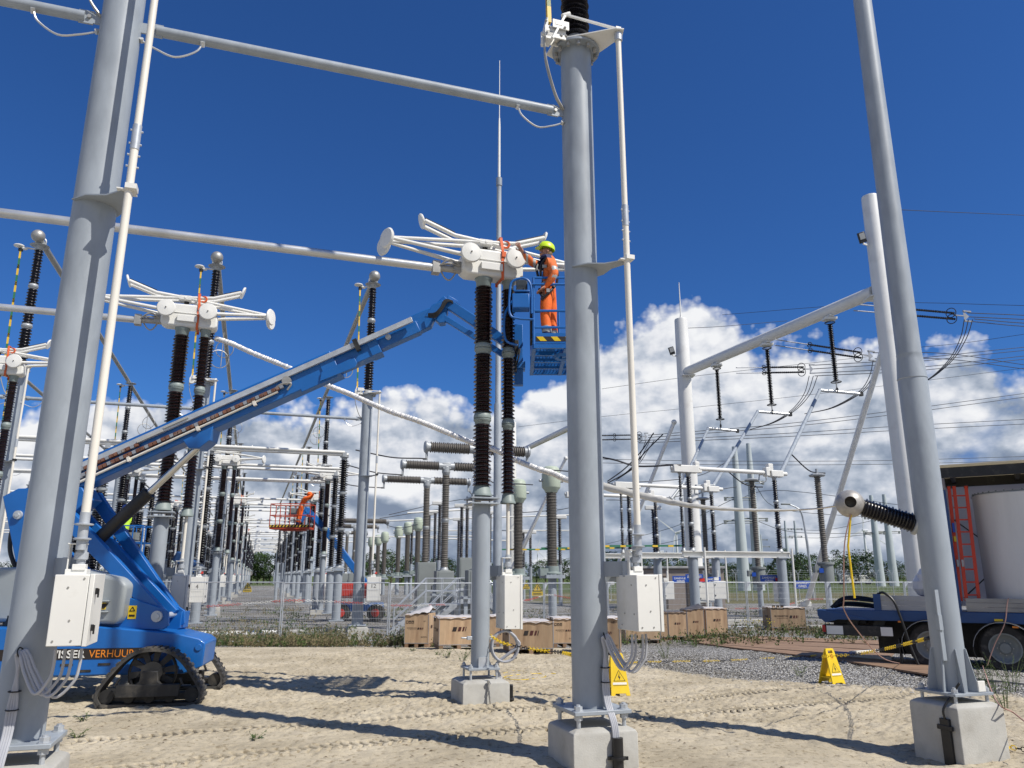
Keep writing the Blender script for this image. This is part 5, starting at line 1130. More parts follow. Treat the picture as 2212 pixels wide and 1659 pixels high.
# tracks
def track(cx, cy, far=False, rot=0):
    w = .34; half = .80; out = []
    # belt outline: rounded trapezoid, long flat foot
    pts = [(-.68, .03), (-.56, .0), (.56, .0), (.68, .03), (.735, .13), (.70, .27), (.53, .52), (.38, .68), (.21, .78), (0, .81), (-.21, .78), (-.38, .68), (-.53, .52), (-.70, .27), (-.735, .13)]
    P = catmull([(a, 0, b) for a, b in pts+[pts[0]]], 7)[:-1]; n = len(P); inn = []
    c = Vector((0, 0, .38))
    for i, p in enumerate(P):
        d = (P[(i+1) % n]-P[i-1]).normalized(); nr = Vector((d.z, 0, -d.x)); nr = nr if nr.dot(p-c) > 0 else -nr; inn.append(p-nr*.045); out.append((p, nr, d))
    m = MB(); vs = []
    for i in range(n):
        a, b = P[i], inn[i]; vs += [(cx+a.x, cy-w/2, a.z), (cx+a.x, cy+w/2, a.z), (cx+b.x, cy+w/2, b.z), (cx+b.x, cy-w/2, b.z)]
    fs = []
    for i in range(n):
        j = (i+1) % n
        for k in range(4): fs.append((4*i+k, 4*i+(k+1) % 4, 4*j+(k+1) % 4, 4*j+k))
    m.add(vs, fs)
    s = 0; last = -1
    for i in range(n):                                   # tread lugs
        p, nr, d = out[i]; s += (P[(i+1) % n]-P[i]).length
        if s-last > .085:
            last = s
            for sgn in (-1, 1): m.bar((cx+p.x+nr.x*.004, cy+sgn*.09-.08, p.z+nr.z*.004), (cx+p.x+nr.x*.004, cy+sgn*.09+.08, p.z+nr.z*.004), .05, .034, up=tuple(nr))
    b = bl(m, 'rubber_track', 'track_rubber', lift, smooth=50)
    m = MB(); y0 = cy-w/2-.03
    # toothed drive wheel with holes
    k = 14; R1, R2 = .33, .13; hz_ = .47; vs = []
    for i in range(10):
        a0 = 2*math.pi*i/10; a1 = a0+.30
        q = [(cx+R2*math.cos(a0-.1), hz_+R2*math.sin(a0-.1)), (cx+R1*math.cos(a0), hz_+R1*math.sin(a0)), (cx+R1*math.cos(a1), hz_+R1*math.sin(a1)), (cx+R2*math.cos(a1+.1), hz_+R2*math.sin(a1+.1))]
        slab(m, q, cy-.06, cy-.02)
    m.ring((cx, cy-.04, hz_), .325, .022, (0, 1, 0), 30, 6); m.cyl((cx, cy-.14, hz_), (cx, cy+.1, hz_), .15, n=24); m.cyl((cx, y0-.06, .40), (cx, cy, .40), .10, n=20)
    bl(m, 'drive_wheel', 'black_steel', lift, smooth=30)
    m = MB(); m.box((cx, y0-.02, .235), (.86, .10, .17)); slab(m, [(cx-.2, .30), (cx+.2, .30), (cx+.13, .36), (cx+.11, .50), (cx-.11, .50), (cx-.13, .36)], y0-.05, y0+.03); m.bar((cx-.46, y0, .30), (cx-.40, y0, .42), .05, .03); m.bar((cx+.46, y0, .30), (cx+.42, y0, .40), .05, .03); m.box((cx, cy, .13), (1.1, .16, .10)); bl(m, 'track_frame', 'black_steel', lift, bevel=.008)
    for x in (-.58, -.28, 0, .28, .58):
        m = MB(); m.cyl((cx+x, cy-.12, .125 if abs(x) < .5 else .15), (cx+x, cy+.12, .125 if abs(x) < .5 else .15), .075 if abs(x) < .5 else .10, n=18); bl(m, 'road_wheel', 'black_steel', lift)
track(-5.33, 12.06); track(-5.30, 13.75, True); track(-8.55, 12.06); track(-8.35, 13.75, True)
YAW = None
# turntable: grey hood and blue nose
m = MB(); slab(m, [(-9.6, 1.20), (-6.06, 1.13), (-5.99, 1.26), (-5.97, 1.72), (-6.10, 1.83), (-6.8, 1.95), (-7.1, 1.98), (-9.6, 1.98)], 12.22, 12.85); hd = bl(m, 'hood', 'lift_grey', bevel=.06, seg=4)
m = MB(); m.mat(0); m.box((-6.52, 12.215, 1.40), (.56, .008, .10)); m.mat(1)
for i in range(3): m.add([(-6.75+i*.2, 12.209, 1.36), (-6.66+i*.2, 12.209, 1.36), (-6.60+i*.2, 12.209, 1.44), (-6.69+i*.2, 12.209, 1.44)], [(0, 1, 2, 3)])
bl(m, 'hazard_stripe', ['yellow', 'ink'], hd)
m = MB(); m.box((-6.5, 12.20, 1.475), (.62, .05, .02)); m.box((-6.5, 12.20, 1.315), (.62, .05, .02)); bl(m, 'vent_frame', 'lift_grey', hd, bevel=.006)
m = MB(); slab(m, [(-9.6, 1.20), (-6.4, 1.20), (-6.2, 1.7), (-6.9, 1.9), (-9.6, 1.9)], 13.45, 14.0); bl(m, 'hood', 'lift_grey', bevel=.06, seg=3)
nose = [(-6.7, 1.06), (-5.42, 1.04), (-5.34, 1.10), (-5.36, 1.30), (-5.46, 1.36), (-6.2, 1.58), (-6.7, 1.62)]
for y in (12.42, 13.02): m = MB(); slab(m, nose, y, y+.05); bl(m, 'turntable_plate', 'lift_blue', lift, bevel=.008)
m = MB(); m.box((-5.92, 12.416, 1.30), (.13, .004, .20)); m.mat(1); m.bar((-5.96, 12.410, 1.32), (-5.92, 12.410, 1.38), .004, .012); m.bar((-5.88, 12.410, 1.32), (-5.92, 12.410, 1.38), .004, .012); m.bar((-5.96, 12.410, 1.32), (-5.88, 12.410, 1.32), .004, .012); m.box((-5.92, 12.412, 1.25), (.09, .003, .03)); bl(m, 'warning_label', ['yellow', 'ink'], lift)
m = MB(); m.cyl((-5.52, 12.36, 1.24), (-5.52, 13.15, 1.24), .045, n=16); m.cyl((-5.52, 12.38, 1.24), (-5.52, 12.42, 1.24), .085, n=20); bl(m, 'pivot_pin', 'galvanised', lift)
# riser arms
def beamXZ(name, a, b, w, y0, y1, mat='lift_blue', **k):
    a, b = Vector((a[0], 0, a[1])), Vector((b[0], 0, b[1])); t = (b-a).normalized(); n_ = Vector((-t.z, 0, t.x)); w0, w1 = w if isinstance(w, tuple) else (w, w)
    q = [a+n_*w0/2, b+n_*w1/2, b-n_*w1/2, a-n_*w0/2]; m = MB(); slab(m, [(p.x, p.z) for p in q], y0, y1); return bl(m, name, mat, lift, **k)
def XZ(x, y, d=12.7): p = PT(x, y, d); return (p.x, p.z)
lowp = (-5.50, 1.24); top1 = XZ(118, 1120); top2 = XZ(85, 1118)
beamXZ('riser_arm', lowp, XZ(150, 1108), (.20, .26), 12.46, 12.58, bevel=.012); beamXZ('riser_arm', lowp, XZ(150, 1108), (.20, .26), 12.90, 13.02, bevel=.012)
beamXZ('riser_brace', (-6.25, 1.30), XZ(120, 1190), (.22, .22), 12.60, 12.88, bevel=.01)
beamXZ('riser_arm', XZ(372, 1325, 13.0), XZ(195, 1070, 13.0), (.16, .2), 13.10, 13.22, bevel=.01)
m = MB(); slab(m, [XZ(340, 1345), XZ(378, 1322), XZ(372, 1360), XZ(345, 1372)], 12.98, 13.3); bl(m, 'end_link', 'lift_blue', lift, bevel=.01)
m = MB(); slab(m, [XZ(22, 1075), XZ(55, 1058), XZ(190, 1055), XZ(205, 1080), XZ(150, 1130), XZ(75, 1215), XZ(50, 1215)], 12.50, 12.95); mp_ = bl(m, 'upper_link', 'lift_blue', lift, bevel=.015)
m = MB(); p = PT(37, 1112, 12.46); m.cyl(p, p+Vector((0, .1, 0)), .07, n=18); m.cyl(p-Vector((0, .02, 0)), p, .035, n=8); bl(m, 'link_pin', 'galvanised', mp_)
m = MB(); m.tube(catmull([PT(38, 1130, 12.9), PT(25, 1150, 12.9), PT(22, 1190, 12.9), PT(35, 1230, 12.9)], 6), .035, 8); bl(m, 'hose', 'black_plastic', lift)
# main boom, built in the X-Z plane along its own axis
A = Vector((-7.55, 12.7, 3.26)); B = Vector((-1.40, 12.7, 6.17)); L_ = (B-A).length; ax = (B-A).normalized(); up_ = Vector((-ax.z, 0, ax.x))
BM = Matrix(((ax.x, 0, up_.x, A.x), (0, 1, 0, A.y), (ax.z, 0, up_.z, A.z), (0, 0, 0, 1)))
def bb(m, x0, x1, z0, z1, y0, y1): m.box(((x0+x1)/2, (y0+y1)/2, (z0+z1)/2), (x1-x0, y1-y0, z1-z0), BM)
def bX(P): # photo pixel -> boom coordinates
    p = PT(P[0], P[1], 12.5); v = BM.inverted() @ p; return v.x, v.z
m = MB(); bb(m, 0, 5.0, -.225, .215, -.17, .17); ob = bl(m, 'outer_boom', 'lift_blue', lift, bevel=.02)
m = MB(); bb(m, 4.75, 5.02, -.25, .12, -.19, .19); bb(m, 4.3, 4.95, -.27, -.20, -.17, -.10); bl(m, 'boom_collar', 'lift_blue', ob, bevel=.01)
m = MB(); bb(m, 5.0, 5.75, -.185, .15, -.14, .14); mb_ = bl(m, 'middle_boom', 'lift_blue', lift, bevel=.015)
m = MB(); bb(m, 5.62, 5.80, -.19, .12, -.16, .16); bl(m, 'boom_collar', 'lift_blue', mb_, bevel=.01)
m = MB(); bb(m, 5.75, 6.55, -.12, .10, -.11, .11); m.prism([(6.3, -.12), (6.75, -.10), (6.95, .10), (6.85, .22), (6.5, .22), (6.3, .10)], -.09, .09, BM @ YX); ib = bl(m, 'inner_boom', 'lift_blue', lift, bevel=.012)
m = MB(); m.cyl(BM @ Vector((6.0, -.14, .02)), BM @ Vector((6.0, -.10, .02)), .05, n=16); bl(m, 'boom_bolt', 'galvanised', ib)
m = MB(); bb(m, .6, 6.5, .06, .15, -.235, -.175); rl = bl(m, 'cable_tray', 'galvanised', lift, bevel=.004)
m = MB(); bb(m, 5.42, 5.50, -.02, .19, -.26, -.17); bl(m, 'tray_bracket', 'black_steel', rl)
m = MB(); bb(m, 1.55, 2.0, .06, .10, -.26, -.24); bb(m, 2.02, 2.45, .10, .135, -.26, -.24); bl(m, 'tray_plate', 'reflective', rl)
# energy chain, two runs joined by a bend at the lower end
m = MB(); k = 0; x = .55
while x < 4.05:
    m.mat(0 if k % 3 else 1); bb(m, x, x+.062, -.085, -.03, -.250, -.185)
    if x < 1.5: bb(m, x, x+.062, .015, .065, -.250, -.185)
    x += .072; k += 1
for i in range(6):
    a = math.pi/2+math.pi*i/5; p = (.53+.06*math.cos(a), 0, -.01+.065*math.sin(a)); m.mat(i % 2); m.box((p[0], -.218, p[2]), (.05, .065, .05), BM)
bl(m, 'energy_chain', ['rust_chain', 'wire_light'], lift)
m = MB(); m.tube([BM @ Vector((.1, -.215, -.145)), BM @ Vector((3.95, -.215, -.105))], .022, 10)
for x in (1.3, 2.5, 3.5): bb(m, x, x+.05, -.17, -.07, -.245, -.18)
bl(m, 'hose_tube', 'cream_tube', lift)
m = MB(); c_ = BM @ Vector((4.15, -.21, .01)); m.cyl(c_-Vector((0, .03, 0)), c_+Vector((0, .04, 0)), .075, n=18); m.tube(catmull([BM @ Vector((3.85, -.22, -.06)), BM @ Vector((4.05, -.24, -.02)), BM @ Vector((4.2, -.22, -.07)), BM @ Vector((4.1, -.2, -.14))], 5), .018, 6); bl(m, 'hose_guide', 'dull_metal', lift)
m = MB(); slab(m, [XZ(697, 830), XZ(772, 800), XZ(776, 790), XZ(770, 778), XZ(700, 810)], 12.50, 12.54); sl_ = bl(m, 'rest_bracket', 'lift_blue', lift, bevel=.006)
# lift cylinder
c0_, c1x, c2_ = PT(215, 1163, 12.66), PT(322, 1064, 12.66), PT(428, 966, 12.66)
m = MB(); m.tube([c0_, c1x], .105, 20); m.tube([c1x-(c1x-c0_)*.04, c1x], .115, 20); cy_ = bl(m, 'lift_cylinder', 'black_plastic', lift)
m = MB(); m.tube([c1x, c2_], .055, 16); bl(m, 'piston_rod', 'chrome', cy_)
m = MB(); slab(m, [XZ(405, 955), XZ(470, 925), XZ(462, 955), XZ(440, 972), XZ(418, 972)], 12.50, 12.86); bl(m, 'cylinder_bracket', 'lift_blue', lift, bevel=.01)
# jib head and jib
jh = PT(955, 668, 12.7); j0, j1 = PT(965, 655, 12.65), PT(1112, 752, 12.5); k0, k1 = PT(955, 684, 12.65), PT(1112, 782, 12.5)
m = MB(); slab(m, [XZ(918, 688), XZ(935, 662), XZ(958, 652), XZ(968, 672), XZ(962, 700), XZ(950, 702), XZ(938, 690)], 12.6, 12.8); m.bar(PT(950, 660, 12.7), PT(964, 645, 12.7), .11, .12); m.bar(PT(964, 646, 12.7), PT(985, 658, 12.75), .13, .13); bl(m, 'jib_head', 'lift_blue', lift, bevel=.012)
m = MB(); m.bar(j0, j1, .15, .17); bl(m, 'jib_arm', 'lift_blue', lift, bevel=.012)
m = MB(); m.bar(k0, k1, .09, .10); bl(m, 'jib_arm', 'lift_blue', lift, bevel=.01)
m = MB()
for i in range(4): m.tube(catmull([PT(925, 678+i*2, 12.55), PT(940, 676+i*3, 12.5), PT(952, 664+i*3, 12.5), PT(962+i*2, 648+i, 12.52), PT(985, 655+i*2, 12.6), PT(1030, 690+i*2, 12.8)], 5), .014, 6)
bl(m, 'hose_bundle', 'black_plastic', lift)
# basket mount
m = MB(); bx_, by_ = PT(1120, 700, 12.3).x, 12.35
m.box((bx_, by_, 5.45), (.15, .15, 1.05)); m.bar(j1, (bx_, by_, j1.z-.02), .14, .14); m.bar(k1, (bx_, by_, k1.z), .10, .10); m.box((bx_, by_, k1.z-.12), (.22, .26, .12)); bl(m, 'basket_mount', 'lift_blue', lift, bevel=.01)
m = MB(); m.box((bx_-.10, by_-.12, 5.55), (.2, .2, .20)); m.box((bx_-.10, by_-.1, 5.25), (.14, .18, .24)); m.tube(catmull([(bx_-.15, by_-.2, 5.6), (bx_-.05, by_-.25, 5.2), (bx_+.02, by_-.22, 5.5), (bx_-.1, by_-.25, 5.2)], 5), .015, 6); bl(m, 'rotator_motor', 'black_steel', lift, bevel=.02)
# the basket: long side pointing away from the camera
fz = 5.30; X0, X1, Y0, Y1 = PT(1153, 735, 11.3).x, PT(1290, 735, 11.3).x, 11.25, 12.85
bk = MB()
def rail(P, r=.021): m = MB(); m.tube(P, r, 8); return m
for z in (fz+1.10, fz+.55, fz+.28):
    m = rail([(X0, Y0, z), (X1, Y0, z), (X1, Y1, z), (X0, Y1, z), (X0, Y0, z)]); bl(m, 'basket_rail', 'lift_blue', lift)
m = rail([(X0-.02, Y0-.02, fz+.98), (X1, Y0-.02, fz+.98)]); bl(m, 'basket_rail', 'lift_blue', lift)
for x, y in ((X0, Y0), (X1, Y0), (X0, Y1), (X1, Y1), ((X0+X1)/2, Y1)):
    m = rail([(x, y, fz), (x, y, fz+1.10)]); bl(m, 'basket_upright', 'lift_blue', lift)
tb = MB(); tb.box(((X0+X1)/2, Y0, fz+.10), (X1-X0, .02, .17)); tb.box(((X0+X1)/2, Y1, fz+.10), (X1-X0, .02, .17)); tb.box((X0, (Y0+Y1)/2, fz+.10), (.02, Y1-Y0, .17)); tb.box((X1, (Y0+Y1)/2, fz+.10), (.02, Y1-Y0, .17)); tbo = bl(tb, 'toe_board', 'lift_blue', lift)
m = MB(); m.box(((X0+X1)/2, Y0-.012, fz+.09), (X1-X0-.06, .005, .075)); m.mat(1); x = X0+.1
while x < X1-.15: m.add([(x, Y0-.017, fz+.055), (x+.10, Y0-.017, fz+.055), (x+.04, Y0-.017, fz+.125), (x-.06, Y0-.017, fz+.125)], [(0, 1, 2, 3)]); x += .22
bl(m, 'hazard_stripe', ['ink', 'yellow'], tbo)
# floor: frame and expanded mesh with open holes
m = MB()
for y in np.linspace(Y0, Y1, 5): m.box(((X0+X1)/2, y, fz-.03), (X1-X0, .045, .06))
for x in (X0, (X0+X1)/2, X1): m.box((x, (Y0+Y1)/2, fz-.035), (.06, Y1-Y0, .07))
m.ring(((X0+X1)/2, Y0+.45, fz-.05), .13, .05, (0, 0, 1), 16, 5); fr = bl(m, 'floor_frame', 'lift_blue', lift)
m = MB(); s_ = .055
xs = np.arange(X0, X1, s_); ysn = np.arange(Y0, Y1, s_)
for x in xs: m.box((x, (Y0+Y1)/2, fz+.004), (.016, Y1-Y0, .006))
for y in ysn: m.box(((X0+X1)/2, y, fz+.005), (X1-X0, .022, .006))
bl(m, 'mesh_floor', 'lift_blue', fr)
# control box in its hoop on the left
m = MB(); cx = X0-.20; m.box((cx, Y0+.05, fz+.70), (.27, .22, .24)); m.box((cx+.02, Y0+.02, fz+.86), (.24, .18, .03)); cbx = bl(m, 'control_box', 'lift_blue', lift, bevel=.02)
m = MB(); m.cyl((cx+.05, Y0+.02, fz+.86), (cx+.05, Y0+.02, fz+.93), .02, n=8); m.cyl((cx-.06, Y0+.02, fz+.86), (cx-.06, Y0+.02, fz+.91), .015, n=8); bl(m, 'joystick', 'black_plastic', cbx)
m = MB(); m.tube(catmull([(X0, Y0-.02, fz+.40), (cx-.05, Y0-.02, fz+.42), (cx-.17, Y0-.02, fz+.50), (cx-.17, Y0-.02, fz+.85), (cx-.13, Y0-.02, fz+1.03), (cx+.05, Y0-.02, fz+1.08), (X0-.04, Y0-.02, fz+.95), (X0-.03, Y0-.02, fz+.5)], 5), .019, 8); bl(m, 'guard_hoop', 'lift_blue', lift)
m = MB(); m.tube(catmull([(cx-.12, Y0+.2, fz+.80), (cx-.25, Y0+.2, fz+.55), (cx-.24, Y0+.2, fz+.15), (cx-.05, Y0+.2, fz+.05)], 5), .019, 8); bl(m, 'guard_hoop', 'lift_blue', lift)
m = MB(); m.box((cx+.02, Y0+.16, fz+.98), (.18, .03, .30)); bl(m, 'control_shield', 'glass_dark', lift, bevel=.02)
m = MB(); m.bar((X0-.02, Y0+.5, fz+.9), (X0-.02, Y0+.5, fz+.2), .05, .4); bl(m, 'cable_loop_guard', 'black_steel', lift)

# ================= people =================
def skin_mesh(verts, edges, radii, sub=2, root=0):
    me = bpy.data.meshes.new('body'); me.from_pydata([tuple(v) for v in verts], edges, []); o = bpy.data.objects.new('body', me); COL.objects.link(o)
    sk = o.modifiers.new('skin', 'SKIN'); sk.use_smooth_shade = True
    lay = me.skin_vertices[0] if me.skin_vertices else None
    if lay is None: bpy.context.view_layer.objects.active = o; me.attributes
    for i, r_ in enumerate(radii):
        d = me.skin_vertices[0].data[i]; d.radius = (r_, r_) if isinstance(r_, (int, float)) else r_; d.use_root = i == root
    ss = o.modifiers.new('sub', 'SUBSURF'); ss.levels = sub; ss.render_levels = sub
    dg = bpy.context.evaluated_depsgraph_get(); dg.update(); ev = o.evaluated_get(dg); mm = bpy.data.meshes.new_from_object(ev)
    bpy.data.objects.remove(o); return mm
def person(label, J, mats, colour, pos, s=1.0, rotz=0, detail=True, helmet='helmet_yellow', vest=None, hair=True, face=(-1, 0, 0), tilt=.0, name='person', group=None):
    """J: joint positions in metres around the feet; colour(p) -> material slot"""
    t = thing(name, label, 'person', pos, rotz, group)
    if group is None and 'group' in t: pass
    V_, E_, Rr = [], [], []
    def add(p, r_, par=None):
        V_.append(Vector(p)*s); Rr.append(tuple(a*s for a in r_) if isinstance(r_, tuple) else r_*s)
        if par is not None: E_.append((par, len(V_)-1))
        return len(V_)-1
    pel = add(J['pelvis'], (.15, .115)); wa = add(J['waist'], (.150, .11), pel); che = add(J['chest'], (.175, .125), wa); nk = add(J['neck'], (.062, .062), che); hd_ = add(J['head'], (.078, .09), nk); ht = add(Vector(J['head'])+Vector((0, 0, .08)), (.066, .08), hd_)
    for sd_ in 'LR':
        a = add(J['hip'+sd_], (.105, .105), pel); b = add((Vector(J['hip'+sd_])+Vector(J['knee'+sd_]))/2, (.105, .10), a); b = add(J['knee'+sd_], (.085, .082), b); c = add((Vector(J['knee'+sd_])*.5+Vector(J['ankle'+sd_])*.5), (.088, .085), b); c = add(J['ankle'+sd_], (.075, .07), c)
        h_ = add(Vector(J['ankle'+sd_])+Vector((0, 0, -.07)), (.05, .06), c); add(Vector(J['toe'+sd_]), (.045, .035), h_)
        a = add(J['sho'+sd_], (.092, .088), che); b = add(J['elb'+sd_], (.074, .072), a); c = add((Vector(J['elb'+sd_])+Vector(J['wri'+sd_]))/2, (.068, .064), b); c = add(J['wri'+sd_], (.034, .030), c)
        d = (Vector(J['hand'+sd_])-Vector(J['wri'+sd_])).normalized(); pm = add(Vector(J['wri'+sd_])+d*.055, (.042, .022), c)
        pe = add(Vector(J['wri'+sd_])+d*.09, (.040, .018), pm)
        if detail:
            u_ = d.cross(Vector(J.get('palm'+sd_, (0, 1, 0)))).normalized(); pn_ = Vector(J.get('palm'+sd_, (0, 1, 0))).normalized()
            for k in range(4):
                o_ = u_*(.030-.020*k); ln_ = (.068, .078, .072, .056)[k]; cu = (.15, .3, .4, .5)[k]
                f1 = add(Vector(J['wri'+sd_])+d*(.098+.012)+o_, .0105, pe); f2 = add(Vector(V_[f1])/s+d*ln_*.5+pn_*ln_*.2*cu, .0095, f1); add(Vector(V_[f2])/s+d*ln_*.45*(1-cu*.5)+pn_*ln_*.5*cu, .008, f2)
            th = add(Vector(J['wri'+sd_])+d*.045+u_*.042, .013, pm); th2 = add(Vector(V_[th])/s+d*.03+u_*.02+pn_*.01, .011, th); add(Vector(V_[th2])/s+d*.026+pn_*.012, .009, th2)
    me = skin_mesh(V_, E_, Rr, 3 if detail else 2); me.name = 'body'
    for mt in mats: me.materials.append(MATS[mt])
    me.materials
    for p in me.polygons: p.material_index = colour(Vector(p.center)/s); p.use_smooth = True
    o = bpy.data.objects.new('body', me); COL.objects.link(o); o.parent = t; ROOT[o.name] = ROOT[t.name]
    H = Vector(J['head'])*s; fd = Vector(face).normalized(); sdv = fd.cross(Vector((0, 0, 1))).normalized(); upv = sdv.cross(fd)
    FM = Matrix(((fd.x, sdv.x, upv.x, H.x), (fd.y, sdv.y, upv.y, H.y), (fd.z, sdv.z, upv.z, H.z), (0, 0, 0, 1))) @ Matrix.Diagonal((s, s, s, 1))
    if detail:
        m = MB(); m.M = FM; m.add([(.085, .012, .03), (.085, -.012, .03), (.118, 0, -.012), (.085, .016, -.018), (.085, -.016, -.018)], [(0, 2, 1), (0, 3, 2), (1, 2, 4), (2, 3, 4)])
        m.ball((.055, 0, -.055), .045, 10, (1, 1, .9)); m.build('nose_and_chin', 'skin', o)
        for y in (-.082, .082): m = MB(); m.M = FM; m.ball((.0, y, .0), .028, 8, (.7, .35, 1)); m.build('ear', 'skin', o)
        for y in (-.03, .03): m = MB(); m.M = FM; m.ball((.083, y, .030), .010, 6); m.build('eye', 'ink', o)
        m = MB(); m.M = FM; m.box((.094, 0, -.045), (.01, .045, .008)); m.build('mouth', 'hair', o)
    if hair: m = MB(); m.M = FM; m.ball((-.045, 0, -.03), .083, 14, (.8, 1.0, 1.15)); m.ball((-.075, 0, -.10), .06, 12, (.7, 1.1, .9)); m.build('hair', 'hair', t)
    m = MB(); m.M = FM; FM = FM @ Matrix.Translation((0, 0, .018)); hp = [(.128, .035), (.130, .05), (.122, .09), (.105, .125), (.075, .152), (.035, .166), (.001, .169)]
    m.lathe(hp, 22, FM @ Matrix.Diagonal((1.08, .93, 1, 1)), caps=False); m.lathe([(.124, .036), (.118, .088), (.001, .16)], 16, FM @ Matrix.Diagonal((1.08, .93, 1, 1)), caps=False)
    m.add([(.10, -.09, .045), (.10, .09, .045), (.175, .06, .03), (.19, 0, .028), (.175, -.06, .03), (.12, -.09, .055), (.12, .09, .055)], [(0, 1, 2, 3, 4), (5, 4, 3, 2, 6)]); m.box((0, 0, .158), (.20, .03, .018)); m.build('helmet', helmet, t)
    return t, FM
J = dict(pelvis=(0, 0, .93), waist=(-.01, 0, 1.07), chest=(.0, 0, 1.31), neck=(-.01, 0, 1.48), head=(-.035, 0, 1.60),
         hipL=(-.03, -.10, .87), kneeL=(-.065, -.12, .48), ankleL=(-.03, -.13, .10), toeL=(-.18, -.14, .04), hipR=(.03, .10, .87), kneeR=(.05, .12, .48), ankleR=(.08, .13, .10), toeR=(-.07, .15, .04),
         shoL=(-.02, .13, 1.41), elbL=(-.27, .0, 1.42), wriL=(-.42, -.13, 1.57), handL=(-.48, -.15, 1.66), palmL=(.2, .9, 0), shoR=(.02, -.18, 1.40), elbR=(.09, -.26, 1.13), wriR=(-.05, -.22, .93), handR=(-.13, -.20, .88), palmR=(0, 0, -1))
def col_main(p):
    if p.z > 1.50 and abs(p.x) < .16: return 3
    dL = (p-Vector(J['handL'])*1).length; 
    if p.x < -.40 and p.z > 1.48: return 3
    if p.x < -.07 and p.y < -.145 and p.z < .945 and (p-Vector((-.13, -.20, .88))).length < .16: return 3
    if p.z < .20: return 2
    if p.z < .30: return 4
    if p.x < -.16 and 1.25 < p.z < 1.52: return 4 if (-.245 < p.x < -.20 or -.36 < p.x < -.325) else 1
    if .04 < p.x and p.y < -.16 and 1.0 < p.z < 1.5: return 4 if 1.18 < p.z < 1.24 or 1.05 < p.z < 1.09 else 1
    if .98 < p.z < 1.04 : return 4 if p.y > -.2 else 1
    if p.z > 1.40: return 2
    if p.z > 1.0: return 2 if (p.x < .015 and abs(p.y) < .12 and p.z > 1.04) else 1
    return 0
FZ = Vector((PT(1186, 700, 11.45).x, 11.45, fz+.015))
wk, FM = person('worker in orange work clothes and yellow helmet in the blue basket, one arm raised', J, ['hi_orange', 'jacket_orange', 'navy', 'skin', 'reflective'], col_main, FZ, 1.0, 0, face=(-.93, -.32, .18), name='person')
def strapw(pts, name='harness', w=.022, mat='black_plastic'): m = MB(); m.tube(catmull([Vector(p) for p in pts], 5), w, 6); m.build(name, mat, wk)
strapw([(-.15, -.02, 1.42), (-.19, -.06, 1.30), (-.165, -.10, 1.12)]); strapw([(-.02, -.17, 1.45), (-.12, -.16, 1.32), (-.13, -.14, 1.12)]); strapw([(.10, -.15, .98), (.0, -.215, .84), (-.13, -.20, .72)]); strapw([(-.15, -.06, .95), (-.14, -.16, .84), (-.10, -.215, .76)]); strapw([(.11, .02, 1.44), (.15, 0, 1.25), (.13, 0, 1.05)])
m = MB(); m.box((-.07, -.19, 1.28), (.07, .03, .05)); m.box((-.02, -.225, .82*1.05), (.05, .03, .06)); m.build('buckle', 'dull_metal', wk)
m = MB(); m.ring((-.02, 0, 1.50), .095, .03, (0, 0, 1), 16, 6); m.build('collar', 'navy', wk)
# second worker: bending over in the red basket far back
wb = PT(648, 1137, 38)
JB = dict(pelvis=(0, 0, .95), waist=(.02, 0, 1.08), chest=(.16, 0, 1.32), neck=(.30, 0, 1.44), head=(.38, 0, 1.50), hipL=(-.02, -.1, .88), kneeL=(-.10, -.1, .5), ankleL=(-.12, -.1, .1), toeL=(-.0, -.1, .04), hipR=(.0, .1, .88), kneeR=(-.05, .1, .5), ankleR=(-.08, .1, .1), toeR=(.06, .1, .04),
          shoL=(.20, -.2, 1.36), elbL=(.38, -.2, 1.40), wriL=(.52, -.15, 1.55), handL=(.6, -.1, 1.6), shoR=(.20, .2, 1.36), elbR=(.40, .2, 1.42), wriR=(.55, .1, 1.6), handR=(.6, .1, 1.65))
def cb(p): return 2 if p.z < .2 else (1 if 1.0 < p.z < 1.06 or .28 < p.z < .34 else (3 if p.x > .55 else 0))
person('far worker in orange leaning forward in the red basket', JB, ['hi_orange', 'reflective', 'navy', 'skin'], cb, wb, 1.0, 0, False, 'hi_orange', hair=False, face=(.9, -.2, .2), name='person')
# third worker: hi-vis vest, blue helmet, upper left
wc = PT(270, 1128, 26)
JC = dict(pelvis=(0, 0, .93), waist=(0, 0, 1.07), chest=(0, 0, 1.31), neck=(0, 0, 1.48), head=(-.02, 0, 1.60), hipL=(0, -.1, .87), kneeL=(0, -.1, .48), ankleL=(0, -.1, .1), toeL=(-.1, -.1, .04), hipR=(0, .1, .87), kneeR=(0, .1, .48), ankleR=(0, .1, .1), toeR=(-.1, .1, .04),
          shoL=(-.05, -.18, 1.4), elbL=(-.12, -.22, 1.15), wriL=(-.28, -.15, 1.08), handL=(-.35, -.1, 1.1), shoR=(.05, .18, 1.4), elbR=(0, .22, 1.15), wriR=(-.2, .18, 1.08), handR=(-.3, .1, 1.1))
def cc(p): return 3 if p.z > 1.5 or p.x < -.24 else (0 if p.z > .98 and abs(p.y) < .17 else (2 if p.z > .98 else 1))
wb2, _ = person('worker in a yellow vest and blue helmet in a far basket, behind the lift arm', JC, ['hi_vis', 'navy', 'light_blue_cloth', 'skin'], cc, wc+Vector((0, 0, -1.2)), 1.0, 0, False, 'helmet_blue', hair=False, name='person')
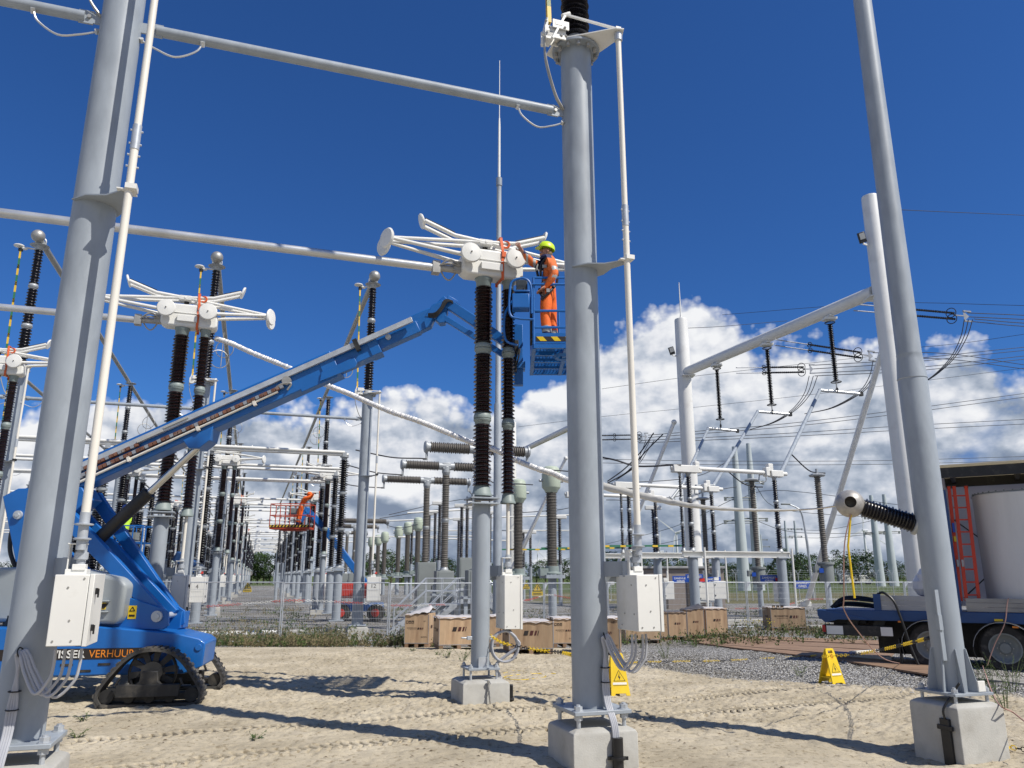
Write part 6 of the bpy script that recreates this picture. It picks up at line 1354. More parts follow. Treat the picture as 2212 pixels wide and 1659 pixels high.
# far baskets and lifts
def far_basket(lab, c, w, d, mat, depth_cat='work platform', stripes=True, boom=None, h=1.1):
    t = thing('work_platform', lab, depth_cat, c, 0)
    m = MB(); m.box((0, 0, -.06), (w, d, .10)); m.box((.1, 0, -.14), (w*.6, d*.6, .08)); m.build('floor', mat, t)
    for z in (h, h*.5):
        m = MB(); m.tube([(-w/2, -d/2, z), (w/2, -d/2, z), (w/2, d/2, z), (-w/2, d/2, z), (-w/2, -d/2, z)], .024, 6); m.build('rail', mat, t)
    for x in (-w/2, -w/4, 0, w/4, w/2):
        for y in (-d/2, d/2): m = MB(); m.tube([(x, y, 0), (x, y, h)], .022, 6); m.build('upright', mat, t)
    if stripes:
        m = MB(); m.box((0, -d/2-.01, .03), (w, .01, .12)); m.mat(1); x = -w/2
        while x < w/2-.1: m.add([(x, -d/2-.02, -.02), (x+.07, -d/2-.02, -.02), (x+.13, -d/2-.02, .09), (x+.06, -d/2-.02, .09)], [(0, 1, 2, 3)]); x += .16
        m.build('hazard_stripe', ['ink', 'earth_yellow'], t)
    m = MB(); m.box((.1, -.1, .72), (.45, .3, .35)); m.build('control_box', 'box_grey', t)
    return t
rb = far_basket('red cage with black and yellow striped floor, far back right of the aisle', wb+Vector((-.45, .2, -.03)), 1.95, .9, 'basket_red')
far_basket('blue cage of the worker in the yellow vest', wc+Vector((.1, .2, -1.23)), 1.3, .9, 'lift_blue', stripes=False)
# the lift that carries the red basket: orange body between the posts
q = PT(755, 1290, 40)
l2 = thing('boom_lift', 'red and blue boom lift far back, behind the number 12 column', 'boom lift', (q.x, q.y, G))
m = MB(); a_ = PT(727, 1292, 40); b_ = PT(808, 1258, 40)
m.box(((a_.x+b_.x)/2, 40.3, (a_.z+b_.z)/2), (b_.x-a_.x, 1.2, b_.z-a_.z)); m.build('body', 'red_paint', l2, world=True, bevel=.12)
m = MB(); c_ = PT(770, 1312, 40); m.box((c_.x, 40.4, c_.z), (2.4, 1.3, .4)); m.build('chassis', 'lift_blue', l2, world=True, bevel=.04)
for x_ in (738, 812): m = MB(); p = PT(x_, 1320, 39.7); m.cyl((p.x, 39.5, G+.42), (p.x, 39.9, G+.42), .42, n=20); w_ = m.build('wheel', 'tyre', l2, world=True); m = MB(); m.cyl((p.x, 39.47, G+.42), (p.x, 39.5, G+.42), .2, n=14); m.build('rim', 'red_paint', w_, world=True)
m = MB(); m.bar(PT(790, 1262, 40), PT(706, 1148, 39.8), .30, .34); m.build('boom', 'lift_blue', l2, world=True, bevel=.03)
m = MB(); m.bar(PT(706, 1148, 39.6), PT(660, 1100, 38.6), .24, .30); m.bar(PT(664, 1096, 38.6), PT(650, 1128, 38.5), .14, .2); m.build('jib', 'lift_blue', l2, world=True, bevel=.02)
l3 = thing('boom_lift', 'blue lift arm far back, left of the aisle', 'boom lift', PT(430, 1300, 48))
m = MB(); m.bar(PT(380, 1200, 48), PT(430, 1230, 48), .5, .6); m.build('boom', 'trailer_blue', l3, world=True, bevel=.05)
# ================= breakers, transformers and the white portal =================
def hor_insulator(m, a, b, rc, rs, pitch, n=18):
    a, b = Vector(a), Vector(b); M = Matrix.Translation(a) @ (b-a).to_track_quat('Z', 'Y').to_matrix().to_4x4(); m.lathe(insulator_profile(0, (b-a).length, rc, rs, pitch), n, M)
def make_tbreaker(label, c, L_, dia, zaxis, group='T-shaped circuit breakers', n=20):
    """c: ground point under the T; arms along the local x"""
    t = thing('circuit_breaker', label, 'circuit breaker', (c[0], c[1], 0), ANG, group); r = dia/2
    for s in (-1, 1):
        m = MB(); hor_insulator(m, (s*.38, 0, zaxis), (s*(L_/2-.22), 0, zaxis), r*.74, r, .085, n); m.build('ribbed_arm', 'grey_silicone', t, smooth=60)
        m = MB(); M = Matrix.Translation((s*(L_/2-.24), 0, zaxis)) @ Matrix.Rotation(R(90*s), 4, 'Y'); m.lathe([(r*.8, 0), (r*.85, .12), (r*1.08, .14), (r*1.08, .20), (r*.9, .24), (.01, .25)], n, M); m.bar((s*(L_/2-.1), 0, zaxis-r*.8), (s*(L_/2-.1), 0, zaxis-r-.25), .10, .06); m.box((s*(L_/2-.05), 0, zaxis-r-.28), (.2, .07, .08)); m.build('end_terminal', 'joint_grey', t)
    m = MB(); m.box((0, 0, zaxis), (.44, .34, .34)); m.cyl((-.42, 0, zaxis), (.42, 0, zaxis), r*.8, n=n); m.cyl((0, 0, zaxis-.35), (0, 0, zaxis), .2, n=n); m.build('centre_housing', 'joint_grey', t, bevel=.04)
    insulator('ribbed_column', t, 2.1, zaxis-.3, .15, .20, 2, .085, n, 'grey_silicone', whole=True)
    m = MB(); m.box((0, 0, 1.55), (.85, .55, 1.05)); m.box((0, 0, 2.08), (.5, .5, .06)); cb_ = m.build('drive_box', 'box_grey', t, bevel=.02)
    m = MB(); m.box((0, -.285, 1.62), (.68, .02, .80)); m.build('door', 'box_grey', cb_, bevel=.01)
    m = MB()
    for x in (-.45, .45): m.box((x, 0, .55), (.14, .14, 1.8))
    m.box((0, 0, 1.0), (1.2, .5, .10)); m.build('stand', 'column_paint', t)
    return t
def onl(x, y, d): return PT(x, y, d)
TB = []
for lab, xl, yl, xr, dd, dia in (('nearest T-shaped breaker, mostly hidden behind the two brown insulators', 917, 965, 1150, 31.3, .47), ('T-shaped breaker in the middle, its column above the grey drive box', 866, 1003, 1042, 36.4, .46), ('farthest of the three big T-shaped breakers, left of the middle post', 826, 1034, 1014, 42.0, .44)):
    a = PT(xl, yl, dd); zc = a.z; L_ = 4.6 if dd < 32 else (4.45 if dd < 40 else 5.0); c = a+D2*(L_/2); c.z = 0; make_tbreaker(lab, c, L_, dia, zc); TB.append((a, c, zc, L_))
for lab, xl, yl, dd in (('nearest of the small far T-shaped breakers behind the number 12 column', 722, 1124, 62), ('second small far T-shaped breaker behind the number 12 column', 716, 1136, 72), ('third small far T-shaped breaker behind the number 12 column', 706, 1150, 84)):
    a = PT(xl, yl, dd); c = a+D2*2.2; make_tbreaker(lab, c, 4.4, .46, a.z, n=10)
# current transformers with pale green heads
def make_ct(label, p, top, group='current transformers', n=20):
    t = thing('current_transformer', label, 'transformer', (p.x, p.y, 0), ANG, group); b = top-5.2
    m = MB(); m.lathe([(.12, b-1.9), (.20, b-1.9), (.20, b-.12)], 14, caps=False); m.box((0, 0, b-.1), (.95, .95, .16)); m.build('post', 'column_paint', t)
    m = MB(); m.lathe([(.46, b), (.46, b+.08), (.34, b+.12), (.32, b+.38)], n); m.box((-.5, -.1, b+.1), (.42, .34, .34)); m.build('base_box', 'flange_green', t, bevel=.01)
    m = MB(); m.lathe(insulator_profile(b+.36, top-1.30, .22, .285, .075), n, caps=False); m.build('ribbed_stack', 'grey_silicone', t, smooth=60)
    m = MB(); m.lathe([(.26, top-1.34), (.30, top-1.30), (.33, top-1.22), (.44, top-1.10), (.46, top-1.05), (.46, top-.42), (.43, top-.38), (.44, top-.35), (.44, top-.28), (.42, top-.24), (.40, top-.14), (.30, top-.05), (.02, top)], n); hd_ = m.build('head_tank', 'head_green', t, smooth=35)
    m = MB(); m.cyl((-.62, 0, top-.75), (-.44, 0, top-.75), .07, n=10); m.cyl((.44, 0, top-.75), (.62, 0, top-.75), .07, n=10); m.build('terminal', 'joint_grey', hd_); m = MB()
    for i in range(3): a = 2.1*i; m.box((.38*math.cos(a), .38*math.sin(a), top-.20), (.05, .05, .12))
    m.build('lifting_lug', 'head_green', hd_)
    return t
def top_at(y, d): return PT(1106, y, d).z
for lab, x, y, d in (('largest transformer with pale green head, left of the centre column', 1190, 1006, 37.5), ('transformer with pale green head, right of the rotating brown insulator', 1119, 1034, 42)):
    make_ct(lab, PT(x, y, d), top_at(y, d))
for i, (x, y, d, lab) in enumerate([(904, 1117, 73, 'pale green headed transformer beside the farthest T breaker column'), (882, 1127, 78, 'second pale green headed transformer right of the number 12 column'), (862, 1136, 83, 'third pale green headed transformer right of the number 12 column'), (832, 1148, 90, 'fourth pale green headed transformer right of the number 12 column'), (818, 1155, 96, 'fifth pale green headed transformer right of the number 12 column'), (803, 1159, 101, 'sixth pale green headed transformer, beside the white rod of the number 12 column'), (671, 1228, 150, 'tiny pale green headed transformer far back right of the aisle')]):
    make_ct(lab, PT(x, y, d), top_at(y, d), n=12)
# drop wires
def wire(label, pts, r=.012, group='thin wires and conductors', mat='wire', name='conductor', cat='wire', n=5, k=6):
    m = MB(); m.tube(catmull(pts, k), r, n); o = m.build(name, mat); tag(o, label, cat, group); return o
for (a, c, zc, L_), (x, y, d), w_ in zip(TB, ((768, 972, 30.8), (748, 1004, 36.8), (700, 1035, 41.2)), ('nearest', 'middle', 'farthest')):
    p = PT(x, y, d); q = a+Vector((.1, 0, -.50)); wire(f'dark conductor from the busbar to the left end of the {w_} big T breaker', [p, (p+q)/2+Vector((0, 0, -.12)), q-Vector((.3, .1, 0)), q], .028)
    e = a+D2*L_; wire(f'dark conductor from the right end of the {w_} big T breaker', [e+Vector((-.1, 0, -.5)), e+Vector((.25, .1, -.72)), e+Vector((1.2, 1, -.65)), e+D2*2.8+D1*1.5+Vector((0, 0, -.55))], .028)
wire('dark conductor from the farthest small breaker to the green-headed transformers', [PT(828, 1125, 62), PT(840, 1136, 64), PT(870, 1140, 68), PT(905, 1132, 73)], .03)
# stairs and railings of the service platforms
def make_stairs(label, x, y, d, w=1.4, flip=1):
    p = PT(x, y, d); t = thing('service_stairs', label, 'stairs', (p.x, p.y, G), ANG*.5, 'service stairs in front of the breakers')
    for yy in (0, .9):
        m = MB(); m.tube([(0, yy, .95), (.12, yy, 1.0), (flip*1.25, yy, 2.1), (flip*2.6, yy, 2.1), (flip*2.6, yy, 1.1)], .026, 7); m.tube([(0, yy, .95), (0, yy, 0)], .024, 7); m.tube([(flip*1.25, yy, 2.1), (flip*1.25, yy, .9)], .022, 7); m.tube([(0, yy, .5), (flip*1.25, yy, 1.6), (flip*2.6, yy, 1.6)], .02, 7); m.tube([(flip*1.9, yy, 2.1), (flip*1.9, yy, 1.1)], .022, 7); m.build('handrail', 'galvanised', t)
        m = MB(); m.bar((-.1, yy, 0), (flip*1.2, yy, 1.05), .04, .22); m.build('stringer', 'galvanised', t)
    for i in range(5): m = MB(); m.box((flip*(.08+.24*i), .45, .18+.2*i), (.26, .88, .035)); m.build('step', 'galvanised', t)
    m = MB(); m.box((flip*1.9, .45, 1.08), (1.5, .95, .06)); m.build('platform', 'galvanised', t)
    for xx in (1.25, 2.6):
        m = MB(); m.box((flip*xx, .45, .5), (.08, .8, 1.1)); m.build('support_leg', 'galvanised', t)
    return t
make_stairs('galvanised steel stairs with sloping handrails, left group behind the fence', 852, 1300, 31.5); make_stairs('galvanised steel stairs with handrails, directly left of the middle post', 925, 1300, 33.5); make_stairs('galvanised steel stairs beyond the middle post, behind its cabinet', 1108, 1300, 37, flip=-1)
for lab, x, d, h, w in (('tall grey cabinet behind the stairs, left of the T breaker drive box', 917, 39, 2.7, .9), ('grey cabinet behind the stairs, next to the middle post', 1010, 38, 2.9, 1.0), ('low grey cabinet under the T breaker in the middle', 960, 37.6, 1.8, .8)):
    p = PT(x, 1300, d); t = thing('control_cabinet', lab, 'cabinet', (p.x, p.y, G), ANG, 'grey cabinets behind the stairs'); m = MB(); m.box((0, 0, h/2+.3), (w, .6, h-.3)); m.box((0, 0, .15), (w-.1, .5, .3)); b_ = m.build('housing', 'box_grey', t, bevel=.015)
    m = MB(); m.box((0, -.31, h/2+.35), (w-.12, .02, h-.55)); d_ = m.build('door', 'box_grey', b_, bevel=.006); m = MB(); m.box((w*.3, -.33, h/2+.3), (.03, .03, .18)); m.build('handle', 'black_plastic', d_)
# lightning mast behind the middle unit
p = PT(1074, 1300, 28); t = thing('lightning_mast', 'very tall slim lightning mast behind the middle post', 'mast', (p.x, p.y, G)); m = MB(); H_ = top_at(131, 28)-G
zs = [top_at(y, 28)-G for y in (1050, 875, 870, 400, 392, 385, 270, 255, 131)]
m.tube([(0, 0, z) for z in [0, zs[1], zs[2], zs[3], zs[4]]], [.165, .155, .115, .095, .09], 14); m.build('lower_tube', 'column_paint', t)
m = MB(); m.tube([(0, 0, zs[4]-.2), (0, 0, zs[5])], .12, 12); m.build('collar', 'column_paint', t)
m = MB(); m.tube([(0, 0, zs[5]), (0, 0, zs[6]), (0, 0, zs[7])], [.055, .045, .03], 8); m.tube([(0, 0, zs[7]), (0, 0, zs[8])], [.022, .014], 6); m.build('spire', 'white_paint', t)
m = MB(); m.box((0, 0, .05), (.6, .6, .06)); m.build('base_plate', 'column_paint', t)
# ---- white portal ----
W2 = Vector((20.9, 40.6, G)); W1 = Vector((13.75, 59, G)); W0_ = Vector((.05, 102, G))
def make_wcol(label, p, ytop, d, r=.56, spire=True, lampz=None):
    t = thing('portal_column', label, 'portal column', p, 0, 'white portal columns'); top = top_at(ytop, d)-G
    m = MB(); m.lathe([(r*1.05, 0), (r, top*.6), (r*.95, top-.1), (r*.90, top), (.01, top+.02)], 40); m.build('shaft', 'portal_white', t)
    if spire: m = MB(); m.tube([(0, 0, top), (0, 0, top+.4), (0, 0, top+3.2)], [.14, .06, .03], 8); m.build('spire', 'portal_white', t)
    if lampz:
        m = MB(); M = Matrix.Translation((-r-.40, -.3, lampz)) @ Matrix.Rotation(R(-20), 4, 'Y') @ Matrix.Rotation(R(18), 4, 'X'); m.box((0, 0, 0), (.42, .14, .62), M); fl_ = m.build('floodlight', 'black_plastic', t, bevel=.02)
        m = MB(); m.box((0, -.08, .08), (.32, .02, .36), M); m.build('lamp_glass', 'reflective', fl_); m = MB(); m.bar((-r+.05, -.1, lampz-.4), (-r-.35, -.25, lampz-.35), .08, .10); m.build('lamp_bracket', 'portal_white', t)
    return t
make_wcol('thick white portal column with a floodlight and spire, right of the long drive rod', W1, 690, 59, lampz=top_at(760, 59)-G)
make_wcol('thick white portal column directly behind the right grey mast', W2, 425, 40.6, .50, False, lampz=top_at(518, 40.6)-G)
make_wcol('white portal column far back between the brown insulator and the centre column', W0_, 912, 102, .55, True)
bz = 17.6
def wbeam(label, a, b, r=.37):
    a = Vector((a.x, a.y, bz)); b = Vector((b.x, b.y, bz)); d = (b-a).normalized(); a2 = a+d*.55; b2 = b-d*.55
    t = thing('portal_beam', label, 'portal beam', a2, 0, 'white portal beams'); m = MB(); m.tube([a2, b2], r, 28); m.build('tube', 'portal_white', t, world=True)
    for q, s in ((a2, 1), (b2, -1)): m = MB(); m.box(q-d*s*.05+Vector((0, 0, -r-.02)), (1.0, 1.0, .06)); m.bar(q+d*s*.2+Vector((0, 0, -r*.8)), q-d*s*.4+Vector((0, 0, -r*.8)), .08, .5); m.build('end_bracket', 'portal_white', t, world=True)
    return t
wbeam('thick white portal beam rising to the upper right, with three insulators hung below', W1, W2)
W3 = min((W0_.lerp(W1, i/200) for i in range(201)), key=lambda q: abs(1106+F*q.x/(q.y*CP-2.0*SP)-1262)); W3.z = G
make_wcol('far white portal column behind the centre column', W3, 800, W3.y, .5, False); wbeam('far white portal beam seen left of the centre column', W0_, W3, .34)
def brace(label, a, b, r=.13):
    t = thing('diagonal_brace', label, 'brace', b, 0, 'white diagonal braces'); m = MB(); m.tube([a, b], r, 14); m.build('tube', 'bright_white', t, world=True)
    m = MB(); m.box(b+Vector((0, 0, .1)), (.6, .5, .3)); m.build('foot', 'portal_white', t, world=True, bevel=.02); m = MB(); m.ball(a, r*1.5, 10); m.build('head_joint', 'portal_white', t, world=True)
brace('long white brace leaning down left from the column behind the right mast', PT(1908, 752, 40.9), PT(1741, 1308, 54), .17)
brace('white brace leaning down left from the floodlight column', PT(1456, 912, 59.5), PT(1318, 1262, 64), .15)
brace('white brace crossing behind the transformers left of the centre column', PT(1222, 990, 62), PT(1070, 1300, 66), .12)
brace('second white brace left of the centre column, behind the green heads', PT(1180, 1075, 66), PT(1120, 1210, 68), .12)
# hanging insulators and hairpin tubes
def on_beam(px):
    best = None
    for i in range(400):
        q = W1.lerp(W2, i/399); z = q.y*CP+(bz-CAMH)*SP; u = 1106+F*q.x/z
        if best is None or abs(u-px) < best[0]: best = (abs(u-px), q)
    return best[1]
HG = []
for px_, py1, lab in ((1547, 918, 'left'), (1655, 888, 'middle'), (1790, 840, 'right')):
    q = on_beam(px_); zb_ = top_at(py1, q.y); t = thing('hanging_insulator', f'{lab} one of three dark insulators hanging from the white portal beam', 'insulator', (q.x, q.y, bz-.40), 0, 'insulators hanging from the portal beam')
    m = MB(); m.box((0, 0, -.10), (.75, .6, .16)); m.box((0, 0, .03), (.3, .9, .1)); m.build('saddle', 'portal_white', t, bevel=.02); ln = bz-.40-zb_
    m = MB(); m.lathe(insulator_profile(-ln+.5, -.42, .085, .165, .11), 14); m.build('ribbed_stack', 'black_porcelain', t, smooth=60)
    for z in (-.34, -ln+.42): m = MB(); m.ring((0, 0, z), .29, .028, (0, 0, 1), 18, 6); m.box((0, 0, z), (.58, .03, .03)); m.build('corona_ring', 'black_steel', t)
    m = MB(); m.cyl((0, 0, -ln+.45), (0, 0, -ln), .04, n=8); m.build('lower_link', 'dull_metal', t); HG.append(Vector((q.x, q.y, zb_-.02)))
hp_ = [((1530, 925), (1593, 931), (1475, 1046), (1450, 1078), 'left', 44.5), ((1637, 889), (1707, 895), (1541, 1049), (1503, 1050), 'middle', 39.5), ((1771, 843), (1860, 851), (1687, 1021), (1641, 1023), 'right', 35.5)]
for (a, b, c, e, lab, dlow), h in zip(hp_, HG):
    A_ = PT(*a, h.y); B_ = PT(*b, h.y+.3); C_ = PT(*c, dlow+1.2); E_ = PT(*e, dlow+.6)
    t = thing('hairpin_busbar', f'{lab} bent grey tube conductor below its hanging insulator', 'busbar tube', A_, 0, 'bent tube conductors')
    m = MB(); m.tube([B_, A_], .095, 12); m.build('top_tube', 'aluminium', t, world=True); m = MB(); m.tube([A_, C_], .10, 12); m.ball(A_, .12, 8); m.build('sloping_tube', 'column_paint', t, world=True)
    m = MB(); m.tube([C_, E_], .085, 12); m.ball(C_, .11, 8); x_ = C_.lerp(E_, .75); m.tube(catmull([x_, x_+Vector((.02, 0, -.35)), x_+Vector((-.30, 0, -.42)), x_+Vector((-.28, 0, -.05))], 4), .03, 6); m.build('end_tube', 'joint_grey', t, world=True)
    m = MB(); m.ring(h+Vector((0, 0, -.05)), .12, .04, (1, 0, 0), 12, 6); m.box(B_, (.2, .2, .25)); m.build('clamp', 'black_steel', t, world=True)
    s_ = A_.lerp(C_, .80)
    # jumper from the hairpin to the slim arrester on its right
    T_ = {'left': (1507, 963+90, 52), 'middle': (1648, 1010+42, 44), 'right': (1783, 1022, 40)}[lab]
    if lab != 'left':
        e2 = PT(T_[0], T_[1], T_[2]); wire(f'twin jumper from the {lab} bent tube to the slim arrester', [s_, s_.lerp(e2, .45)+Vector((0, 0, -.35)), e2+Vector((-.5, 0, .02)), e2], .035)
# slim arresters on green-grey tanks
for lab, x, yt, yb, d in (('slim ribbed arrester left of the hollow ball', 1783, 1030, 1215, 40), ('slim ribbed arrester right of the floodlight column, behind the sleeve', 1528, 1080, 1240, 47), ('slim ribbed arrester behind the right double insulator', 1638, 1040, 1225, 44)):
    zt_, zb_ = top_at(yt, d), top_at(yb, d); p = PT(x, yb, d); t = thing('surge_arrester', lab, 'insulator', (p.x, p.y, G), 0, 'slim arresters on the right')
    zt_ -= G; zb_ -= G
    m = MB(); m.lathe(insulator_profile(zb_, zt_, .13, .185, .10), 14); m.build('ribbed_stack', 'grey_silicone', t, smooth=60)
    m = MB(); m.lathe([(.05, zt_), (.38, zt_+.02), (.42, zt_+.08), (.35, zt_+.14), (.04, zt_+.16)], 20); m.cyl((0, 0, zt_+.1), (0, 0, zt_+.42), .07, n=8); m.build('corona_cap', 'joint_grey', t)
    m = MB(); m.lathe([(.36, zb_-.95), (.36, zb_-.12), (.42, zb_-.10), (.42, zb_), (.2, zb_+.02)], 18); m.box((-.5, -.1, zb_-.35), (.3, .3, .32)); m.build('tank', 'box_grey', t); m = MB(); m.box((-.36, -.30, zb_-.4), (.22, .02, .22)); m.build('name_plate', 'sign_blue', t)
    m = MB(); m.lathe([(.15, 0), (.15, zb_-.95)], 12); m.build('post', 'column_paint', t)
# ---- centre-break disconnectors on low frames ----
def make_cb(label, p, z0, z1, span=4.15, group='low frame disconnectors on the right', name='frame_disconnector', left=True):
    """p: left stack; z0 frame top, z1 top of the insulators"""
    t = thing(name, label, 'disconnector', (p.x, p.y, G), ANG, group); z0 -= G; z1 -= G
    xs_ = [0, span] if left else [span]
    for x in xs_: m = MB(); m.lathe([(.21, 0), (.21, z0-.28)], 16, Matrix.Translation((x, 0, 0))); m.box((x, 0, z0-.26), (.6, .5, .05)); m.build('post', 'column_paint', t)
    m = MB(); m.box((span/2, 0, z0-.02), (span+1.0, .26, .04)); m.box((span/2, 0, z0-.24), (span+1.0, .26, .04)); m.box((span/2, 0, z0-.13), (span+1.0, .04, .2)); m.build('frame_beam', 'white_paint', t)
    for x in xs_: insulator('thick_insulator', t, z0, z1, .095, .150, 3, .10, 12, 'black_porcelain', x=x, taper=.08)
    if left: insulator('thin_insulator', t, z0, z1, .055, .105, 3, .10, 10, 'black_porcelain', x=-.42, taper=.08)
    m = MB(); m.box((-.15, 0, z1+.17), (1.25, .32, .32)); m.cyl((-.85, 0, z1+.2), (-.6, 0, z1+.2), .09, n=10); m.build('contact_housing', 'white_paint', t, bevel=.05)
    m = MB(); m.box((.42, 0, z1+.35), (.22, .26, .34)); m.box((.55, 0, z1+.12), (.25, .16, .2)); m.build('hinge', 'white_paint', t, bevel=.04)
    m = MB(); m.tube([(.55, 0, z1+.22), (span-.35, 0, z1+.18)], .095, 14); m.build('arm_tube', 'white_paint', t)
    m = MB(); m.box((span+.1, 0, z1+.15), (.65, .32, .30)); m.box((span-.22, 0, z1+.42), (.26, .26, .36)); m.box((span-.4, 0, z1+.22), (.2, .3, .4)); m.cyl((span+.4, 0, z1+.17), (span+.7, 0, z1+.17), .10, n=10); m.build('jaw_housing', 'white_paint', t, bevel=.05)
    m = MB(); m.bar((-.3, .25, z0+.22), (-span+.2, .25, z0+.16), .07, .07); m.c = 1
    for i in range(5): m.box((-.9-i*.75, .25, z0+.20-.01*i), (.25, .075, .075))
    m.build('folded_earthing_blade', ['earth_green', 'earth_yellow'], t)
    for x in xs_[-1:]+([.0] if left else []):
        m = MB(); m.tube([(x+.5, -.15, .9), (x+.5, -.15, z0+.15)], .045, 8); m.build('drive_tube', 'white_paint', t)
    return t
A0 = PT(1486, 1018, 33.3); za = top_at(1022, 33.3); z0a = top_at(1190, 33.3)
make_cb('nearest white-armed disconnector on black insulators, right of the centre column', A0, z0a, za, 4.45)
B0 = PT(1357, 1052, 38.6); make_cb('middle white-armed disconnector on black insulators, partly behind the long drive rod', B0, top_at(1193, 38.6), top_at(1056, 38.6), 4.8)
C0_ = PT(1250, 1075, 43); make_cb('farthest white-armed disconnector on black insulators, left part hidden', C0_, top_at(1195, 43), top_at(1076, 43), 4.8)
# blue signs and cabinets of the frames
def blue_sign(label, x, y, d, w, h, texts=('ZANDVLIET', 'GRIJS'), group='blue name signs', rz=0):
    p = PT(x, y, d); t = thing('name_sign', label, 'sign', p, rz, group); m = MB(); m.box((0, 0, 0), (w, .02, h)); pl = m.build('plate', 'sign_blue', t, bevel=.006)
    m = MB(); k = len(texts)
    for i, s in enumerate(texts):
        hh = h/(k+.6); W_ = w*(.82 if len(s) > 6 else .5); put_text(m, s, hh*.95, face_M((-W_/2, -.014, h/2-hh*(i+1)-.02), (1, 0, 0)), W_, bold=.02)
    m.build('lettering', 'white_paint', pl, smooth=0)
blue_sign('blue sign left of the white brace on the security fence', 1733, 1262+40-5-34, 60, 1.25, .58)
for x, y, d, lab in ((1500, 1249, 34.5, 'blue sign on the left post of the nearest low frame'), (1470, 1252, 38.5, 'dark blue sign between the crates and the low frame'), (1540, 1254, 39, 'dark blue sign on the post left of the brick-brown house edge'), (1661, 1251, 35, 'blue sign on the right post of the nearest low frame')):
    blue_sign(lab, x, y, d, .80, .34, rz=.1)
for x, y, d, w, lab in ((1521, 1278, 34, .70, 'white cabinet left of two on the low frames'), (1551, 1275, 38, .62, 'white cabinet right of two on the low frames'), (1686, 1277, 35, .58, 'white cabinet on the right post of the nearest low frame'), (1442, 1276, 38, .5, 'white cabinet seen just right of the large cabinet')):
    p = PT(x, y-20, d); t = thing('drive_cabinet', lab, 'cabinet', p, .15, 'white cabinets on the low frames'); m = MB(); m.box((0, 0, -.42), (w, .35, .84)); b_ = m.build('body', 'white_paint', t, bevel=.01)
    m = MB(); m.box((0, -.19, -.42), (w*.96, .03, .81)); d_ = m.build('door', 'white_paint', b_, bevel=.006); [MB().box((-w*.40, -.215, z_), (.04, .02, .06)).build('handle', 'black_plastic', d_) for z_ in (-.18, -.66)]
    m = MB(); m.box((0, .25, -.2), (.1, .3, .1)); m.tube([(0, 0, .05), (0, 0, .5)], .04, 6); m.build('mounting_arm', 'white_paint', t); m = MB(); m.box((-.1, 0, .10), (.22, .15, .14)); m.build('seal_box', 'red_paint' if x in (1521, 1686) else 'white_paint', t)
# pebble-dashed house behind
p0 = PT(1386, 1310, 54); p1 = PT(1568, 1310, 54); zt_ = top_at(1223, 54)
t = thing('relay_house', 'low brown pebble-dashed building behind the low frame disconnectors', 'building', ((p0.x+p1.x)/2, 56.5, G)); W_ = p1.x-p0.x; Hh = zt_-G
m = MB(); m.box((0, 0, Hh/2-.1), (W_, 5, Hh-.2)); m.build('wall', 'wall_pebble', t)
for a_, b_ in ((-.49, -.18), (.05, .26)): m = MB(); m.box((W_*(a_+b_)/2, -2.52, Hh/2-.3), (W_*(b_-a_), .08, Hh-.7)); m.build('door' if a_ < 0 else 'window', 'wall_dark', t)
m = MB(); m.box((0, 0, Hh-.08), (W_+.3, 5.3, .16)); m.build('roof', 'roof_grey', t, bevel=.02)
# heavy conductors from the centre column side
wire('heavy dark conductor from the centre column to the nearest white-armed disconnector', [PT(1300, 988, 34), PT(1330, 994, 33.6), PT(1370, 1006, 33.4), PT(1410, 1007, 33.2), PT(1460, 998+6, 33), PT(1474, 1008, 33.1)], .04)
wire('dark conductor from the centre column to the middle white-armed disconnector', [PT(1290, 1052, 39), PT(1320, 1048, 38.8), PT(1344, 1044, 38.5)], .035)
wire('pair of drooping conductors right of the centre column, upper', [PT(1312, 1040, 60), PT(1350, 1012, 60), PT(1385, 975, 60), PT(1412, 935, 60)], .05); wire('pair of drooping conductors right of the centre column, lower', [PT(1312, 1044, 60), PT(1356, 1018, 60), PT(1395, 975, 60), PT(1432, 938, 60)], .05)
# ---- line strings and conductors towards the right ----
def string(label, a, b, d0, d1, links=True):
    A_, B_ = PT(*a, d0), PT(*b, d1); t = thing('tension_string', label, 'insulator string', A_, 0, 'tension strings from the portal beam'); dr = (B_-A_)
    f0 = .32 if links else .05
    for o_ in (.20, -.20):
        off = Vector((0, .15, o_)); m = MB(); m.tube([A_+off, A_+dr*f0+off], .035, 6); m.build('link_chain', 'wire_light', t, world=True)
        m = MB(); hor_insulator(m, A_+dr*f0+off, A_+dr*.86+off, .05, .078, .10, 10); m.build('ribbed_rod', 'black_porcelain', t, world=True)
        for k, c in ((.34, .16), (.83, .30)):
            m = MB(); q = A_+dr*k+off; m.ring(q, c, .028, dr+Vector((0, 3, 0)), 16, 5); m.build('corona_ring', 'wire', t, world=True)
    m = MB(); q = A_+dr*.93; m.add([q+Vector((0, 0, .35)), q+dr*.05, q-Vector((0, 0, .35))], [(0, 1, 2)]); m.bar(A_+dr*.84, q, .07, .07); m.bar(q+Vector((0, 0, .33)), q+dr*.07+Vector((0, 0, .33)), .09, .09); m.bar(q-Vector((0, 0, .33)), q+dr*.07-Vector((0, 0, .33)), .09, .09); m.build('yoke_plate', 'wire_light', t, world=True)
    return B_
string('highest tension string, right of the right grey mast', (1846, 662), (2098, 684), 42.2, 46, True)
string('middle tension string, left of the right grey mast', (1675, 738), (1890, 770), 47.4, 51, True)
string('lowest tension string, right of the floodlight column', (1592, 799), (1760, 797), 52.3, 56, True)
string('short tension string seen just right of the centre column', (1290, 945), (1400, 943), 70, 72, False)
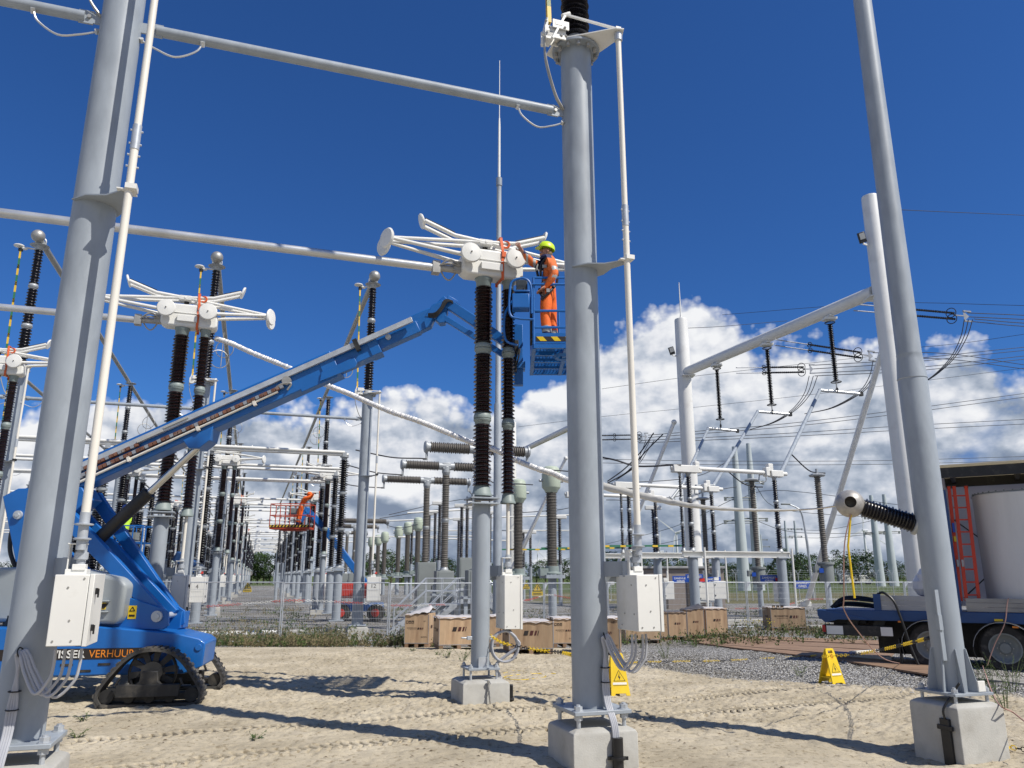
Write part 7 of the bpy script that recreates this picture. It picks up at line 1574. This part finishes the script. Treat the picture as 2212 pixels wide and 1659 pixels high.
LN = [((2090, 676, 46), (2212, 681, 52), (2400, 690, 60)), ((2085, 684, 46), (2212, 690, 52), (2400, 700, 60)), ((2105, 689, 46), (2212, 698, 52), (2400, 708, 60)), ((2095, 694, 46), (2212, 705, 52), (2400, 716, 60)),
      ((1886, 762, 51), (2050, 764, 58), (2212, 788, 66), (2400, 812, 76)), ((1890, 775, 51), (2050, 776, 58), (2212, 797, 66), (2400, 820, 76)),
      ((1756, 789, 56), (1950, 777, 64), (2212, 750, 76), (2400, 734, 85)), ((1756, 797, 56), (1950, 784, 64), (2212, 757, 76), (2400, 742, 85)), ((1760, 806, 56), (1990, 793, 66), (2212, 769, 76), (2400, 752, 85)), ((1760, 812, 56), (1990, 800, 66), (2212, 776, 76), (2400, 760, 85)),
      ((1400, 940, 72), (1700, 915, 76), (1950, 885, 80), (2212, 850, 84), (2400, 826, 88)), ((1400, 945, 72), (1700, 922, 76), (1950, 893, 80), (2212, 858, 84), (2400, 834, 88)),
      ((1380, 952, 72), (1700, 936, 76), (1950, 920, 80), (2212, 906, 84), (2400, 897, 88)), ((1380, 957, 72), (1700, 943, 76), (1950, 929, 80), (2212, 916, 84), (2400, 908, 88)),
      ((1300, 992, 90), (1560, 996, 92), (1900, 995, 96), (2212, 986, 100), (2400, 980, 102)), ((1300, 1000, 90), (1560, 1004, 92), (1900, 1003, 96), (2212, 995, 100), (2400, 990, 102)),
      ((1480, 709, 60), (1560, 705, 66), (1700, 693, 72)), ((1120, 922, 110), (1300, 900, 105), (1500, 880, 100), (1790, 848, 95), (2212, 795, 88)), ((1300, 840, 90), (1480, 815, 86), (1700, 790, 82), (1880, 770, 78)), ((1965, 752, 80), (2080, 741, 76), (2212, 722, 72)), ((1940, 453, 42), (2050, 458, 46), (2212, 465, 52)), ((1560, 620+60, 80), (1900, 655, 70), (2212, 660, 60))]
for i, P_ in enumerate(LN):
    lab = ['thin overhead line across the right sky, ' + w for w in ('highest of the top bundle', 'second of the top bundle', 'third of the top bundle', 'lowest of the top bundle', 'upper of the falling pair', 'lower of the falling pair', 'highest of the rising four', 'second of the rising four', 'third of the rising four', 'lowest of the rising four', 'upper of the long pair above the sleeve', 'lower of the long pair above the sleeve', 'upper of the second long pair', 'lower of the second long pair', 'upper of the level pair near the roof', 'lower of the level pair near the roof', 'short one at the floodlight column', 'rising from the far portal', 'behind the floodlight column top', 'right of the mast under the top bundle', 'single one from the mast at mid height', 'behind the beam end')][i]
    wire(lab, [PT(*q) for q in P_], .030 if i not in (16, 17, 18, 19, 20, 21) else .022, 'overhead lines in the right sky', name='overhead_line', cat='power line', n=4, k=4)
# drooping jumpers: three strands each
for lab, P_, d in (('right', [(2092, 690), (2082, 728), (2058, 772), (2022, 808), (1985, 832)], 45), ('middle', [(1895, 778), (1885, 812), (1860, 846), (1800, 880), (1738, 894)], 50), ('left', [(1757, 812), (1744, 850), (1716, 884), (1672, 912), (1620, 928)], 55), ('centre column', [(1405, 950), (1392, 975), (1374, 1005), (1330, 1038)], 62)):
    t = thing('jumper_cables', f'three drooping jumper strands, {lab} set', 'wires', PT(*P_[0], d), 0, 'drooping jumper strands')
    for k in range(3): m = MB(); m.tube(catmull([PT(x+(k-1)*9*(1-i/(len(P_)-1)), y, d+.1*k) for i, (x, y) in enumerate(P_)], 6), .028, 5); m.build('strand', 'wire', t, world=True)
# ================= trailer on the right =================
TR = Vector((7.8, 20.0, 0)); TA = math.atan2(-.524, .852); TZ = -.25
tr = thing('flatbed_trailer', 'blue trailer with dark tyres, low bed and open roofed body at the right edge', 'trailer', TR, TA)
def tb_(m, name, mat, par=None, **k): return m.build(name, mat, par or tr, **k)
m = MB(); m.box((5.6, 1.25, .92), (11.4, 2.5, .16)); m.box((5.6, .02, .92), (11.4, .10, .24)); m.prism([(0, 1.03), (-.12, 1.03), (-.12, .88), (.05, .72), (.35, .80), (1.2, .80)], -.05, .05, Matrix(((1, 0, 0, 0), (0, 0, -1, 0), (0, 1, 0, 0), (0, 0, 0, 1)))); bed = tb_(m, 'bed_frame', 'trailer_blue', bevel=.012)
m = MB(); m.box((1.28, .04, 1.20), (.16, .12, .44)); tb_(m, 'corner_post', 'trailer_blue'); m = MB(); m.box((3.02, .02, 2.4), (.07, .10, 2.9)); tb_(m, 'side_post', 'trailer_blue')
for i in range(3): m = MB(); m.box((2.2, .03, 1.10+.115*i), (1.7, .05, .11)); tb_(m, 'side_board', 'trailer_grey', bevel=.006)
for i in range(3): m = MB(); m.box((6.8, .03, 1.10+.10*i), (7.3, .05, .096)); tb_(m, 'side_board', 'wood_board', bevel=.006)
for z in (1.33, 1.16): m = MB(); m.box((2.85, -.005, z), (.3, .03, .05)); tb_(m, 'board_latch', 'galvanised', bevel=.01)
m = MB(); m.box((5.6, 1.25, .70), (11.0, .9, .26)); tb_(m, 'chassis_beam', 'black_steel')
m = MB(); m.box((6.0, 1.25, .34), (9.8, .7, .72)); tb_(m, 'underside_shade_panel', 'black_steel'); m = MB(); m.box((6.6, .55, .42), (1.2, .8, .62)); tb_(m, 'underside_shade_box', 'black_plastic', bevel=.02)  # dark panel and box added to stand in for the shade under the bed
# body: far side wall, head wall with blue hinges, roof
m = MB(); m.box((7.6, 2.48, 2.75), (9.3, .06, 3.3)); tb_(m, 'far_side_wall', 'curtain_white')
m = MB(); m.box((2.95, 1.3, 2.75), (.06, 2.4, 3.3)); hw = tb_(m, 'head_wall', 'curtain_white')
for i in range(6): m = MB(); m.box((2.96, -.0, 1.5+.45*i), (.07, .05, .10)); tb_(m, 'hinge', 'sign_blue', hw)
m = MB(); m.box((7.6, 1.25, 4.42), (9.5, 2.6, .06)); rf = tb_(m, 'roof', 'roof_sheet', bevel=.02); m = MB(); m.box((7.6, .03, 4.26), (9.3, .08, .24)); m.box((7.6, 2.40, 4.26), (9.3, .08, .24))
for x in (3.2, 4.6, 6, 7.5, 9): m.box((x, 1.25, 4.30), (.1, 2.4, .12))
tb_(m, 'roof_rail', 'black_steel', rf)
m = MB(); m.bar((3.05, 2.40, 3.3), (5.2, 2.40, 1.3), .05, .03); m.bar((3.05, 2.40, 1.3), (5.2, 2.40, 3.3), .05, .03); tb_(m, 'cross_strap', 'black_steel')
# wheels, guards, tail
for x in (2.34, 3.80, 5.2):
    M = Matrix.Translation((x, .02, TZ+.52)) @ Matrix.Rotation(R(90), 4, 'X')
    m = MB(); m.lathe([(.30, -.30), (.47, -.30), (.515, -.26), (.52, -.15), (.515, -.04), (.47, .0), (.36, .0), (.30, -.02)], 36, M, caps=False); w_ = tb_(m, 'wheel', 'tyre')
    m = MB(); m.lathe([(.30, -.02), (.33, .005), (.30, .0), (.27, -.05), (.20, -.10), (.12, -.10), (.11, -.02), (.001, -.015)], 28, M, caps=False); rm = tb_(m, 'rim', 'box_grey', w_)
    for i in range(8): a = math.pi*i/4; m = MB(); m.cyl(M @ Vector((.155*math.cos(a), .155*math.sin(a), -.10)), M @ Vector((.155*math.cos(a), .155*math.sin(a), -.07)), .016, n=6); tb_(m, 'wheel_nut', 'dull_metal', rm)
    m = MB(); M2 = Matrix.Translation((x, 0, TZ+.50))
    P_ = [(x-.62*math.cos(a), .02, TZ+.50+.60*math.sin(a)) for a in [R(-20+200*i/16) for i in range(17)]]
    vs = [(a, y, c) for a, _, c in P_ for y in (-.08, .34)]; m.add(vs, [(2*i, 2*i+1, 2*i+3, 2*i+2) for i in range(16)]); m.tube([(a, -.09, c) for a, _, c in P_], .014, 6); g_ = tb_(m, 'mudguard', 'black_plastic')
    m = MB(); m.tube([(a, -.105, c-.012) for a, _, c in P_[2:]], .006, 5); tb_(m, 'guard_trim', 'wire_light', g_)
m = MB(); m.box((1.66, .15, .12), (.03, .36, .55)); tb_(m, 'mud_flap', 'black_plastic')
m = MB(); m.box((.75, .15, .55), (1.55, .30, .24)); bp = tb_(m, 'rear_bumper', 'black_steel', bevel=.01); m = MB(); m.box((.25, -.01, .55), (.38, .02, .20)); m.box((1.42, -.01, .55), (.26, .02, .20)); tb_(m, 'bumper_panel', 'white_paint', bp); m = MB(); m.box((.0, -.02, .58), (.07, .04, .16)); tb_(m, 'tail_lamp', 'tail_red', bp)
for x in (.6, 1.2): m = MB(); m.bar((x, .2, .62), (x+.12, .2, .86), .10, .22); tb_(m, 'bumper_arm', 'black_steel')
m = MB(); m.box((.5, .4, .76), (.9, .3, .10)); tb_(m, 'tow_beam', 'black_steel')
for x, z in ((1.75, .79), (4.05, .74)): m = MB(); m.box((x, -.045, z), (.12, .02, .04)); tb_(m, 'marker_lamp', 'amber')
m = MB(); m.box((3.75, -.045, .88), (.17, .006, .05)); tb_(m, 'marker_plate', 'yellow')
def ontr(x, y, z): return ROOT[tr.name] @ Vector((x, y, z))
# load: drums, ladder, sheets
t = thing('cable_drum', 'large white sheet-covered drum standing in the open trailer, nearest the edge', 'drum', ontr(4.78, 1.25, 1.12), TA, 'white drums in the trailer')
m = MB(); m.lathe([(1.20, -.14), (1.21, 0), (1.215, 1.2), (1.22, 2.56), (1.24, 2.62), (1.18, 2.64), (.05, 2.66)], 64); b_ = m.build('drum_body', 'drum_white', t)
m = MB()
for i in range(40): a = 2*math.pi*i/40; m.cyl((1.20*math.cos(a), 1.20*math.sin(a), 2.66), (1.20*math.cos(a), 1.20*math.sin(a), 2.69), .018, n=5)
m.ring((0, 0, 2.655), 1.20, .012, (0, 0, 1), 40, 5); m.build('rim_band', 'box_grey', b_)
t = thing('cable_drum', 'white drum behind the nearest one, just under the trailer roof', 'drum', ontr(5.6, 1.75, 1.0), TA, 'white drums in the trailer'); m = MB(); m.lathe([(1.2, -.3), (1.2, 3.0), (1.15, 3.08), (.05, 3.1)], 48, Matrix.Translation((.3, -.3, 0))); m.build('drum_body', 'drum_white', t)
lad = thing('extension_ladder', 'red extension ladder standing upright in the open trailer', 'ladder', ontr(3.08, .10, 1.42), TA)
def lb(m, n_, mt, par=None): return m.build(n_, mt, par or lad, bevel=.004)
for x, y in ((0, 0), (.11, .0), (.36, .10)): m = MB(); m.bar((x-.02, y, -.14), (x+.04, y+.35, 2.55), .075, .06); lb(m, 'rail', 'ladder_red')
for x, y in ((0, 0), (.10, 0), (.36, .10)): m = MB(); m.bar((x+.04, y+.35, 2.50), (x+.041, y+.358, 2.58), .095, .065); lb(m, 'rail_cap', 'black_plastic')
for i in range(9): z = .0+.29*i; m = MB(); m.tube([(.08+.0005*i, .0+.35*z/2.6, z), (.38, .12+.35*z/2.6, z)], .018, 8); lb(m, 'rung', 'ladder_red')
m = MB(); m.box((.03, .13, 1.55), (.05, .12, .22)); lb(m, 'sticker', 'sign_blue'); m = MB(); m.box((.03, .08, 1.28), (.05, .10, .12)); lb(m, 'sticker', 'yellow')
for x in (.02, .12): m = MB(); m.box((x, .045, .72), (.045, .10, .16)); lb(m, 'sticker', 'reflective')
m = MB(); rr = random.Random(3)
for i in range(9): m.ball((rr.uniform(-.25, .25), rr.uniform(-.2, .2), rr.uniform(.0, .45)), rr.uniform(.16, .26), 10, (1, 1, rr.uniform(.8, 1.3)))
o = m.build('plastic_bundle', 'plastic_sheet', smooth=25); o.location = ontr(2.55, .55, 1.42); tag(o, 'crumpled clear plastic bundle on the trailer, left of the right mast', 'plastic sheet')
m = MB()
for i in range(12): z = rr.uniform(.02, .22); y = rr.uniform(-.4, .4); m.tube(catmull([(-.5-.1*rr.random(), y, .03), (-.3, y, z+.05), (.1, y+.1, z+.04+rr.uniform(-.02, .04)), (.55, y, z)], 4), .028, 6)
o = m.build('black_hoses', 'black_plastic'); o.location = ontr(.72, .5, 1.04); o.rotation_euler = (0, 0, TA); tag(o, 'heap of black hoses lying on the low end of the trailer bed', 'hoses')
m = MB(); m.tube(catmull([ontr(1.30, .1, 1.42), ontr(1.45, -.02, 1.45), ontr(1.66, -.08, 1.25), ontr(1.80, -.12, .75), ontr(1.92, -.14, .2), ontr(2.05, -.18, -.22)], 6), .030, 8); o = m.build('black_hose', 'black_plastic'); tag(o, 'black hose draped over the trailer side to the ground', 'hose')
m = MB(); m.tube(catmull([ontr(4.0, -.03, 1.36), ontr(3.95, -.06, 1.2), ontr(3.85, -.1, .8), ontr(3.6, -.12, .35), ontr(3.4, -.14, -.1)], 5), .012, 6); o = m.build('thin_rope', 'rope_pink'); tag(o, 'thin brown rope hanging over the trailer side board', 'rope')
# brown boards on the gravel and loose items
def strip(lab, A_, B_, C_, D_, mat='plank', th=.035, name='timber_mat', cat='board', group='brown ground boards'):
    P_ = [GH(*q) for q in (A_, B_, C_, D_)]; m = MB(); vs = [(p.x, p.y, p.z+.012+dz) for dz in (0, th) for p in P_]; m.add(vs, [(3, 2, 1, 0), (4, 5, 6, 7), (0, 1, 5, 4), (1, 2, 6, 5), (2, 3, 7, 6), (3, 0, 4, 7)])
    o = m.build(name, mat); tag(o, lab, cat, group); return o
strip('long brown ground board nearest the trailer tail, rearmost', (1560, 1380), (1640, 1377), (1950, 1388), (1947, 1397))
strip('long brown ground board, second from the rear', (1470, 1384), (1556, 1381), (1946, 1399), (1940, 1409))
strip('long brown ground board, third from the rear', (1500, 1391), (1528, 1385.5), (1935, 1411), (1920, 1424))
strip('long brown ground board, nearest the yellow sign', (1585, 1402), (1515, 1392.5), (1912, 1426), (2015, 1452))
strip('brown ground board reaching behind the right mast', (1830, 1432), (1925, 1424), (2080, 1440), (2060, 1470))
strip('pale plank at the right edge behind the mast foot', (2110, 1470), (2115, 1463), (2280, 1478), (2280, 1490), 'wood_board')
for lab, a, b, mt in (('white metal bar lying on the boards', (1838, 1418), (1940, 1411), 'white_paint'), ('grey metal bar lying on the boards beside the white one', (1790, 1420), (1930, 1432), 'column_paint'), ('blue metal bar lying left of the white one', (1802, 1418), (1845, 1421), 'sign_blue')):
    A_, B_ = GH(*a)+Vector((0, 0, .10)), GH(*b)+Vector((0, 0, .10)); m = MB(); m.bar(A_, B_, .10, .07); o = m.build('metal_bar', mt, bevel=.008); tag(o, lab, 'metal bar', 'metal bars on the boards')
# white pipes and concrete rims in the yard
for lab, a, b, d in (('white pipe lying behind the fence, upper of two', (330, 1326), (600, 1322), 29.5), ('white pipe lying behind the fence, lower of two', (330, 1339), (560, 1336), 28.2)):
    A_, B_ = PT(*a, d), PT(*b, d+1.2); A_.z = hfun(A_.x, A_.y)+.1; B_.z = hfun(B_.x, B_.y)+.1; m = MB(); m.tube([A_, B_], .09, 12); o = m.build('ground_pipe', 'white_paint'); tag(o, lab, 'pipe', 'white pipes on the ground')
for i, (x, y, d, w) in enumerate([(1090, 1318, 34, 6), (1250, 1335, 33, 5), (1600, 1325, 38, 5), (1850, 1345, 34, 5), (700, 1345, 31, 3)]):
    p = PT(x, y, d); m = MB(); m.box((0, 0, .08), (w, .5, .22)); o = m.build('concrete_kerb', 'concrete', bevel=.02); o.location = (p.x, p.y, G); o.rotation_euler = (0, 0, ANG); tag(o, ['low concrete kerb behind the middle post', 'low concrete kerb behind the centre column', 'low concrete kerb behind the brown crates', 'low concrete kerb behind the trailer tail', 'low concrete kerb beside the number 12 column'][i], 'kerb', 'low concrete kerbs in the gravel')
# small machines in the lower right of the yard
# ---- extra equipment behind the middle: dark posts and white tubes ----
for i, (x, yt, yb, d) in enumerate([(948, 1090, 1210, 55), (996, 1095, 1212, 58), (1008, 1098, 1212, 60), (938, 1108, 1214, 66), (1131, 1150, 1225, 70), (1146, 1152, 1224, 72), (925, 1112, 1212, 70), (1058, 1110, 1215, 64), (888, 1132, 1218, 78), (990, 1124, 1214, 70), (1022, 1090, 1212, 57), (1210, 1120, 1220, 60), (600, 1135, 1215, 75), (612, 1140, 1216, 80), (1415, 1100, 1196, 52)]):
    p = PT(x, yb, d); zt_, zb_ = top_at(yt, d)-G, top_at(yb, d)-G; t = thing('post_insulator', ['slim dark insulator on a post among the far equipment, ' + w for w in ('above the grey drive boxes', 'left of the middle post', 'touching the middle post', 'above the left stairs', 'below the smaller green head', 'right of the smaller green head', 'left of the drive box', 'right of the middle post', 'between the green heads', 'behind the drive box', 'just behind the middle post', 'left of the centre column', 'behind the red cage', 'right behind the red cage', 'behind the long drive rod')][i], 'insulator', (p.x, p.y, G), 0, 'slim dark insulators far back')
    m = MB(); m.lathe(insulator_profile(zb_, zt_, .10, .17, .16), 8); m.build('ribbed_stack', 'black_porcelain', t); m = MB(); m.lathe([(.15, 0), (.15, zb_)], 8); m.build('post', 'column_paint', t); m = MB(); m.box((0, 0, zt_+.1), (1.1, .3, .26)); m.build('head', 'white_paint', t, bevel=.04)
for i, (a, b, d) in enumerate([((840, 1125), (1240, 1112), 75), ((850, 1146), (1230, 1146), 85), ((700, 1160), (1050, 1158), 90), ((880, 1108), (1060, 1098), 60), ((640, 1172), (830, 1170), 100), ((860, 1160), (1100, 1168), 80)]):
    busbar(PT(*a, d), PT(*b, d+2), ['far white tube between the number 12 column and the green heads', 'far white tube below it, behind the T breakers', 'far white tube behind the red lift boom', 'far white tube above the drive boxes', 'far white tube low behind the red cage', 'far white tube low behind the drive boxes'][i], .07, 'far white tubes', 'white_paint')
# street lamp, pylons, turbines
d = 75; b_ = PT(1762, 1312, d); t = thing('street_lamp', 'tall street lamp with a curved arm, left of the hollow ball', 'street lamp', (b_.x, b_.y, G)); P_ = [PT(1760, 1312, d), PT(1747, 1200, d), PT(1740, 1150, d), PT(1732, 1110, d), PT(1722, 1097, d), PT(1706, 1090, d)]
m = MB(); m.tube(catmull(P_, 4), [.13]*8+[.10]*8+[.07]*5, 8); m.build('pole', 'galvanised', t, world=True); m = MB(); q = PT(1697, 1089, d); m.box(q, (.9, .3, .14)); m.build('lamp_head', 'box_grey', t, world=True, bevel=.05)
def pylon(label, x, ytop, xb, yb, d, w, arms, group='grey tubular pylons'):
    zt_ = top_at(ytop, d); p = PT(xb, yb, d); q = PT(x, ytop, d); t = thing('pylon', label, 'pylon', (p.x, d, G), 0, group); r = w*d/F/2
    m = MB(); m.tube([(0, 0, 0), (0, 0, (zt_-G)*.55), (0, 0, zt_-G)], [r*1.35, r, r*.55], 12); m.build('shaft', 'pylon_paint', t)
    for ya, L_ in arms:
        za = top_at(ya, d)-G; m = MB(); Lw = L_*d/F; m.tube([(-Lw, 0, za), (Lw, 0, za)], .12, 6); m.tube([(-Lw, 0, za-.35), (Lw, 0, za-.35)], .07, 5); m.box((-Lw*.9, 0, za-.2), (.3, .3, .6)); m.box((Lw*.9, 0, za-.2), (.3, .3, .6)); m.build('cross_arm', 'box_grey', t)
    return t
pylon('tubular pylon right of the nearest low frame, left of a pair', 1588, 965, 1608, 1270, 120, 20, [(1075, 30), (1125, 34)]); pylon('tubular pylon right of the nearest low frame, right of a pair', 1618, 958, 1640, 1270, 122, 18, [(1040, 28), (1120, 30)])
pylon('tubular pylon behind the hollow ball, left of a pair', 1882, 1070, 1903, 1262, 170, 14, [(1117, 20), (1150, 22)]); pylon('tubular pylon behind the black insulator, right of a pair', 1910, 1068, 1932, 1262, 172, 14, [(1115, 24), (1148, 26)])
pylon('small distant pylon left of the street lamp, left of a pair', 1697, 1125, 1705, 1240, 260, 7, [(1142, 14), (1160, 14)]); pylon('small distant pylon left of the street lamp, right of a pair', 1717, 1125, 1726, 1240, 262, 7, [(1142, 16), (1158, 14)])
pylon('thin lattice-like distant pylon between the tubular pair', 1648, 1155, 1650, 1240, 320, 4, [(1165, 14), (1180, 18)])
for i, (P_, dd) in enumerate([(([1590, 1075], [1450, 1140], [1310, 1175]), (120, 170, 230)), (([1590, 1120], [1450, 1170], [1310, 1195]), (120, 170, 230)), (([1625, 1042], [1690, 1100], [1890, 1118]), (122, 150, 170)), (([1625, 1122], [1720, 1150], [1890, 1152]), (122, 150, 170)), (([1590, 1078], [1700, 1060], [2010, 1100]), (120, 140, 160)), (([1310, 1045], [1500, 1030], [1590, 985]), (100, 110, 120)), (([1310, 1080], [1420, 1078], [1600, 1050]), (100, 110, 120)), (([1905, 1120], [1780, 1145], [1700, 1142]), (170, 210, 260)), (([1905, 1152], [1780, 1162], [1700, 1160]), (170, 210, 260)), (([1118, 1108], [1200, 1102], [1235, 1096]), (100, 110, 115)), (([820, 1120], [950, 1100], [1060, 1090]), (120, 130, 140)), (([840, 1112], [960, 1085], [1060, 1070]), (120, 130, 140))]):
    wire(['far power line ' + w for w in ('from the tubular pair, upper left', 'from the tubular pair, lower left', 'between the pylon pairs, upper', 'between the pylon pairs, lower', 'passing the sleeve end', 'rising to the tubular pair top', 'left of the tubular pair', 'to the small pylons, upper', 'to the small pylons, lower', 'behind the larger green head', 'above the transformers, lower', 'above the transformers, upper')][i], [PT(x, y, q) for (x, y), q in zip(P_, dd)], .05, 'far power lines', name='overhead_line', cat='power line', n=4)
def turbine(label, x, yh, d, bl_, rot, yb=1240):
    p = PT(x, yh, d); t = thing('wind_turbine', label, 'wind turbine', (p.x, d, G), 0, 'wind turbines on the horizon'); H_ = p.z-G
    m = MB(); m.tube([(0, 0, 0), (0, 0, H_)], [2.2*bl_/40, 1.2*bl_/40], 12); m.build('tower', 'turbine_white', t); m = MB(); m.box((1.5*bl_/40, 0, H_+.6), (8*bl_/40, 3*bl_/40, 3*bl_/40)); m.build('nacelle', 'turbine_white', t, bevel=.4)
    for k in range(3):
        a = rot+2*math.pi*k/3; u_ = Vector((math.sin(a), 0, math.cos(a))); c = Vector((-2*bl_/40, -2, H_+.6)); n_ = Vector((math.cos(a), 0, -math.sin(a))); m = MB(); w_ = bl_*.045
        P_ = [c-n_*w_*.3, c+u_*bl_*.2+n_*w_, c+u_*bl_, c+u_*bl_*.9-n_*w_*.15, c+u_*bl_*.2-n_*w_*.4]; m.add([tuple(q) for q in P_]+[tuple(q+Vector((0, .5, 0))) for q in P_], [(0, 1, 2, 3, 4), (9, 8, 7, 6, 5)]+[(i, (i+1) % 5, 5+(i+1) % 5, 5+i) for i in range(5)]); m.build('blade', 'turbine_white', t)
turbine('wind turbine between the transformers left of the centre column', 1161, 1189, 900, 34*900/1650*.75, .3); turbine('wind turbine with upright blade, right of the hollow ball', 1866, 1147, 700, 26, .05); turbine('wind turbine behind the floodlight column', 1461, 1152, 800, 26, 1.2); turbine('small wind turbine right of the long drive rod', 1354, 1205, 1400, 26, .2); turbine('small wind turbine left of the low frame beam', 1427, 1192, 1400, 40, .1); turbine('small wind turbine beside the street lamp', 1742, 1212, 1000, 22, 1.0)
# security fence of Y-topped posts
t = thing('security_fence', 'long chain-link security fence with Y-topped posts on the grass', 'fence', (10, 72, G))
sx = [1320+i*34.0 for i in range(24)]
for x in sx: p = PT(x, 1290, 72); m = MB(); m.tube([(p.x, 72, G), (p.x, 72, G+2.35)], .035, 6); m.tube([(p.x-.33, 72, G+2.8), (p.x, 72, G+2.33), (p.x+.33, 72, G+2.8)], .03, 5); m.build('fence_post', 'galvanised', t, world=True)
m = MB(); a_, b_ = PT(sx[0], 1290, 72).x, PT(sx[-1], 1290, 72).x
for z in (.1, .5, .9, 1.3, 1.7, 2.1, 2.3, 2.5, 2.65): m.tube([(a_, 72, G+z), (b_, 72, G+z)], .008, 3, False)
x = a_
while x < b_: m.tube([(x, 72, G), (x, 72, G+2.3)], .006, 3, False); x += .35
m.build('wire_mesh', 'galvanised', t, world=True)
for lab, x in (('white van far off on the road, behind the security fence', 1830), ('second white vehicle far off, right of the white van', 1862)):
    p = PT(x, 1256, 210); t = thing('parked_van', lab, 'van', (p.x, 210, G), 0, 'white vehicles far off'); m = MB(); m.prism([(-2.4, .5), (2.5, .5), (2.55, 1.2), (1.7, 1.4), (1.0, 2.3), (-2.4, 2.35)], -.9, .9, YX); m.build('body', 'white_paint', t, bevel=.08)
    m = MB(); m.prism([(1.05, 1.45), (1.65, 1.4), (1.0, 2.15), (.6, 2.15), (.6, 1.45)], -.92, .92, YX); m.build('window', 'glass_dark', t)
    for xx in (-1.5, 1.6): m = MB(); m.cyl((xx, -.95, .38), (xx, .95, .38), .38, n=14); m.build('wheel', 'tyre', t)
# ---- trees ----
def make_tree(seed, h, w, n=1100, trunk=.25, group='trees on the horizon', leaf=.5, name='deciduous_tree'):
    r = random.Random(seed); t = thing(name, 'tree', 'tree', group=group); m = MB(); m.tube([(0, 0, -.3), (r.uniform(-.2, .2), 0, h*.3), (r.uniform(-.4, .4), 0, h*.75)], [trunk, trunk*.7, trunk*.25], 7)
    cl = []
    for i in range(16):
        a = r.uniform(0, 6.28); q = w*r.uniform(.15, .75)*.5; z = h*r.uniform(.22, .93); k = 1-abs(z/h-.5)*1.1; cl.append((q*math.cos(a)*(.6+k), q*math.sin(a)*(.6+k), z, w*r.uniform(.12, .26)*(.55+.6*k)))
    for x, y, z, s in cl[:8]: m.tube([(0, 0, max(.1, z-h*.25)), (x*.6, y*.6, z-h*.08), (x, y, z)], [trunk*.35, trunk*.2, .02], 4, False)
    m.build('trunk', 'bark', t); m = MB()
    for i in range(n):
        x, y, z, s = r.choice(cl); a, b = r.uniform(0, 6.28), math.acos(r.uniform(-1, 1)); q = s*(r.random()**.4)*r.uniform(.8, 1.15); p = Vector((x+q*math.sin(b)*math.cos(a), y+q*math.sin(b)*math.sin(a), z+q*math.cos(b)*.85))
        e = leaf*r.uniform(.5, 1.2); u_ = Vector((r.uniform(-1, 1), r.uniform(-1, 1), r.uniform(-.6, .6))).normalized(); v_ = u_.cross(Vector((r.uniform(-1, 1), r.uniform(-1, 1), 1))).normalized()
        m.add([p-u_*e*.5, p+v_*e*.3, p+u_*e*.5, p-v_*e*.3], [(0, 1, 2, 3)])
    m.build('crown', 'leaf_dark', t, smooth=0); return t
tp = [make_tree(s, 9+s % 3, 8+s % 4, 1200, leaf=.62) for s in range(5)]; tpop = make_tree(31, 12, 4.6, 1500, leaf=.5); rr = random.Random(21)
n_ = 0; x = 760; seen = {}; ORD = ['first', 'second', 'third', 'fourth', 'fifth', 'sixth', 'seventh', 'eighth', 'ninth', 'tenth', 'eleventh', 'twelfth', 'thirteenth', 'fourteenth', 'fifteenth', 'sixteenth', 'seventeenth', 'eighteenth']
TL = ['far dark tree ' + s for s in ('behind the green-headed transformers', 'left of the middle post', 'between the middle post and the centre column', 'between the centre column and the drive rod', 'behind the low frames', 'behind the tubular pylons', 'around the street lamp', 'behind the hanging rope', 'left of the right mast', 'behind the trailer')]
while x < 2080:
    d = rr.uniform(205, 262); p = PT(x, 1240, d); top = 1208+9*math.sin(x*.013)+rr.uniform(-10, 8)
    if 1560 < x < 1760: top -= 4
    hh = (top_at(top, d)-G)/10.0; k = [880, 1020, 1200, 1360, 1500, 1660, 1790, 1860, 1960, 3000]; q = next(i for i, v in enumerate(k) if x < v)
    if not (400 < x < 620): dup(rr.choice(tp), (p.x, d, G-.2), rr.uniform(0, 6), label=ORD[min(17, seen.setdefault(q, 0))]+' '+TL[q], scale=(hh*1.15, hh*1.15, hh)); seen[q] += 1
    x += rr.uniform(13, 22); n_ += 1
for x, d, yt, lab in ((1690, 150, 1180, 'taller tree standing left of the street lamp'), (1712, 155, 1196, 'second taller tree beside the street lamp'), (1672, 160, 1205, 'bushy tree left of the taller one'), (1975, 150, 1208, 'bushy tree left of the column behind the right mast')):
    p = PT(x, 1240, d); hh = (top_at(yt, d)-G)/12; dup(tpop if x < 1700 else tp[1], (p.x, d, G-.2), 1.0, label=lab, scale=(hh, hh, hh))
for i in range(7):
    x = 505+i*13; d = 215; p = PT(x, 1240, d); hh = (top_at(1190+rr.uniform(-6, 6), d)-G)/10; dup(rr.choice(tp), (p.x, d, G-.2), i, label=ORD[i]+' dark tree closing the far end of the aisle', scale=(hh, hh, hh), group='trees at the far end of the aisle')
for i in range(16):
    x = -60+i*34; d = 240; p = PT(x, 1240, d); hh = (top_at(1212, d)-G)/10; dup(rr.choice(tp), (p.x, d, G-.2), i, label=ORD[i]+' far tree among the steelwork at the left', scale=(hh*1.2, hh*1.2, hh), group='far trees at the left')
for w_ in tp+[tpop]:
    for c in list(w_.children_recursive)+[w_]: bpy.data.objects.remove(c)
